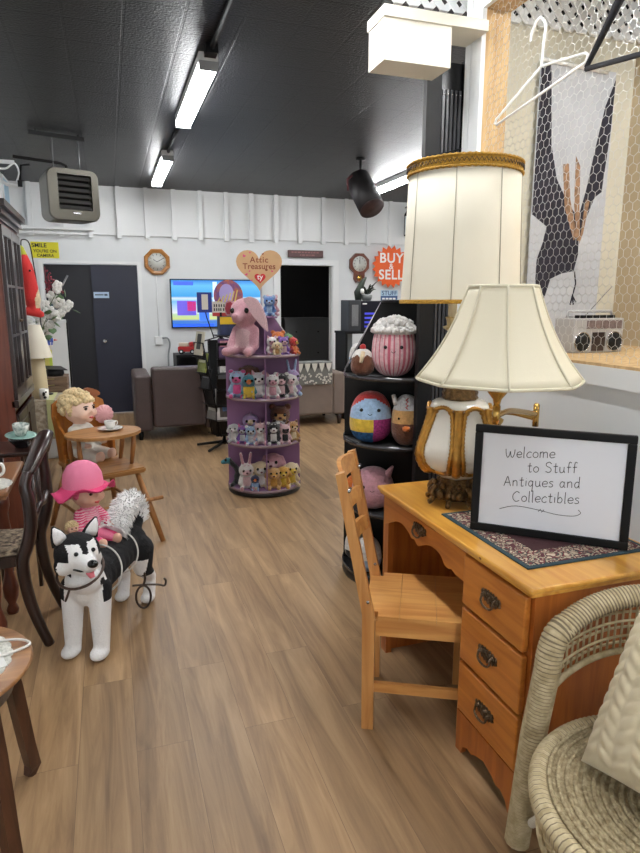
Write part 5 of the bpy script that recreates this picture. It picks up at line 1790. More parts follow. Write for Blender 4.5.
# low black console with a red toy truck, under the television
t = thing('media_console', 'black open-fronted console below the television', 'console', (1.07, 8.6, 0))
mb = MB(); mb.lo((-0.25, -0.22, 0), (-0.22, 0.22, 0.80)); mb.lo((0.27, -0.22, 0), (0.30, 0.22, 0.80)); mb.lo((-0.25, -0.22, 0.80), (0.30, 0.22, 0.835)); mb.lo((-0.22, 0.19, 0), (0.27, 0.22, 0.80)); mb.build('carcass', BLACKP, t)
mb = MB(); mb.lo((-0.22, -0.2, 0.4), (0.27, 0.19, 0.42)); mb.build('shelf', BLACKP, t)
t = thing('toy_truck', 'red toy fire truck standing on the black console under the television', 'toy truck', (0.99, 8.56, 0.8355), -0.3)
mb = MB(); mb.lo((-0.12, -0.055, 0.03), (0.12, 0.055, 0.10), bev=0.01); mb.lo((0.03, -0.05, 0.10), (0.11, 0.05, 0.16), bev=0.012); mb.build('body', M('toy_red', (176, 44, 44), 0.4), t)
mb = MB(); mb.lo((-0.11, -0.045, 0.10), (0.02, 0.045, 0.15), bev=0.01); mb.build('load', M('toy_cream', (206, 190, 170), 0.5), t)
for xx in (-0.075, 0.075):
    for s in (-1, 1):
        mb = MB(); mb.cyl((xx, s * 0.045, 0.032), (xx, s * 0.068, 0.032), 0.032, n=18); wq = mb.build('wheel', BLACKP, t)
        mb = MB(); mb.cyl((xx, s * 0.068, 0.032), (xx, s * 0.071, 0.032), 0.016, n=14); mb.build('hub', WHITE2, wq)

# taupe armchair with its back to the room
TAUPE = M('taupe_leather', (84, 70, 68), 0.42, var=0.12, vscale=5, bump=0.15, bscale=90)
t = thing('armchair', 'taupe leather armchair turned away, left of the book rack', 'armchair', (0.69, 7.45, 0))
mb = MB(); mb.lo((-0.28, -0.42, 0.14), (0.30, -0.24, 0.815), bev=0.03); mb.build('backrest', TAUPE, t)
for s in (-1, 1):
    mb = MB(); x0 = -0.47 if s < 0 else 0.30
    mb.lo((x0, -0.40, 0.10), (x0 + 0.185, 0.40, 0.735), bev=0.03); mb.build('arm', TAUPE, t)
mb = MB(); mb.lo((-0.28, -0.24, 0.12), (0.30, 0.40, 0.32), bev=0.02); mb.build('seat_base', TAUPE, t)
mb = MB(); mb.lo((-0.275, -0.23, 0.32), (0.295, 0.42, 0.46), bev=0.035); mb.build('seat_cushion', TAUPE, t)
for sx in (-0.42, 0.42):
    for sy in (-0.34, 0.34):
        mb = MB(); mb.tube([(sx, sy, 0.10), (sx, sy, 0.0)], [0.03, 0.022]); mb.build('foot', BLACKP, t)

# grey sofa chair with a patterned throw
GREY = M('warm_grey_upholstery', (128, 114, 104), 0.75, var=0.1, vscale=6, bump=0.2, bscale=200)
t = thing('lounge_chair', 'warm grey lounge chair draped with a patterned throw, in front of the doorway', 'armchair', (2.30, 7.62, 0), 0.0)
mb = MB(); mb.lo((-0.20, -0.36, 0.14), (0.32, -0.20, 0.70), bev=0.025); mb.build('backrest', GREY, t)
for s in (-1, 1):
    x0 = -0.37 if s < 0 else 0.32
    mb = MB(); mb.lo((x0, -0.355, 0.13), (x0 + 0.16, 0.36, 0.66), bev=0.025); mb.build('arm', GREY, t)
mb = MB(); mb.lo((-0.205, -0.2, 0.14), (0.318, 0.36, 0.34), bev=0.02); mb.build('seat_base', GREY, t)
mb = MB(); mb.lo((-0.2, -0.19, 0.34), (0.313, 0.38, 0.46), bev=0.03); mb.build('seat_cushion', GREY, t)
for sx in (-0.32, 0.42):
    for sy in (-0.30, 0.30):
        mb = MB(); mb.tube([(sx, sy, 0.13), (sx, sy, 0.0)], [0.035, 0.022]); mb.build('leg', DARKW, t)
t = thing('patterned_throw', 'grey throw printed with white teardrops over the lounge chair back', 'blanket', (2.30, 7.62, 0))
mb = MB(); mb.lo((-0.26, -0.385, 0.52), (0.30, -0.366, 0.80), bev=0.006); mb.lo((-0.26, -0.385, 0.708), (0.30, -0.17, 0.80), bev=0.02); cl = mb.build('cloth', M('grey_throw', (116, 116, 112), 0.9, bump=0.4, bscale=200), t)
TD = M('white_print', (220, 218, 208), 0.85)
for k in range(6):
    cx_ = -0.21 + k * 0.092
    mb = MB(); mb.prism([(cx_ - 0.035, 0.785), (cx_ + 0.035, 0.785), (cx_ + 0.028, 0.74), (cx_, 0.675), (cx_ - 0.028, 0.74)], -0.389, -0.3855, 'XZ'); mb.build('teardrop', TD, cl)
mb = MB()
random.seed(5)
for k in range(60):
    cx_, cz_ = random.uniform(-0.25, 0.29), random.uniform(0.53, 0.655)
    mb.box((cx_, -0.387, cz_), (0.022, 0.003, 0.018), (0, random.uniform(0, 3), 0))
fp = mb.build('floral_print', TD, cl); fp['kind'] = 'stuff'

# dim dresser in the back room
t = thing('dresser', 'dark grey dresser standing in the unlit room beyond the doorway', 'dresser', (3.30, 10.75, 0))
GD = M('grey_painted_wood', (112, 114, 116), 0.6)
mb = MB(); mb.lo((-0.40, -0.22, 0.06), (0.40, 0.22, 1.22)); mb.lo((-0.42, -0.24, 1.22), (0.42, 0.24, 1.25)); mb.build('carcass', GD, t)
for k in range(3):
    for s in (-1, 1):
        mb = MB(); mb.lo((s * 0.2 - 0.18, -0.235, 0.10 + k * 0.37), (s * 0.2 + 0.18, -0.22, 0.44 + k * 0.37)); dq = mb.build('drawer', GD, t)
        mb = MB(); mb.ball((s * 0.2, -0.25, 0.27 + k * 0.37), 0.015, sub=2); mb.build('knob', DARKM, dq)
for sx in (-0.36, 0.36):
    mb = MB(); mb.lo((sx - 0.03, -0.2, 0), (sx + 0.03, 0.2, 0.06)); mb.build('foot', GD, t)

# speaker, receiver stand right of the doorway
t = thing('equipment_stand', 'narrow black stand under the speaker, right of the doorway', 'stand', (3.15, 7.72, 0))
mb = MB(); mb.lo((-0.28, -0.2, 1.12), (0.33, 0.2, 1.148)); mb.build('top', BLACKP, t)
for sx in (-0.27, 0.30):
    mb = MB(); mb.lo((sx, -0.19, 0), (sx + 0.03, 0.19, 1.12)); mb.build('side_panel', BLACKP, t)
mb = MB(); mb.lo((-0.23, -0.1, 0.05), (-0.14, 0.1, 1.12)); mb.build('grey_column', M('grey_panel', (104, 110, 112), 0.5), t)
t = thing('loudspeaker', 'charcoal loudspeaker box on the black stand, left of the blue-lit equipment', 'speaker', (3.005, 7.66, 1.1485))
mb = MB(); mb.lo((-0.085, -0.14, 0), (0.085, 0.16, 0.40), bev=0.008); bx = mb.build('cabinet', M('charcoal_plastic', (52, 54, 58), 0.5), t)
mb = MB(); mb.lo((-0.045, -0.146, 0.07), (0.045, -0.1405, 0.34), bev=0.002); mb.build('grille', M('pale_grille', (120, 122, 124), 0.6, bump=1.0, bscale=400), bx)
t = thing('receiver', 'black electronics box with blue lights beside the loudspeaker', 'electronics', (3.30, 7.68, 1.1485))
mb = MB(); mb.lo((-0.2, -0.13, 0), (0.18, 0.15, 0.39), bev=0.008); mb.build('case', M('blue_black_plastic', (20, 20, 32), 0.3), t)
for k in range(4):
    mb = MB(); mb.lo((-0.15, -0.1335, 0.05 + k * 0.055), (0.02 + 0.03 * (k % 2), -0.1305, 0.075 + k * 0.055)); mb.build('blue_display', M('blue_light', (62, 66, 190), 0.4, emit=0.5), t)
mb = MB(); mb.lo((-0.18, -0.133, 0.345), (-0.12, -0.1305, 0.36)); mb.build('white_label', WI, t)
t = thing('potted_plant', 'dark leafy ornament with a round white flower on the blue-lit electronics', 'plant', (3.20, 7.68, 1.5395))
LEAF = M('dark_leaf', (42, 52, 42), 0.5, var=0.4, vscale=20)
mb = MB(); mb.lathe([(0.05, 0), (0.07, 0.03), (0.075, 0.07), (0.06, 0.08)], 20, c=(0.03, 0, 0)); mb.build('pot', M('grey_pot', (120, 124, 122), 0.5), t)
random.seed(2)
for k in range(14):
    a = random.uniform(0, 2 * PI)
    bx_ = 0.03 + random.uniform(-0.03, 0.03)
    l_ = random.uniform(0.12, 0.19) * (1.0 if k % 3 else 1.2)
    tip = Vector((bx_ + 0.7 * l_ * math.cos(a), 0.5 * l_ * math.sin(a), 0.08 + l_ * random.uniform(0.4, 0.9)))
    mb = MB(); mb.tube(spline([(bx_, 0, 0.07), Vector((bx_, 0, 0.07)).lerp(tip, 0.5) + Vector((0, 0, 0.03)), tip], 5), [0.006, 0.010, 0.018, 0.024, 0.026, 0.026, 0.024, 0.020, 0.014, 0.008, 0.003], n=6, flat=0.3); mb.build('leaf', LEAF, t)
mb = MB(); mb.cyl((-0.06, -0.05, 0.12), (-0.05, -0.065, 0.12), 0.035, n=18); mb.tube([(-0.05, -0.045, 0.12), (0.02, -0.01, 0.06)], 0.005); mb.build('flower', M('white_petal', (226, 226, 220), 0.6), t)
mb = MB(); mb.tube([(-0.08, 0.02, 0.0), (-0.09, 0.01, 0.10), (-0.03, 0.0, 0.24), (0.02, 0.0, 0.30)], [0.04, 0.055, 0.035, 0.012], n=10); mb.build('stem', LEAF, t)

# ------------------------------------------------------------------ book rack between the armchair and the mauve stand
RX0, RY0 = 1.10, 6.48
t = thing('book_rack', 'black wire revolving book rack left of the mauve toy stand', 'rack', (RX0, RY0, 0))
mb = MB(); mb.tube([(0, 0, 0.03), (0, 0, 1.42)], 0.018); mb.build('pole', BLACKP, t)
for k in range(5):
    a = k * 2 * PI / 5 + 0.2
    mb = MB(); mb.tube([(0, 0, 0.06), (0.30 * math.cos(a), 0.30 * math.sin(a), 0.018)], [0.018, 0.013]); mb.build('foot', BLACKP, t)
PKS = []
for (a, x0) in ((math.radians(200), 0), (math.radians(272), 0), (math.radians(340), 0), (math.radians(90), 0)):
    c, s = math.cos(a), math.sin(a)
    u = Vector((-s, c, 0))
    lo_, hi_ = Vector((0.09 * c, 0.09 * s, 0.14)), Vector((0.27 * c, 0.27 * s, 1.12))
    mb = MB()
    for q in (-1, 1):
        mb.tube([lo_ + u * 0.10 * q, hi_ + u * 0.10 * q], 0.007)
    for k in range(7):
        p = lo_.lerp(hi_, k / 6)
        mb.tube([p - u * 0.10, p + u * 0.10], 0.005)
        o_ = Vector((c, s, 0)) * 0.05 + Vector((0, 0, 0.02))
        if k < 6:
            mb.tube([p - u * 0.10, p - u * 0.10 + o_, p + u * 0.10 + o_, p + u * 0.10], 0.004)
    mb.tube([hi_, Vector((0, 0, 1.18))], 0.006); mb.tube([lo_, Vector((0, 0, 0.2))], 0.006)
    bl, bh = lo_ - Vector((c, s, 0)) * 0.012, hi_ - Vector((c, s, 0)) * 0.012
    d_ = Vector((c, s, 0)) * 0.004
    q_ = [mb.b.verts.new(v) for v in (bl - u * 0.095, bl + u * 0.095, bh + u * 0.095, bh - u * 0.095, bl - u * 0.095 + d_, bl + u * 0.095 + d_, bh + u * 0.095 + d_, bh - u * 0.095 + d_)]
    for ix in ((0, 1, 2, 3), (7, 6, 5, 4), (0, 4, 5, 1), (1, 5, 6, 2), (2, 6, 7, 3), (3, 7, 4, 0)):
        mb.b.faces.new([q_[i] for i in ix])
    mb.build('wire_pocket_panel', BLACKP, t)
    PKS.append((lo_, hi_, u, Vector((c, s, 0))))


def book(label, panel, f, w_, h_, th, rgb, cover, name='book', off=0.0, cat='book'):
    lo_, hi_, u, nrm = PKS[panel]
    p = lo_.lerp(hi_, f) + Vector((RX0, RY0, 0)) + nrm * 0.030 + Vector((0, 0, 0.012)) + u * off
    t = thing(name, label, cat, p, 0, 'books on the wire rack')
    t.rotation_euler = (0, 0, math.atan2(nrm.y, nrm.x) + PI / 2)
    lean = math.radians(-10)
    e = Euler((lean, 0, 0))
    mb = MB(); mb.lo((-w_ / 2, -th / 2, 0), (w_ / 2, th / 2, h_), bev=0.002); bk = mb.build('cover', M('book_' + str(rgb), rgb, 0.5, var=0.25, vscale=14), t, rot=e)
    for (x0, x1, z0, z1, c) in cover:
        mb = MB(); mb.lo((x0 * w_ - w_ / 2, -th / 2 - 0.0012, z0 * h_), (x1 * w_ - w_ / 2, -th / 2 - 0.0002, z1 * h_)); mb.build('cover_art', M('art_' + str(c), c, 0.5, var=0.4, vscale=30), bk)
    return t


book('white booklet with dark drawing in the top pocket of the left rack panel', 0, 0.86, 0.17, 0.24, 0.016, (206, 200, 180), [(0.25, 0.75, 0.25, 0.9, (60, 60, 56))])
book('green illustrated book below the white booklet on the wire rack', 0, 0.68, 0.17, 0.20, 0.018, (136, 146, 70), [(0.1, 0.9, 0.5, 0.9, (214, 214, 180))])
book('black paperback in the middle pocket of the left rack panel', 0, 0.50, 0.17, 0.21, 0.02, (34, 34, 38), [(0.15, 0.85, 0.55, 0.8, (120, 120, 124))])
book('grey magazine in the low pocket of the left rack panel', 0, 0.17, 0.18, 0.23, 0.012, (126, 124, 122), [(0.1, 0.9, 0.4, 0.9, (176, 172, 160))])
book('purple paperback near the top of the front rack panel', 1, 0.83, 0.17, 0.20, 0.02, (82, 52, 92), [(0.1, 0.9, 0.6, 0.9, (190, 120, 130))])
book('black and white floral book in the middle of the front rack panel', 1, 0.62, 0.18, 0.22, 0.018, (70, 72, 74), [(0.1, 0.5, 0.3, 0.8, (206, 206, 202)), (0.55, 0.9, 0.1, 0.5, (186, 186, 184))])
book('large white picture book low on the front rack panel', 1, 0.16, 0.20, 0.34, 0.03, (206, 204, 200), [(0.15, 0.85, 0.12, 0.78, (70, 62, 58)), (0.3, 0.6, 0.55, 0.72, (196, 138, 60)), (0.3, 0.7, 0.3, 0.5, (70, 112, 160))])
book('dark blue comic on the right panel of the wire rack', 2, 0.83, 0.18, 0.22, 0.016, (46, 70, 120), [(0.1, 0.9, 0.3, 0.8, (90, 130, 180))])
book('yellow and black book above the blue comic on the wire rack', 2, 0.60, 0.18, 0.22, 0.018, (60, 60, 66), [(0.0, 1.0, 0.7, 1.0, (226, 186, 30))])
# boxes stacked on the rack's crown and the oval topper
mb = MB(); mb.lo((-0.06, -0.14, 1.18), (0.27, 0.14, 1.19)); mb.build('crown_tray', BLACKP, t)
tt = thing('game_box', 'yellow and blue game box on the crown of the wire rack', 'box', (RX0 + 0.085, RY0, 1.191))
mb = MB(); mb.lo((-0.11, -0.09, 0), (0.11, 0.09, 0.19), bev=0.003); bq = mb.build('carton', M('dark_blue_carton', (52, 62, 98), 0.5, var=0.4, vscale=20), tt)
mb = MB(); mb.lo((-0.11, -0.0915, 0.11), (0.11, -0.0905, 0.185)); mb.build('yellow_band', M('yellow_print', (226, 186, 40), 0.5), bq)
tt = thing('oval_topper_sign', 'oval purple and orange topper sign standing on the game box', 'sign', (RX0 + 0.065, RY0, 1.382))
mb = MB(); mb.lo((-0.15, -0.012, 0.0), (0.13, 0.012, 0.15)); bq = mb.build('lower_board', M('white_print_board', (214, 208, 196), 0.5), tt)
mb = MB(); mb.lo((-0.15, -0.0135, 0.0), (0.13, -0.0122, 0.035)); mb.build('red_band', M('red_print', (188, 60, 58), 0.5), bq)
mb = MB()
random.seed(9)
for r_ in (0.065, 0.105):
    x = -0.135
    while x < 0.1:
        mb.lo((x, -0.0135, r_ - 0.012), (x + 0.012, -0.0122, r_ + 0.016)); x += random.uniform(0.018, 0.03)
mb.build('lettering', BI, bq)
mb = MB(); mb.prism([(0.02 + 0.15 * math.cos(2 * PI * i / 40), 0.21 + 0.155 * math.sin(2 * PI * i / 40)) for i in range(40)], -0.010, 0.010, 'XZ'); ov = mb.build('oval_board', M('violet_print', (112, 76, 140), 0.5, var=0.5, vscale=18, rgb2=(196, 110, 70)), tt)
mb = MB(); mb.prism([(0.0 + 0.075 * math.cos(2 * PI * i / 40), 0.225 + 0.10 * math.sin(2 * PI * i / 40)) for i in range(40)], -0.012, -0.0102, 'XZ'); mb.build('lilac_panel', M('lilac_print', (184, 170, 226), 0.5), ov)
mb = MB()
for k in range(6):
    mb.prism([(-0.10 + k * 0.035, 0.14), (-0.085 + k * 0.035, 0.14), (-0.06 + k * 0.036, 0.19 + 0.015 * k), (-0.072 + k * 0.036, 0.19 + 0.015 * k)], -0.0135, -0.0122, 'XZ')
mb.build('yellow_flash', M('yellow_flash_print', (226, 204, 110), 0.5), ov)
tt = thing('blue_picture_card', 'blue card with a white picture clipped at the upper left of the wire rack', 'card', (0.93, 6.42, 1.40), 0.1)
mb = MB(); mb.lo((-0.075, -0.004, 0.02), (0.075, 0.004, 0.22)); cq = mb.build('card', M('royal_blue_print', (36, 50, 132), 0.5), tt)
mb = MB(); mb.lo((-0.03, -0.0056, 0.05), (0.035, -0.0042, 0.20)); mb.build('white_picture', M('white_print_board'), cq)
mb = MB(); mb.tube([(0, 0.006, 0.1), (0.02, 0.02, -0.02), (0.10, 0.05, -0.24)], 0.006); mb.build('clip_wire', BLACKP, tt)
tt = thing('white_horse_figurine', 'white horse head figurine on the rack crown behind the pink elephant', 'figurine', (RX0 + 0.20, RY0 - 0.10, 1.191))
me_ = blob_mesh('figurine_body', [('c', (0, 0, 0.02), (0, 0, 0.12), 0.04, 0.032), ('c', (0, 0, 0.12), (-0.04, -0.03, 0.15), 0.032, 0.02), ('c', (0.01, 0, 0.15), (0.015, 0, 0.18), 0.012, 0.006)], 0.006, None, 1, 3)
link('body', me_, M('white_glaze', (224, 220, 212), 0.3), tt)

# ------------------------------------------------------------------ plush husky standing on the floor
HB = M('husky_black_plush', (15, 14, 17), 0.95, bump=0.5, bscale=120)
HW = M('husky_white_plush', (238, 237, 236), 0.95, bump=0.4, bscale=120)
fa = math.atan2(-0.90, -0.43)
t = thing('plush_husky', 'large black and white plush husky dog standing on the wood floor', 'plush toy', (-0.064, 2.92, 0), fa)
hd = Vector((0.63, 0.776, 0)).normalized()
hl = Vector((-hd.y, hd.x, 0))
HC = Vector((0.285, 0.0, 0.492))
V = lambda u, v, w_: tuple(HC + hd * u + hl * v + Vector((0, 0, w_)))
pr = [('c', (0.19, 0, 0.335), (-0.20, 0, 0.335), 0.098, 0.088), ('e', (0.21, 0, 0.33), (0.10, 0.095, 0.115)), ('e', (-0.21, 0, 0.33), (0.10, 0.092, 0.10)),
      ('c', (0.22, 0, 0.36), tuple(HC + Vector((-0.02, 0, -0.03))), 0.085, 0.075),
      ('e', tuple(HC), (0.09, 0.095, 0.085), (0, 0, math.atan2(hd.y, hd.x))),
      ('c', V(0.05, 0, -0.02), V(0.115, 0, -0.018), 0.052, 0.036), ('c', V(0.04, 0, -0.055), V(0.095, 0, -0.062), 0.036, 0.022),
      ('e', V(0.005, 0.058, -0.04), (0.05, 0.042, 0.045)), ('e', V(0.005, -0.058, -0.04), (0.05, 0.042, 0.045)),
      ('e', (0.27, 0.015, 0.36), (0.07, 0.085, 0.06))]
for s in (-1, 1):
    pr += [('c', (0.235, s * 0.062, 0.31), (0.262, s * 0.066, 0.05), 0.054, 0.037), ('e', (0.283, s * 0.066, 0.028), (0.056, 0.04, 0.028))]
    pr += [('c', (-0.20, s * 0.058, 0.31), (-0.205, s * 0.068, 0.21), 0.075, 0.05), ('c', (-0.205, s * 0.068, 0.21), (-0.285, s * 0.07, 0.125), 0.046, 0.033), ('c', (-0.285, s * 0.07, 0.125), (-0.262, s * 0.07, 0.04), 0.033, 0.033), ('e', (-0.243, s * 0.07, 0.026), (0.05, 0.036, 0.026))]
pr += [('c', (-0.26, 0, 0.38), (-0.31, 0, 0.44), 0.045, 0.045)]


def hmf(c, n):
    d = Vector(c) - HC
    u, v, w_ = d.dot(hd), d.dot(hl), d.z
    r = math.sqrt(u * u + v * v + w_ * w_)
    if w_ > -0.10 and r < 0.19 and (c.x > 0.15):
        if w_ < -0.012 and u > 0.012 + 0.35 * max(0, abs(v) - 0.06) and w_ > -0.1:
            return 1
        if u > 0.02 and w_ < 0.058 - 0.9 * max(0, 0.02 - abs(v)) * 2 and abs(v) < 0.062 and not (abs(v) < 0.012 and w_ > 0.02):
            return 1
        return 0
    if c.x > 0.225 and 0.255 < c.z < 0.43 and abs(c.y - 0.01) < 0.085:
        return 1
    if c.x > 0.1 and c.z < 0.262:
        return 1
    if c.x < 0 and c.z < 0.165:
        return 1
    if abs(c.y) < 0.045 and c.z < 0.27:
        return 1
    if -0.17 < c.x < 0.1 and c.z < 0.272:
        return 1
    return 0


link('body', blob_mesh('body', pr, 0.0062, hmf, 2, 6), [HB, HW], t)
mb = MB()
random.seed(4)


def shag(mb, path, rads, n, ln, seed=1):
    rnd = random.Random(seed)
    P = spline(path, 8)
    for _ in range(n):
        f = rnd.uniform(0, 1) * (len(P) - 1)
        i = min(int(f), len(P) - 2)
        p = P[i].lerp(P[i + 1], f - i)
        rr = rads[0] + (rads[1] - rads[0]) * f / (len(P) - 1)
        tdir = (P[i + 1] - P[i]).normalized()
        q = Vector((rnd.gauss(0, 1), rnd.gauss(0, 1), rnd.gauss(0, 1)))
        q = (q - tdir * q.dot(tdir))
        if q.length < 1e-4:
            continue
        q.normalize()
        a = p + q * rr * 0.85
        b_ = a + (q * 0.75 + tdir * 0.6).normalized() * ln * rnd.uniform(0.6, 1.2)
        mb.tube([a, a.lerp(b_, 0.5) + Vector((0, 0, 0.002)), b_], [0.0038, 0.0028, 0.0004], n=4, cap=False)


TP = [(-0.30, 0, 0.42), (-0.345, -0.015, 0.465), (-0.315, -0.02, 0.515), (-0.22, -0.015, 0.515), (-0.13, -0.01, 0.48), (-0.075, -0.01, 0.445)]
P = spline(TP, 6)
mb.tube(P, [0.045 + 0.012 * math.sin(PI * i / (len(P) - 1)) for i in range(len(P))], n=14)
shag(mb, TP, (0.05, 0.055), 1700, 0.036)
plab(mb.build('tail', HW, t), 'fluffy white tail curled over the back')
for s in (-1, 1):
    mb = MB()
    b0 = Vector(V(-0.01, s * 0.062, 0.062))
    tip = Vector(V(0.0, s * 0.092, 0.135))
    for (w0, dep, nm, mt, off) in ((0.036, 0.016, 'ear', HB, 0.0),):
        mb.tube([b0 - Vector((0, 0, 0.02)), b0, b0.lerp(tip, 0.5), tip], [0.036, 0.038, 0.027, 0.006], n=14, flat=0.45, upv=tuple(hd))
        er = mb.build('ear', HB, t)
    mb = MB()
    fo = hd * 0.010
    mb.tube([b0 + fo - Vector((0, 0, 0.0)), b0.lerp(tip, 0.25) + fo * 1.1, b0.lerp(tip, 0.6) + fo * 0.9, b0.lerp(tip, 0.93) + fo * 0.4], [0.026, 0.027, 0.019, 0.004], n=12, flat=0.34, upv=tuple(hd))
    mb.build('inner_ear', HW, er)
    mb = MB(); mb.ball(V(0.079, s * 0.036, 0.024), 0.0095, sub=2); mb.build('eye', EYE, t)
mb = MB(); mb.ball(V(0.150, 0, -0.006), (0.02, 0.022, 0.017), sub=3); plab(mb.build('nose', EYE, t), 'black nose')
mb = MB(); mb.tube([V(0.09, 0, -0.052), V(0.118, 0, -0.056), V(0.134, 0.002, -0.072)], [0.014, 0.017, 0.011], n=10, flat=0.35, upv=(0, 0, 1)); plab(mb.build('tongue', M('pink_felt', (226, 120, 132), 0.7), t), 'pink tongue')
mb = MB(); mb.tube([V(0.062, 0.045, -0.046), V(0.10, 0.032, -0.045), V(0.122, 0, -0.044), V(0.10, -0.032, -0.045), V(0.062, -0.045, -0.046)], 0.0045, n=6); mb.build('mouth_line', EYE, t)
mb = MB(); mb.tube([(0.28 + 0.088 * math.cos(a), 0.005 + 0.096 * math.sin(a), 0.408 - 0.045 * math.cos(a)) for a in [2 * PI * i / 30 for i in range(30)]], 0.006, n=6, closed=True)
mb.tube(spline([(0.365, 0.0, 0.365), (0.375, -0.01, 0.33), (0.372, -0.02, 0.31)], 4), 0.005, n=6)
plab(mb.build('collar', M('brown_strap', (70, 50, 40), 0.5), t), 'thin brown collar with hanging strap')
for xx, rr in ((0.105, 0.107), (-0.09, 0.100)):
    mb = MB(); mb.tube([(xx - 0.02 * math.cos(a), rr * math.sin(a), 0.335 + rr * 1.02 * math.cos(a)) for a in [2 * PI * i / 36 for i in range(36)]], 0.0042, n=6, closed=True); plab(mb.build('harness_cord', M('white_cord', (216, 212, 206), 0.7), t), 'white harness cord')

# iron hook standing beside the husky's hind leg
t = thing('iron_hook', 'twisted iron hook with a ring hanging at the husky hind leg', 'hook', (0.085, 3.035, 0))
IR = M('dark_iron', (70, 60, 54), 0.4, 0.7)
mb = MB(); mb.tube(spline([(0.0, 0.0, 0.235), (0.008, 0, 0.17), (-0.002, 0, 0.13)], 6), 0.006); mb.build('shank', IR, t)
mb = MB(); mb.tube([(-0.005 + 0.036 * math.cos(2 * PI * i / 28), 0.0, 0.067 + 0.060 * math.sin(2 * PI * i / 28)) for i in range(28)], 0.0055, closed=True); mb.build('ring', IR, t)
mb = MB(); mb.tube(spline([(-0.055, 0.0, 0.135), (0.0, 0, 0.132), (0.07, 0, 0.122), (0.10, 0, 0.112), (0.108, 0, 0.135), (0.10, 0, 0.152)], 6), 0.0055); mb.build('cross_hook', IR, t)

# ------------------------------------------------------------------ dolls
SKIN = M('doll_skin', (226, 178, 154), 0.55, var=0.08, vscale=10)
SKIN2 = M('doll_skin_pale', (232, 196, 176), 0.5)


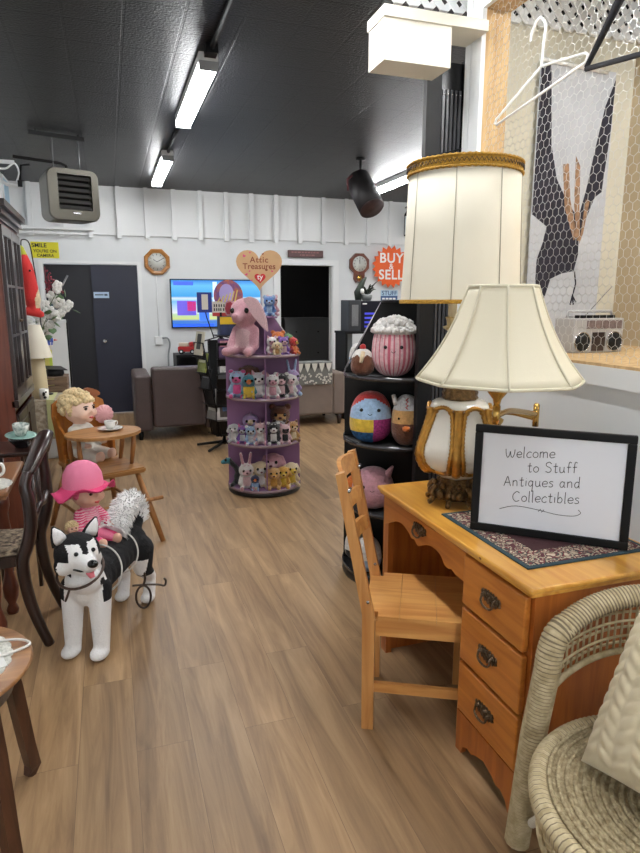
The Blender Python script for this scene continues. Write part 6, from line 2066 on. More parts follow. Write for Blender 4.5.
def doll(label, loc_, ang, sc_, skin, outfit, hair, hat=None, stripes=None, tiltx=0.0):
    """seated doll facing local -y, about one unit tall"""
    t = thing('doll', label, 'doll', loc_, ang, 'dolls by the high chair', sc_)
    t.rotation_euler = (tiltx, 0, ang)
    pr = [('e', (0, 0, 0.70), (0.20, 0.195, 0.20)), ('e', (0.09, -0.12, 0.645), (0.085, 0.08, 0.075)), ('e', (-0.09, -0.12, 0.645), (0.085, 0.08, 0.075)), ('e', (0, -0.195, 0.675), (0.024, 0.03, 0.022)), ('e', (0, -0.15, 0.565), (0.06, 0.05, 0.04)),
          ('c', (0, 0, 0.55), (0, 0, 0.46), 0.07, 0.08), ('e', (0, 0.0, 0.30), (0.14, 0.11, 0.19))]
    for s in (-1, 1):
        pr += [('c', (s * 0.13, 0, 0.42), (s * 0.22, -0.08, 0.28), 0.055, 0.05), ('c', (s * 0.22, -0.08, 0.28), (s * 0.17, -0.22, 0.24), 0.05, 0.04), ('e', (s * 0.16, -0.25, 0.24), (0.035, 0.045, 0.035)),
               ('c', (s * 0.08, -0.03, 0.13), (s * 0.12, -0.32, 0.09), 0.085, 0.065), ('c', (s * 0.12, -0.32, 0.09), (s * 0.12, -0.36, 0.085), 0.065, 0.06), ('e', (s * 0.12, -0.40, 0.10), (0.055, 0.05, 0.075)), ('e', (s * 0.2, 0, 0.69), (0.03, 0.035, 0.045))]
    link('body', blob_mesh('body', pr, 0.02, None, 1, 4), skin, t)
    # outfit worn over the body
    pr = [('e', (0, 0.0, 0.30), (0.165, 0.135, 0.2)), ('c', (0, 0, 0.46), (0, 0, 0.40), 0.09, 0.13)]
    for s in (-1, 1):
        pr += [('c', (s * 0.13, 0, 0.42), (s * 0.225, -0.08, 0.28), 0.078, 0.07), ('c', (s * 0.225, -0.08, 0.28), (s * 0.19, -0.17, 0.25), 0.068, 0.06), ('c', (s * 0.08, -0.03, 0.13), (s * 0.12, -0.30, 0.09), 0.10, 0.085)]
    if stripes:
        mf = lambda c, n: 1 if (c.z > 0.26 and (c.z * 34) % 1 < 0.45) else (2 if abs(c.x) < 0.1 and c.z > 0.1 and c.y < 0.03 else 0)
        link('outfit', blob_mesh('outfit', pr, 0.013, mf, 3, 3), stripes, t)
    else:
        link('outfit', blob_mesh('outfit', pr, 0.02, None, 1, 3), outfit, t)
    for s in (-1, 1):
        mb = MB(); mb.ball((s * 0.075, -0.178, 0.715), (0.026, 0.014, 0.022), sub=2); e_ = mb.build('eye', M('doll_eye_brown', (58, 36, 26), 0.15), t)
        mb = MB(); mb.tube([(s * 0.042, -0.188, 0.745), (s * 0.078, -0.190, 0.752), (s * 0.112, -0.172, 0.742)], 0.007, n=5); mb.build('eyelash', BI, e_)
    mb = MB(); mb.tube([(-0.035, -0.194, 0.60), (0, -0.206, 0.592), (0.035, -0.194, 0.60)], [0.008, 0.016, 0.008], n=6); mb.build('mouth', M('doll_lips', (198, 72, 76), 0.4), t)
    # curly hair
    rnd = random.Random(len(label))
    mb = MB()
    mb.ball((0, 0.035, 0.745), (0.205, 0.19, 0.18), sub=3)
    for k in range(170):
        a = rnd.uniform(0, 2 * PI); el = rnd.uniform(-0.55, 1.5)
        p = Vector((0.21 * math.cos(el) * math.cos(a), 0.035 + 0.2 * math.cos(el) * math.sin(a), 0.745 + 0.19 * math.sin(el)))
        if p.y < -0.06 and p.z < 0.80:
            continue
        mb.ball(p, rnd.uniform(0.035, 0.055), sub=1)
    mb.build('hair', hair, t)
    if hat:
        mb = MB()
        mb.lathe([(0.001, 0.335), (0.10, 0.325), (0.19, 0.27), (0.24, 0.17), (0.255, 0.06), (0.26, 0.0)], 40, c=(0, 0.05, 0.775), cap=False)
        ht = mb.build('hat', hat[0], t)
        mb = MB()
        n = 60
        rings = []
        for (r, z, wv) in ((0.257, 0.012, 0.0), (0.30, -0.035, 0.012), (0.35, -0.07, 0.03), (0.40, -0.085, 0.05), (0.392, -0.098, 0.05), (0.34, -0.085, 0.03), (0.29, -0.05, 0.012), (0.25, 0.0, 0)):
            rings.append([mb.b.verts.new((r * math.cos(2 * PI * j / n), 0.05 + r * math.sin(2 * PI * j / n), 0.775 + z + wv * math.sin(5 * 2 * PI * j / n + 0.8) + (0.14 * max(0, -math.sin(2 * PI * j / n)) * (r - 0.25) / 0.15 if r > 0.28 else 0))) for j in range(n)])
        for i in range(len(rings) - 1):
            for j in range(n):
                f = mb.b.faces.new((rings[i][j], rings[i][(j + 1) % n], rings[i + 1][(j + 1) % n], rings[i + 1][j])); f.smooth = True
        mb.build('hat_brim', hat[1], ht)
    return t


BLOND = M('blond_curls', (236, 210, 160), 0.7, var=0.3, vscale=40, bump=0.6, bscale=90)
PINKF = M('pink_felt_cloth', (232, 130, 162), 0.85, bump=0.4, bscale=150)
HOTF = M('hot_pink_cloth', (222, 70, 122), 0.85, bump=0.4, bscale=150)
LPINK = M('pale_pink_stripe', (236, 186, 196), 0.85)
ORNG = M('pink_yarn_hair', (214, 92, 128), 0.8, bump=0.7, bscale=90)
doll('pink-hatted rag doll in a striped pink outfit riding on the husky', (-0.150, 3.005, 0.400), math.radians(42), 0.36, SKIN, HOTF, ORNG, hat=(PINKF, HOTF), stripes=[HOTF, LPINK, PINKF], tiltx=0.0)
doll('tiny blond doll tucked between the husky head and the pink-hatted doll', (-0.215, 2.885, 0.435), math.radians(25), 0.125, SKIN, PC['cream'], BLOND)
HCX = (-0.1, 4.2)
HA = math.radians(21.7)


def hc(x, y, z):
    return (HCX[0] + x * math.cos(HA) - y * math.sin(HA), HCX[1] + x * math.sin(HA) + y * math.cos(HA), z)


doll('blond curly-haired doll in a white top seated in the wooden high chair', hc(-0.055, 0.20, 0.482), HA + 0.55, 0.50, SKIN2, M('white_doll_cloth', (224, 220, 210), 0.85, bump=0.4, bscale=140), BLOND)

# ------------------------------------------------------------------ high chair
t = thing('high_chair', 'old wooden high chair with a tray, turned towards the aisle behind the husky', 'high chair', (HCX[0], HCX[1], 0), HA)
mb = MB(); mb.prism([(-0.19, -0.25), (0.19, -0.25), (0.205, -0.21), (0.185, 0.30), (-0.185, 0.30), (-0.205, -0.21)], 0.445, 0.48, 'XY')
bmesh.ops.bevel(mb.b, geom=mb.b.edges[:], offset=0.008, segments=2, affect='EDGES'); mb.build('seat', OAKT, t)
for sx in (-1, 1):
    for (y0, y1) in ((-0.20, -0.37), (0.24, 0.40)):
        mb = MB(); mb.tube([(sx * 0.15, y0, 0.446), (sx * 0.19, (y0 + y1) / 2, 0.22), (sx * 0.228, y1, 0.0)], [0.017, 0.021, 0.016], n=12); mb.build('leg', OAKH, t)
mb = MB(); mb.tube([(-0.27, -0.305, 0.275), (0.27, -0.305, 0.275)], 0.014, n=10); mb.build('footrest', OAKH, t)
mb = MB(); mb.tube([(-0.195, -0.30, 0.20), (-0.205, 0.335, 0.20)], 0.011); mb.tube([(-0.205, 0.334, 0.2), (0.205, 0.334, 0.2)], 0.011); mb.tube([(0.205, 0.335, 0.2), (0.195, -0.30, 0.2)], 0.011); mb.build('rung', OAKH, t)
bk = [(-0.155, 0.47), (-0.17, 0.62), (-0.185, 0.78), (-0.175, 0.86), (-0.13, 0.89), (-0.06, 0.875), (0.0, 0.90), (0.06, 0.875), (0.13, 0.89), (0.175, 0.86), (0.185, 0.78), (0.17, 0.62), (0.155, 0.47)]
mb = MB(); mb.x = Matrix.Translation((0, 0.285, 0.47)) @ Matrix.Rotation(math.radians(-12), 4, 'X') @ Matrix.Translation((0, 0, -0.47))
mb.prism(bk, 0.0, 0.02, 'XZ'); bkb = mb.build('backboard', OAKB, t)
mb = MB(); mb.x = Matrix.Translation((0, 0.285, 0.47)) @ Matrix.Rotation(math.radians(-12), 4, 'X') @ Matrix.Translation((0, 0, -0.47))
crest = [(-0.01, 0.87), (0.0, 0.905), (0.03, 0.935), (0.075, 0.955), (0.115, 0.94), (0.15, 0.925), (0.165, 0.90), (0.15, 0.89), (0.13, 0.885), (0.11, 0.895), (0.10, 0.87)]
mb.prism(crest, -0.012, 0.022, 'XZ'); bmesh.ops.bevel(mb.b, geom=mb.b.edges[:], offset=0.006, segments=2, affect='EDGES')
plab(mb.build('carved_crest', M('carved_red_oak', (150, 84, 40), 0.4, var=0.2, vscale=20), bkb), 'carved reddish crest shaped like an animal head')
for sx in (-1, 1):
    wg = [(0.30, 0.48), (0.345, 0.66), (0.36, 0.76), (0.32, 0.78), (0.26, 0.715), (0.16, 0.675), (0.15, 0.665), (0.20, 0.60), (0.20, 0.53), (0.17, 0.48)]
    mb = MB(); mb.prism(wg, sx * 0.168 - 0.009, sx * 0.168 + 0.009, 'YZ'); mb.build('side_wing', OAKB, t)
    for yy in (0.08, -0.10):
        mb = MB(); mb.tube([(sx * 0.16, yy, 0.478), (sx * 0.175, yy - 0.01, 0.60), (sx * 0.18, yy - 0.02, 0.692)], [0.013, 0.017, 0.012], n=10); mb.build('spindle', OAKH, t)
tr = []
for i in range(40):
    a = 2 * PI * i / 40
    x_, y_ = 0.24 * math.cos(a), 0.205 * math.sin(a)
    y_ = -0.06 + (y_ if y_ < 0 else y_ * 0.85)
    tr.append((x_, y_))
mb = MB(); mb.prism(tr, 0.692, 0.712, 'XY'); bmesh.ops.bevel(mb.b, geom=mb.b.edges[:], offset=0.004, segments=1, affect='EDGES'); tr_o = mb.build('tray', OAKT, t)
# tea cup on tray
CHINA = M('white_china', (228, 226, 220), 0.15, coat=0.4)


def cup(t, mat=CHINA, r=0.036, h=0.05):
    mb = MB(); mb.lathe([(r * 0.55, 0.004), (r * 0.6, 0.0), (r * 0.7, 0.012), (r * 0.95, h * 0.6), (r, h), (r * 0.93, h), (r * 0.85, h * 0.6), (r * 0.5, 0.012), (0.001, 0.01)], 28, cap=False); c_ = mb.build('cup', mat, t, loc=(0, 0, 0.012))
    mb = MB(); mb.tube(spline([(r * 0.95, 0, h * 0.8), (r * 1.55, 0, h * 0.75), (r * 1.45, 0, h * 0.35), (r * 0.8, 0, h * 0.25)], 5), 0.0035, n=6); mb.build('handle', mat, c_)
    return c_


t = thing('tea_cup', 'white tea cup and saucer on the high chair tray', 'tea cup', hc(0.05, -0.055, 0.7125), 0.6)
mb = MB(); mb.lathe([(0.001, 0.002), (0.035, 0.0), (0.06, 0.008), (0.078, 0.015), (0.079, 0.018), (0.06, 0.013), (0.03, 0.012), (0.001, 0.011)], 32, cap=False); mb.build('saucer', CHINA, t)
cup(t)
mb = MB(); mb.cyl((0, 0, 0.052), (0, 0, 0.0535), 0.032); mb.build('tea', M('dark_tea', (52, 34, 26), 0.1), t)
# pink frilled bonnet hung on the high chair back
t = thing('pink_bonnet', 'pale pink frilled bonnet hanging at the right of the high chair back', 'bonnet', hc(0.135, 0.268, 0.765), HA, None, 0.68)
mb = MB()
n = 60
rings = []
for (r, y_) in ((0.005, -0.03), (0.045, -0.032), (0.06, -0.015), (0.095, -0.02), (0.096, -0.008), (0.06, 0.0), (0.0, 0.0)):
    rings.append([mb.b.verts.new(((r + (0.008 * math.sin(14 * 2 * PI * j / n) if r > 0.08 else 0)) * math.cos(2 * PI * j / n), y_ + (0.006 * math.sin(14 * 2 * PI * j / n) if r > 0.05 else 0), (r) * math.sin(2 * PI * j / n))) for j in range(n)])
for i in range(len(rings) - 1):
    for j in range(n):
        f = mb.b.faces.new((rings[i][j], rings[i][(j + 1) % n], rings[i + 1][(j + 1) % n], rings[i + 1][j])); f.smooth = True
mb.build('frill', M('pale_pink_cotton', (232, 176, 180), 0.85), t)
mb = MB(); mb.tube([(0, 0.0, 0.0), (-0.05, 0.03, -0.03)], 0.006); mb.build('tie', M('pale_pink_cotton'), t)

# ------------------------------------------------------------------ dark dining table and chair
t = thing('dining_table', 'worn wooden table at the left edge under the teapot', 'table', (-0.74, 3.34, 0))
mb = MB(); mb.lo((-0.30, -0.60, 0.735), (0.30, -0.06, 0.76), bev=0.008); mb.lo((-0.29, -0.59, 0.722), (0.29, -0.07, 0.736)); mb.build('table_top', TABLEW, t)
mb = MB(); mb.lo((-0.25, -0.54, 0.63), (0.22, -0.52, 0.722)); mb.lo((-0.25, -0.13, 0.63), (0.22, -0.11, 0.722)); mb.lo((0.20, -0.52, 0.63), (0.22, -0.13, 0.722)); mb.lo((-0.25, -0.52, 0.63), (-0.23, -0.13, 0.722)); mb.build('apron', REDW, t)
for sx in (-0.225, 0.195):
    for sy in (-0.515, -0.13):
        mb = MB(); mb.lathe([(0.026, 0.0), (0.03, 0.02), (0.018, 0.05), (0.034, 0.09), (0.038, 0.14), (0.026, 0.19), (0.02, 0.22), (0.03, 0.30), (0.032, 0.42), (0.022, 0.52), (0.034, 0.56), (0.034, 0.63)], 20, c=(sx, sy, 0)); mb.build('leg', REDW, t)

CX, CY = -0.40, 3.0
t = thing('dining_chair', 'dark balloon-back dining chair with patterned seat, pulled up to the table', 'chair', (CX, CY, 0), 0.0)


def w2(p):
    return (p[0] - CX, p[1] - CY, p[2])


near = [(-0.345, 2.83, 0.0), (-0.385, 2.835, 0.12), (-0.415, 2.84, 0.25), (-0.425, 2.84, 0.40), (-0.40, 2.84, 0.48), (-0.378, 2.84, 0.57), (-0.378, 2.84, 0.68), (-0.388, 2.845, 0.75), (-0.372, 2.865, 0.805)]
far = [(-0.305, 3.19, 0.0), (-0.345, 3.185, 0.12), (-0.375, 3.18, 0.25), (-0.385, 3.18, 0.40), (-0.362, 3.18, 0.48), (-0.340, 3.18, 0.57), (-0.338, 3.18, 0.70), (-0.342, 3.18, 0.78), (-0.335, 3.17, 0.83)]
for pts in (near, far):
    P = spline([w2(p) for p in pts], 6)
    mb = MB(); mb.tube(P, [0.022 + 0.006 * math.sin(PI * i / (len(P) - 1)) for i in range(len(P))], n=10, flat=1.0); mb.build('rear_post', DARKW, t)
mb = MB(); P = spline([w2(p) for p in [(-0.372, 2.862, 0.80), (-0.340, 2.93, 0.865), (-0.315, 3.02, 0.915), (-0.312, 3.10, 0.915), (-0.335, 3.172, 0.825)]], 8)
mb.tube(P, [0.026 + 0.012 * math.sin(PI * i / (len(P) - 1)) for i in range(len(P))], n=12, flat=0.7)
mb.tube([(p.x + 0.013, p.y - 0.01, p.z + 0.014) for p in P], 0.006, n=6)
mb.build('crest_rail', DARKW, t)
mb = MB(); mb.tube(spline([w2(p) for p in [(-0.38, 2.845, 0.62), (-0.37, 2.93, 0.585), (-0.355, 3.01, 0.61), (-0.345, 3.09, 0.60), (-0.335, 3.178, 0.635)]], 6), 0.014, n=8); mb.build('cross_rail', DARKW, t)
mb = MB(); so = [(-0.43, 2.85), (-0.395, 3.17), (-0.78, 3.24), (-0.82, 2.80)]
mb.prism([(x_ - CX, y_ - CY) for x_, y_ in so], 0.385, 0.43, 'XY'); mb.build('seat_frame', DARKW, t)
mb = MB(); mb.prism([(x_ * 0.94 - 0.036 - CX, (y_ - 3.01) * 0.9 + 3.01 - CY) for x_, y_ in so], 0.43, 0.455, 'XY'); bmesh.ops.bevel(mb.b, geom=mb.b.edges[:], offset=0.01, segments=2, affect='EDGES')
mb.build('seat_pad', M('tapestry_fabric', (190, 170, 144), 0.9, var=0.7, vscale=45, rgb2=(70, 56, 48), bump=0.4), t)
for (x_, y_) in ((-0.775, 2.84), (-0.745, 3.20)):
    mb = MB(); mb.lathe([(0.016, 0), (0.022, 0.1), (0.026, 0.3), (0.026, 0.386)], 14, c=(x_ - CX, y_ - CY, 0)); mb.build('front_leg', DARKW, t)

# things on the dark table
DOI = M('white_lace', (222, 220, 210), 0.9, var=0.25, vscale=90, bump=0.8, bscale=120)


def doily(label, loc_, r, group=None, name='lace_doily'):
    pts = []
    n = 96
    for i in range(n):
        a = 2 * PI * i / n
        q = r * (1 + 0.035 * abs(math.sin(12 * a)))
        pts.append((q * math.cos(a), q * math.sin(a)))
    mb = MB(); mb.prism(pts, 0, 0.003, 'XY')
    o_ = mb.build(name, DOI, None, loc=loc_)
    return tag(o_, label, 'doily', group)


doily('pale lace doily under the teapot on the worn table', (-0.555, 2.86, 0.7605), 0.115)
t = thing('teapot', 'white china teapot with a looped handle cut off by the left edge', 'teapot', (-0.555, 2.88, 0.7642), -0.2)
mb = MB(); mb.lathe([(0.035, 0.0), (0.04, 0.005), (0.058, 0.03), (0.062, 0.055), (0.05, 0.082), (0.03, 0.092), (0.03, 0.096), (0.012, 0.105), (0.008, 0.115), (0.012, 0.122), (0.002, 0.128)], 28); mb.build('body', CHINA, t)
mb = MB(); mb.tube(spline([(0.05, 0, 0.075), (0.085, 0, 0.085), (0.09, 0, 0.05), (0.055, 0, 0.025)], 6), 0.007, n=8); mb.build('handle', CHINA, t)
mb = MB(); mb.tube([(-0.05, 0, 0.035), (-0.08, 0, 0.06), (-0.10, 0, 0.09)], [0.016, 0.011, 0.008], n=10); mb.build('spout', CHINA, t)
t = thing('tea_stand', 'dark wooden stand behind the dining chair under the bowl and floral cup', 'stand', (-0.52, 3.62, 0))
mb = MB(); mb.lo((-0.12, -0.16, 0.738), (0.10, 0.16, 0.76), bev=0.006)
for k in range(4):
    mb.lo((-0.10 + 0.05 * k, -0.155, 0.7595), (-0.092 + 0.05 * k, 0.155, 0.7602))
mb.build('stand_top', DARKW, t)
for sx in (-0.10, 0.08):
    for sy in (-0.13, 0.13):
        mb = MB(); mb.tube([(sx, sy, 0.74), (sx, sy, 0.0)], [0.016, 0.011]); mb.build('leg', DARKW, t)
t = thing('bowl', 'small dark bowl on the dark tea stand', 'bowl', (-0.485, 3.60, 0.7605))
mb = MB(); mb.lathe([(0.03, 0.0), (0.045, 0.02), (0.065, 0.045), (0.068, 0.05), (0.062, 0.05), (0.04, 0.022), (0.001, 0.012)], 28, cap=False); mb.lathe([(0.001, 0.0), (0.03, 0.0)], 28, cap=False); mb.build('bowl_body', M('dark_glaze', (30, 28, 30), 0.15), t)
FLOR = M('floral_china', (222, 224, 218), 0.15, var=0.7, vscale=45, rgb2=(120, 138, 130))
t = thing('tea_cup', 'floral tea cup on a tilted teal saucer set over the dark bowl', 'tea cup', (-0.485, 3.60, 0.814), 2.2)
t.rotation_euler = (0.0, -0.12, 2.2)
mb = MB(); mb.lathe([(0.001, 0.002), (0.035, 0.0), (0.06, 0.006), (0.078, 0.012), (0.079, 0.015), (0.06, 0.011), (0.03, 0.010), (0.001, 0.009)], 32, cap=False); mb.build('saucer', M('teal_china', (150, 188, 178), 0.2), t)
cup(t, FLOR, 0.042, 0.062)

# ------------------------------------------------------------------ small low table in the corner of the frame
t = thing('side_table', 'small round wooden side table with splayed dark legs in the bottom left corner', 'table', (-0.515, 1.77, 0))
mb = MB(); mb.lathe([(0.225, 0.528), (0.245, 0.532), (0.252, 0.54), (0.245, 0.55), (0.0, 0.55)], 56, cap=False); mb.lathe([(0.001, 0.528), (0.225, 0.528)], 56, cap=False); mb.build('table_top', LOWW, t)
mb = MB(); mb.lathe([(0.19, 0.46), (0.195, 0.46), (0.195, 0.529), (0.19, 0.529)], 48, cap=False); mb.build('apron', DARKW, t)
for (sx, sy) in ((0.185, 0.235), (0.185, -0.19), (-0.19, 0.2), (-0.19, -0.2)):
    mb = MB(); mb.tube([(sx * 0.80, sy * 0.62, 0.525), (sx * 0.88, sy * 0.75, 0.35), (sx * 0.96, sy * 0.9, 0.12), (sx * 1.0, sy * 0.98, 0.03), (sx * 0.94, sy * 0.92, 0.0)], [0.026, 0.028, 0.026, 0.026, 0.018], n=4, smooth=False); mb.build('leg', wood('dark_leg_wood', (84, 52, 34), (48, 28, 18), 0.35, 'Z'), t)
doily('round white lace doily on the small side table', (-0.505, 1.775, 0.5505), 0.185)
t = thing('printed_tag', 'white card printed with a blue patch lying on the side table doily', 'card', (-0.375, 1.755, 0.5555), 0.35)
mb = MB(); mb.lo((-0.045, -0.05, 0), (0.04, 0.045, 0.0015)); cq = mb.build('card', M('white_card', (228, 228, 224), 0.5), t)
mb = MB(); mb.lo((-0.04, 0.005, 0.0015), (-0.005, 0.04, 0.0022)); mb.build('blue_patch', M('cobalt_print', (60, 74, 160), 0.5), cq)
mb = MB(); mb.lo((-0.01, -0.03, 0.0015), (0.006, -0.026, 0.0022)); mb.lo((-0.01, -0.02, 0.0015), (0.012, -0.016, 0.0022)); mb.build('black_mark', BI, cq)
cq['kind'] = 'stuff'; del cq['kind']
t = thing('cord_loop', 'loose loop of white cord lying across the side table and its doily', 'cord', (-0.42, 1.83, 0.5555))
mb = MB(); mb.tube(spline([(-0.14, 0.02, 0.006), (0.0, 0.028, 0.004), (0.10, 0.03, 0.002), (0.145, -0.01, 0.002), (0.09, -0.05, 0.003), (0.02, -0.07, 0.003), (-0.12, -0.08, 0.004)], 8), 0.004, n=7); mb.build('cord', M('white_cord', (216, 212, 206), 0.7), t)

# ------------------------------------------------------------------ china cabinet along the left wall
t = thing('china_cabinet', 'tall dark mahogany china cabinet with glazed doors against the left wall', 'cabinet', (-0.83, 4.85, 0))
mb = MB()
mb.lo((-0.23, -0.46, 0.0), (0.22, -0.44, 2.06)); mb.lo((-0.23, 0.44, 0.0), (0.22, 0.46, 2.06)); mb.lo((-0.24, -0.44, 0.0), (-0.22, 0.44, 2.06)); mb.lo((-0.22, -0.44, 2.0), (0.22, 0.44, 2.06))
for z in (0.08, 0.82):
    mb.lo((-0.22, -0.44, z), (0.215, 0.44, z + 0.03))
mb.build('carcass', REDW, t)
mb = MB()
for k, (e_, z0, z1) in enumerate(((0.015, 2.03, 2.06), (0.035, 2.06, 2.085), (0.03, 2.085, 2.10), (0.06, 2.10, 2.14))):
    mb.lo((-0.235, -0.46 - e_, z0), (0.22 + e_, 0.46 + e_, z1))
mb.build('crown_moulding', DARKW, t)
GLASS = bpy.data.materials.new('cabinet_glass'); GLASS.use_nodes = True
nt = GLASS.node_tree
nt.nodes.remove(nt.nodes['Principled BSDF'])
g1 = nt.nodes.new('ShaderNodeBsdfTransparent'); g2 = nt.nodes.new('ShaderNodeBsdfGlossy'); g2.inputs['Roughness'].default_value = 0.03
mxs = nt.nodes.new('ShaderNodeMixShader'); fz = nt.nodes.new('ShaderNodeFresnel'); fz.inputs['IOR'].default_value = 1.5
nt.links.new(fz.outputs[0], mxs.inputs[0]); nt.links.new(g1.outputs[0], mxs.inputs[1]); nt.links.new(g2.outputs[0], mxs.inputs[2]); nt.links.new(mxs.outputs[0], nt.nodes['Material Output'].inputs[0])
for s in (-1, 1):
    y0, y1 = (-0.438, -0.004) if s < 0 else (0.004, 0.438)
    mb = MB()
    mb.lo((0.215, y0, 0.90), (0.24, y0 + 0.05, 2.0)); mb.lo((0.215, y1 - 0.05, 0.90), (0.24, y1, 2.0)); mb.lo((0.215, y0 + 0.05, 0.90), (0.24, y1 - 0.05, 0.97)); mb.lo((0.215, y0 + 0.05, 1.94), (0.24, y1 - 0.05, 2.0))
    ym = (y0 + y1) / 2
    mb.lo((0.22, ym - 0.009, 0.97), (0.238, ym + 0.009, 1.94))
    for z in (1.3, 1.62):
        mb.lo((0.22, y0 + 0.05, z), (0.238, y1 - 0.05, z + 0.016))
    dr = mb.build('glazed_door', DARKW, t)
    mb = MB(); mb.lo((0.226, y0 + 0.05, 0.97), (0.229, y1 - 0.05, 1.94)); mb.build('glass_pane', GLASS, dr)
    mb = MB(); mb.ball((0.252, -s * 0.03, 1.4), 0.011, sub=2); mb.build('knob', OLDBRASS, dr)
    mb = MB(); mb.lo((0.215, y0, 0.14), (0.238, y1, 0.80), bev=0.004); mb.lo((0.236, y0 + 0.06, 0.2), (0.244, y1 - 0.06, 0.74), bev=0.004); dq = mb.build('lower_door', DARKW, t)
    mb = MB(); mb.ball((0.25, -s * 0.03, 0.5), 0.012, sub=2); mb.build('knob', OLDBRASS, dq)
for z in (1.22, 1.58):
    mb = MB(); mb.lo((-0.22, -0.44, z), (0.2, 0.44, z + 0.018)); mb.build('shelf', REDW, t)
mb = MB(); mb.lo((0.2, -0.46, 0.85), (0.245, 0.46, 0.90), bev=0.005); mb.build('waist_moulding', DARKW, t)
for k, (yy, zz, lab) in enumerate(((-0.3, 0.851, 'white china plate standing behind the lower glass of the cabinet'), (-0.05, 1.239, 'white china plate on the middle cabinet shelf'), (0.25, 1.239, 'blue-rimmed china plate at the far end of the middle cabinet shelf'), (-0.25, 1.599, 'white china plate on the top cabinet shelf'))):
    p = thing('china_plate', lab, 'plate', (-0.83 + 0.06, 4.85 + yy, zz), 0, 'plates in the china cabinet')
    mb = MB(); mb.x = Matrix.Translation((0, 0, 0.122)) @ Matrix.Rotation(math.radians(80), 4, 'Y')
    mb.lathe([(0.001, 0.0), (0.06, 0.0), (0.08, 0.008), (0.12, 0.014), (0.121, 0.018), (0.08, 0.012), (0.001, 0.005)], 36, cap=False); mb.build('plate', CHINA if k != 2 else M('blue_china', (120, 140, 190), 0.2), p)
p = thing('purple_vase', 'purple glass vase inside the china cabinet', 'vase', (-0.74, 5.1, 0.851))
mb = MB(); mb.lathe([(0.03, 0), (0.05, 0.05), (0.055, 0.12), (0.03, 0.2), (0.025, 0.24), (0.04, 0.27)], 24); mb.build('vase_body', M('purple_glass', (92, 60, 130), 0.1), p)

# ------------------------------------------------------------------ cloth-covered table and clutter beyond the cabinet
t = thing('display_table', 'display table under a pale floral cloth beyond the china cabinet', 'table', (-0.70, 5.78, 0))
mb = MB(); mb.lo((-0.34, -0.32, 0.70), (0.31, 0.40, 0.735)); mb.build('table_top', REDW, t)
for sx in (-0.3, 0.27):
    for sy in (-0.28, 0.36):
        mb = MB(); mb.lo((sx - 0.02, sy - 0.02, 0), (sx + 0.02, sy + 0.02, 0.70)); mb.build('leg', REDW, t)
mb = MB()
mb.lo((-0.355, -0.345, 0.736), (0.325, 0.42, 0.742))
mb.lo((-0.355, -0.35, 0.42), (0.325, -0.344, 0.742)); mb.lo((0.320, -0.35, 0.42), (0.326, 0.42, 0.742))
bmesh.ops.bevel(mb.b, geom=mb.b.edges[:], offset=0.002, segments=1, affect='EDGES')
o_ = mb.build('tablecloth', M('floral_tablecloth', (198, 188, 166), 0.9, var=0.4, vscale=38, rgb2=(146, 132, 112), bump=0.3), None, loc=(-0.70, 5.78, 0)); tag(o_, 'pale floral tablecloth draped over the display table', 'tablecloth')
mb = MB(); mb.lo((0, 0, 0), (0.055, 0.5, 0.003)); mb.lo((0, -0.006, -0.30), (0.055, 0.0, 0.003)); rb = mb.build('ribbon', M('pale_green_ribbon', (190, 192, 138), 0.8), None, loc=(-0.52, 5.427, 0.7425)); tag(rb, 'pale green ribbon laid over the floral tablecloth', 'ribbon')
# lamp on it
t = thing('table_lamp', 'cream table lamp with cone shade and cream column, beside the china cabinet', 'lamp', (-0.575, 5.60, 0.7425))
mb = MB(); mb.lathe([(0.062, 0.0), (0.066, 0.01), (0.06, 0.18), (0.052, 0.32), (0.03, 0.335)], 28); mb.build('base', M('cream_glaze', (212, 196, 158), 0.3), t)
mb = MB(); shell(mb, [(0.118, 0.335), (0.085, 0.46), (0.045, 0.60)], 36, (0, 0, 0)); mb.build('lamp_shade', SHADE, t)
mb = MB(); mb.tube([(0, 0, 0.33), (0, 0, 0.58)], 0.006); mb.tube([(-0.045, 0, 0.575), (0.045, 0, 0.575)], 0.003); mb.build('stem', BRASS, t)
t = thing('mug', 'white mug with a black animal figure beside the cream lamp base', 'mug', (-0.535, 5.475, 0.7425), -1.2)
mb = MB(); mb.lathe([(0.03, 0.0), (0.035, 0.003), (0.036, 0.09), (0.033, 0.09), (0.032, 0.006), (0.001, 0.005)], 28, cap=False); mb.lathe([(0.001, 0.0), (0.03, 0.0)], 28, cap=False); mb.build('mug_body', CHINA, t)
mb = MB(); mb.ball((0.03, -0.012, 0.05), (0.010, 0.012, 0.02), sub=2); mb.ball((0.032, -0.005, 0.022), (0.007, 0.014, 0.012), sub=2); mb.ball((0.034, 0.004, 0.065), (0.006, 0.008, 0.008), sub=2); mb.build('black_figure', EYE, t)
mb = MB(); mb.tube(spline([(-0.034, 0, 0.075), (-0.06, 0, 0.07), (-0.058, 0, 0.03), (-0.034, 0, 0.02)], 5), 0.005); mb.build('handle', CHINA, t)
t = thing('wooden_crate', 'small grey-brown wooden crate on the cloth table, under the black hat', 'crate', (-0.475, 6.02, 0.7425), 0.0)
CR = wood('weathered_crate', (128, 104, 82), (92, 72, 56), 0.7, 'X')
mb = MB(); mb.lo((-0.11, -0.14, 0), (0.09, 0.14, 0.012)); mb.build('crate_floor', CR, t)
for s in (-1, 1):
    for k in range(2):
        mb = MB(); mb.lo((-0.11, s * 0.14 - 0.006, 0.014 + 0.055 * k), (0.09, s * 0.14 + 0.006, 0.062 + 0.055 * k)); mb.build('side_slat', CR, t)
        mb = MB(); x0 = -0.11 if s < 0 else 0.09
        mb.lo((x0 - 0.006, -0.132, 0.014 + 0.055 * k), (x0 + 0.006, 0.132, 0.062 + 0.055 * k)); mb.build('end_slat', CR, t)
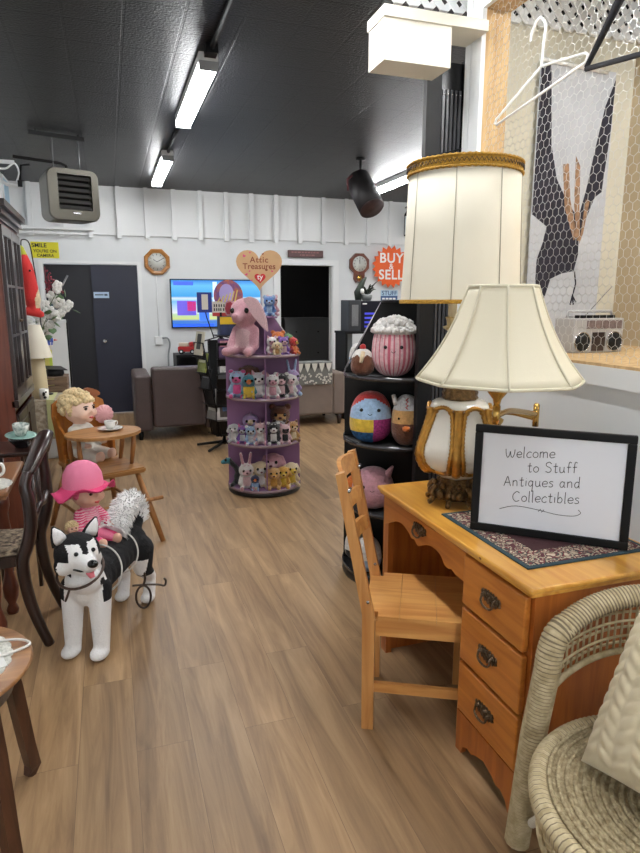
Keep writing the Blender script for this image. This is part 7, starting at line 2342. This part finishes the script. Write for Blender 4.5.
mb = MB(); mb.lo((-0.116, -0.146, 0.122), (0.096, 0.146, 0.134)); mb.build('lid', CR, t)
t = thing('black_hat', 'black flat-topped hat lying on the wooden crate', 'hat', (-0.485, 6.02, 0.877), 0.4)
mb = MB(); mb.lathe([(0.07, 0.0), (0.078, 0.02), (0.075, 0.055), (0.03, 0.065), (0.001, 0.066)], 28, cap=False); mb.lathe([(0.001, 0.0), (0.07, 0.0)], 28, cap=False); mb.build('crown', BLACKP, t)
mb = MB(); mb.box((0, 0, 0.07), (0.17, 0.17, 0.006), (0.12, 0.1, 0)); mb.build('flat_top', BLACKP, t)
# tall white shelf unit behind
t = thing('display_shelf', 'white panelled display shelf standing behind the cloth table', 'shelf', (-0.72, 6.55, 0))
mb = MB(); mb.lo((-0.34, -0.03, 0), (0.335, 0.17, 0.02)); mb.lo((-0.34, -0.03, 1.33), (0.335, 0.17, 1.355)); mb.lo((-0.34, -0.045, 0.02), (0.33, -0.03, 1.33)); mb.lo((-0.34, -0.03, 0.02), (-0.32, 0.17, 1.33)); mb.lo((0.31, -0.03, 0.02), (0.33, 0.17, 1.33)); mb.build('carcass', WHITE2, t)
mb = MB(); mb.lo((0.331, -0.03, 0.02), (0.345, 0.02, 1.36)); mb.build('black_edge', BLACKP, t)
t = thing('yellow_booklet', 'yellow-green booklet standing behind the cream lamp', 'book', (-0.555, 6.36, 0.0))
t.location = (-0.535, 6.13, 0.7425)
mb = MB(); mb.lo((-0.04, -0.008, 0.136), (0.03, 0.008, 0.36)); mb.lo((-0.04, -0.008, 0), (0.03, 0.008, 0.136)); cq = mb.build('cover', M('yellow_cover', (216, 206, 108), 0.5), t)
mb = MB(); mb.lo((0.005, -0.0095, 0.16), (0.028, -0.0082, 0.35)); mb.build('lime_spine', M('lime_cover', (196, 216, 80), 0.5), cq)
t = thing('blue_bird_figurine', 'blue and white bird figurine with a red beak, above the yellow booklet', 'figurine', (-0.535, 6.135, 1.104), 0.0)
me_ = blob_mesh('bird_body', [('e', (0, 0, 0.05), (0.045, 0.03, 0.045)), ('e', (0.03, 0, 0.085), (0.028, 0.026, 0.026)), ('c', (-0.04, 0, 0.045), (-0.075, 0, 0.02), 0.02, 0.01), ('e', (0, 0, 0.008), (0.025, 0.02, 0.009))], 0.006, lambda c, n: 1 if (c.z < 0.04 or (c.x * 40) % 1 < 0.2) else 0, 2, 2)
link('body', me_, [M('blue_glaze', (74, 96, 184), 0.25), M('white_glaze', (224, 220, 212), 0.3)], t)
mb = MB(); mb.tube([(0.052, 0, 0.085), (0.085, 0, 0.082)], [0.009, 0.002]); mb.build('beak', M('red_glaze', (190, 60, 50), 0.3), t)
# white flowers in a vase
t = thing('flower_vase', 'white artificial flowers with green leaves in a vase above the cloth table', 'flowers', (-0.635, 6.12, 0.7425))
mb = MB(); mb.lathe([(0.035, 0.0), (0.045, 0.02), (0.05, 0.10), (0.03, 0.19), (0.028, 0.24), (0.036, 0.26)], 24); mb.build('vase', M('grey_glass', (120, 128, 122), 0.2), t)
mb = MB()
rnd = random.Random(21)
LFG = M('green_leaf', (92, 122, 80), 0.55, var=0.35, vscale=18)
PET = M('white_petal', (226, 226, 220), 0.6)
ends = []
for k in range(16):
    f = k / 15
    x_ = -0.09 + 0.36 * f + 0.03 * (k % 3 - 1)
    z_ = 0.44 + 0.40 * f - 0.07 * (k % 3 - 1)
    ends.append(Vector((x_, rnd.uniform(-0.06, 0.06), z_)))
for e_ in ends:
    mb.tube(spline([(0, 0, 0.2), (e_.x * 0.3, e_.y * 0.4, 0.2 + (e_.z - 0.2) * 0.55), tuple(e_)], 5), 0.0035, n=5)
mb.build('stems', M('stem_green', (92, 104, 64), 0.6), t)
for e_ in ends:
    mb = MB()
    for j in range(3):
        c_ = e_ + Vector((rnd.uniform(-0.035, 0.035), rnd.uniform(-0.03, 0.0), rnd.uniform(-0.03, 0.03)))
        for q in range(5):
            a = q * 2 * PI / 5 + rnd.uniform(0, 1)
            mb.ball(c_ + Vector((0.02 * math.cos(a), -0.006, 0.02 * math.sin(a))), (0.022, 0.008, 0.022), rot=(rnd.uniform(-0.5, 0.5), 0, rnd.uniform(-0.5, 0.5)), sub=2)
    mb.build('blossom', PET, t)
    for j in range(2):
        c_ = e_ + Vector((rnd.uniform(-0.06, 0.06), rnd.uniform(-0.03, 0.03), rnd.uniform(-0.09, 0.0)))
        d_ = Vector((rnd.uniform(-1, 1), rnd.uniform(-0.6, 0.2), rnd.uniform(-0.7, 0.5))).normalized()
        mb = MB(); mb.tube([c_, c_ + d_ * 0.02, c_ + d_ * 0.045, c_ + d_ * 0.075], [0.004, 0.034, 0.034, 0.003], n=8, flat=0.16); mb.build('leaf', LFG, t)
# red plush hanging beside the cabinet
t = thing('red_macaw_plush', 'red plush parrot with a cream chest hung on a black stand beside the cabinet', 'plush toy', (-0.575, 5.72, 1.38))
me_ = blob_mesh('parrot_body', [('c', (-0.06, 0, 0.58), (-0.035, 0, 0.42), 0.02, 0.055), ('c', (-0.035, 0, 0.42), (-0.01, 0, 0.17), 0.055, 0.07), ('c', (-0.02, 0, 0.17), (0.0, 0, 0.10), 0.06, 0.05), ('c', (-0.05, -0.02, 0.07), (0.045, -0.02, 0.045), 0.035, 0.03)], 0.01,
                lambda c, n: 2 if c.z > 0.52 else (1 if (c.x > 0.012 and c.y < 0.03 and 0.10 < c.z < 0.27 and c.x > 0.05 - (0.27 - c.z) * 0.35) else 0), 3, 3)
link('body', me_, [M('scarlet_plush', (204, 52, 50), 0.9, bump=0.4, bscale=120), PC['cream'], M('lime_plush', (176, 180, 60), 0.9)], t)
mb = MB(); mb.ball((-0.005, -0.055, 0.395), 0.009, sub=2); mb.build('eye', EYE, t)
mb = MB(); mb.tube(spline([(-0.058, 0, 0.59), (-0.05, 0, 0.64), (0.0, 0.02, 0.62), (0.02, 0.03, 0.45), (0.035, 0.04, 0.2)], 6), 0.005); mb.build('hanging_hook', DARKM, t)
mb = MB(); mb.tube([(0.035, 0.04, 0.2), (0.035, 0.04, -0.636)], 0.006); mb.cyl((0.035, 0.04, -0.6372), (0.035, 0.04, -0.625), 0.05); mb.build('stand', DARKM, t)
t = thing('red_berry_spray', 'dark red berry spray standing up behind the white flowers', 'artificial plant', (-0.49, 6.30, 0.0))
t.location = (-0.515, 6.62, 1.356)
mb = MB(); mb.lathe([(0.03, 0), (0.035, 0.05), (0.03, 0.16), (0.025, 0.18)], 18); mb.build('bottle', M('blue_grey_glass', (86, 104, 112), 0.15), t)
mb = MB()
for (a, b_) in (((0, 0, 0.12), (-0.03, 0, 0.50)), ((0, 0, 0.12), (0.05, 0, 0.38)), ((0, 0, 0.12), (0.11, 0, 0.28)), ((0, 0, 0.12), (0.0, 0.02, 0.44))):
    mb.tube(spline([a, ((a[0] + b_[0]) / 2 - 0.01, 0, (a[2] + b_[2]) / 2), b_], 5), 0.004, n=5)
    for k in range(16):
        f = rnd.uniform(0.35, 1)
        p = Vector(a).lerp(Vector(b_), f)
        mb.ball(p + Vector((rnd.uniform(-0.02, 0.02), rnd.uniform(-0.02, 0.02), rnd.uniform(-0.02, 0.02))), 0.011, sub=1)
mb.build('berries', M('dark_red_berry', (120, 28, 44), 0.4), t)
mb = MB(); mb.tube([(0.02, -0.02, 0.16), (0.17, -0.03, 0.42)], 0.009, n=6); mb.build('silver_stick', STEEL, t)
# small pale blue panel with a white edge, high on the left wall
t = thing('pale_blue_panel', 'pale blue panel high on the left wall at the photo edge', 'picture', (XL + 0.002, 8.62, 2.62))
mb = MB(); mb.lo((0, -0.22, 0), (0.02, 0.22, 0.36)); fq = mb.build('frame', WHITE2, t)
mb = MB(); mb.lo((0.02, -0.19, 0.03), (0.022, 0.19, 0.33)); mb.build('print', M('sky_blue_panel', (168, 200, 220), 0.5, var=0.2, vscale=6), fq)
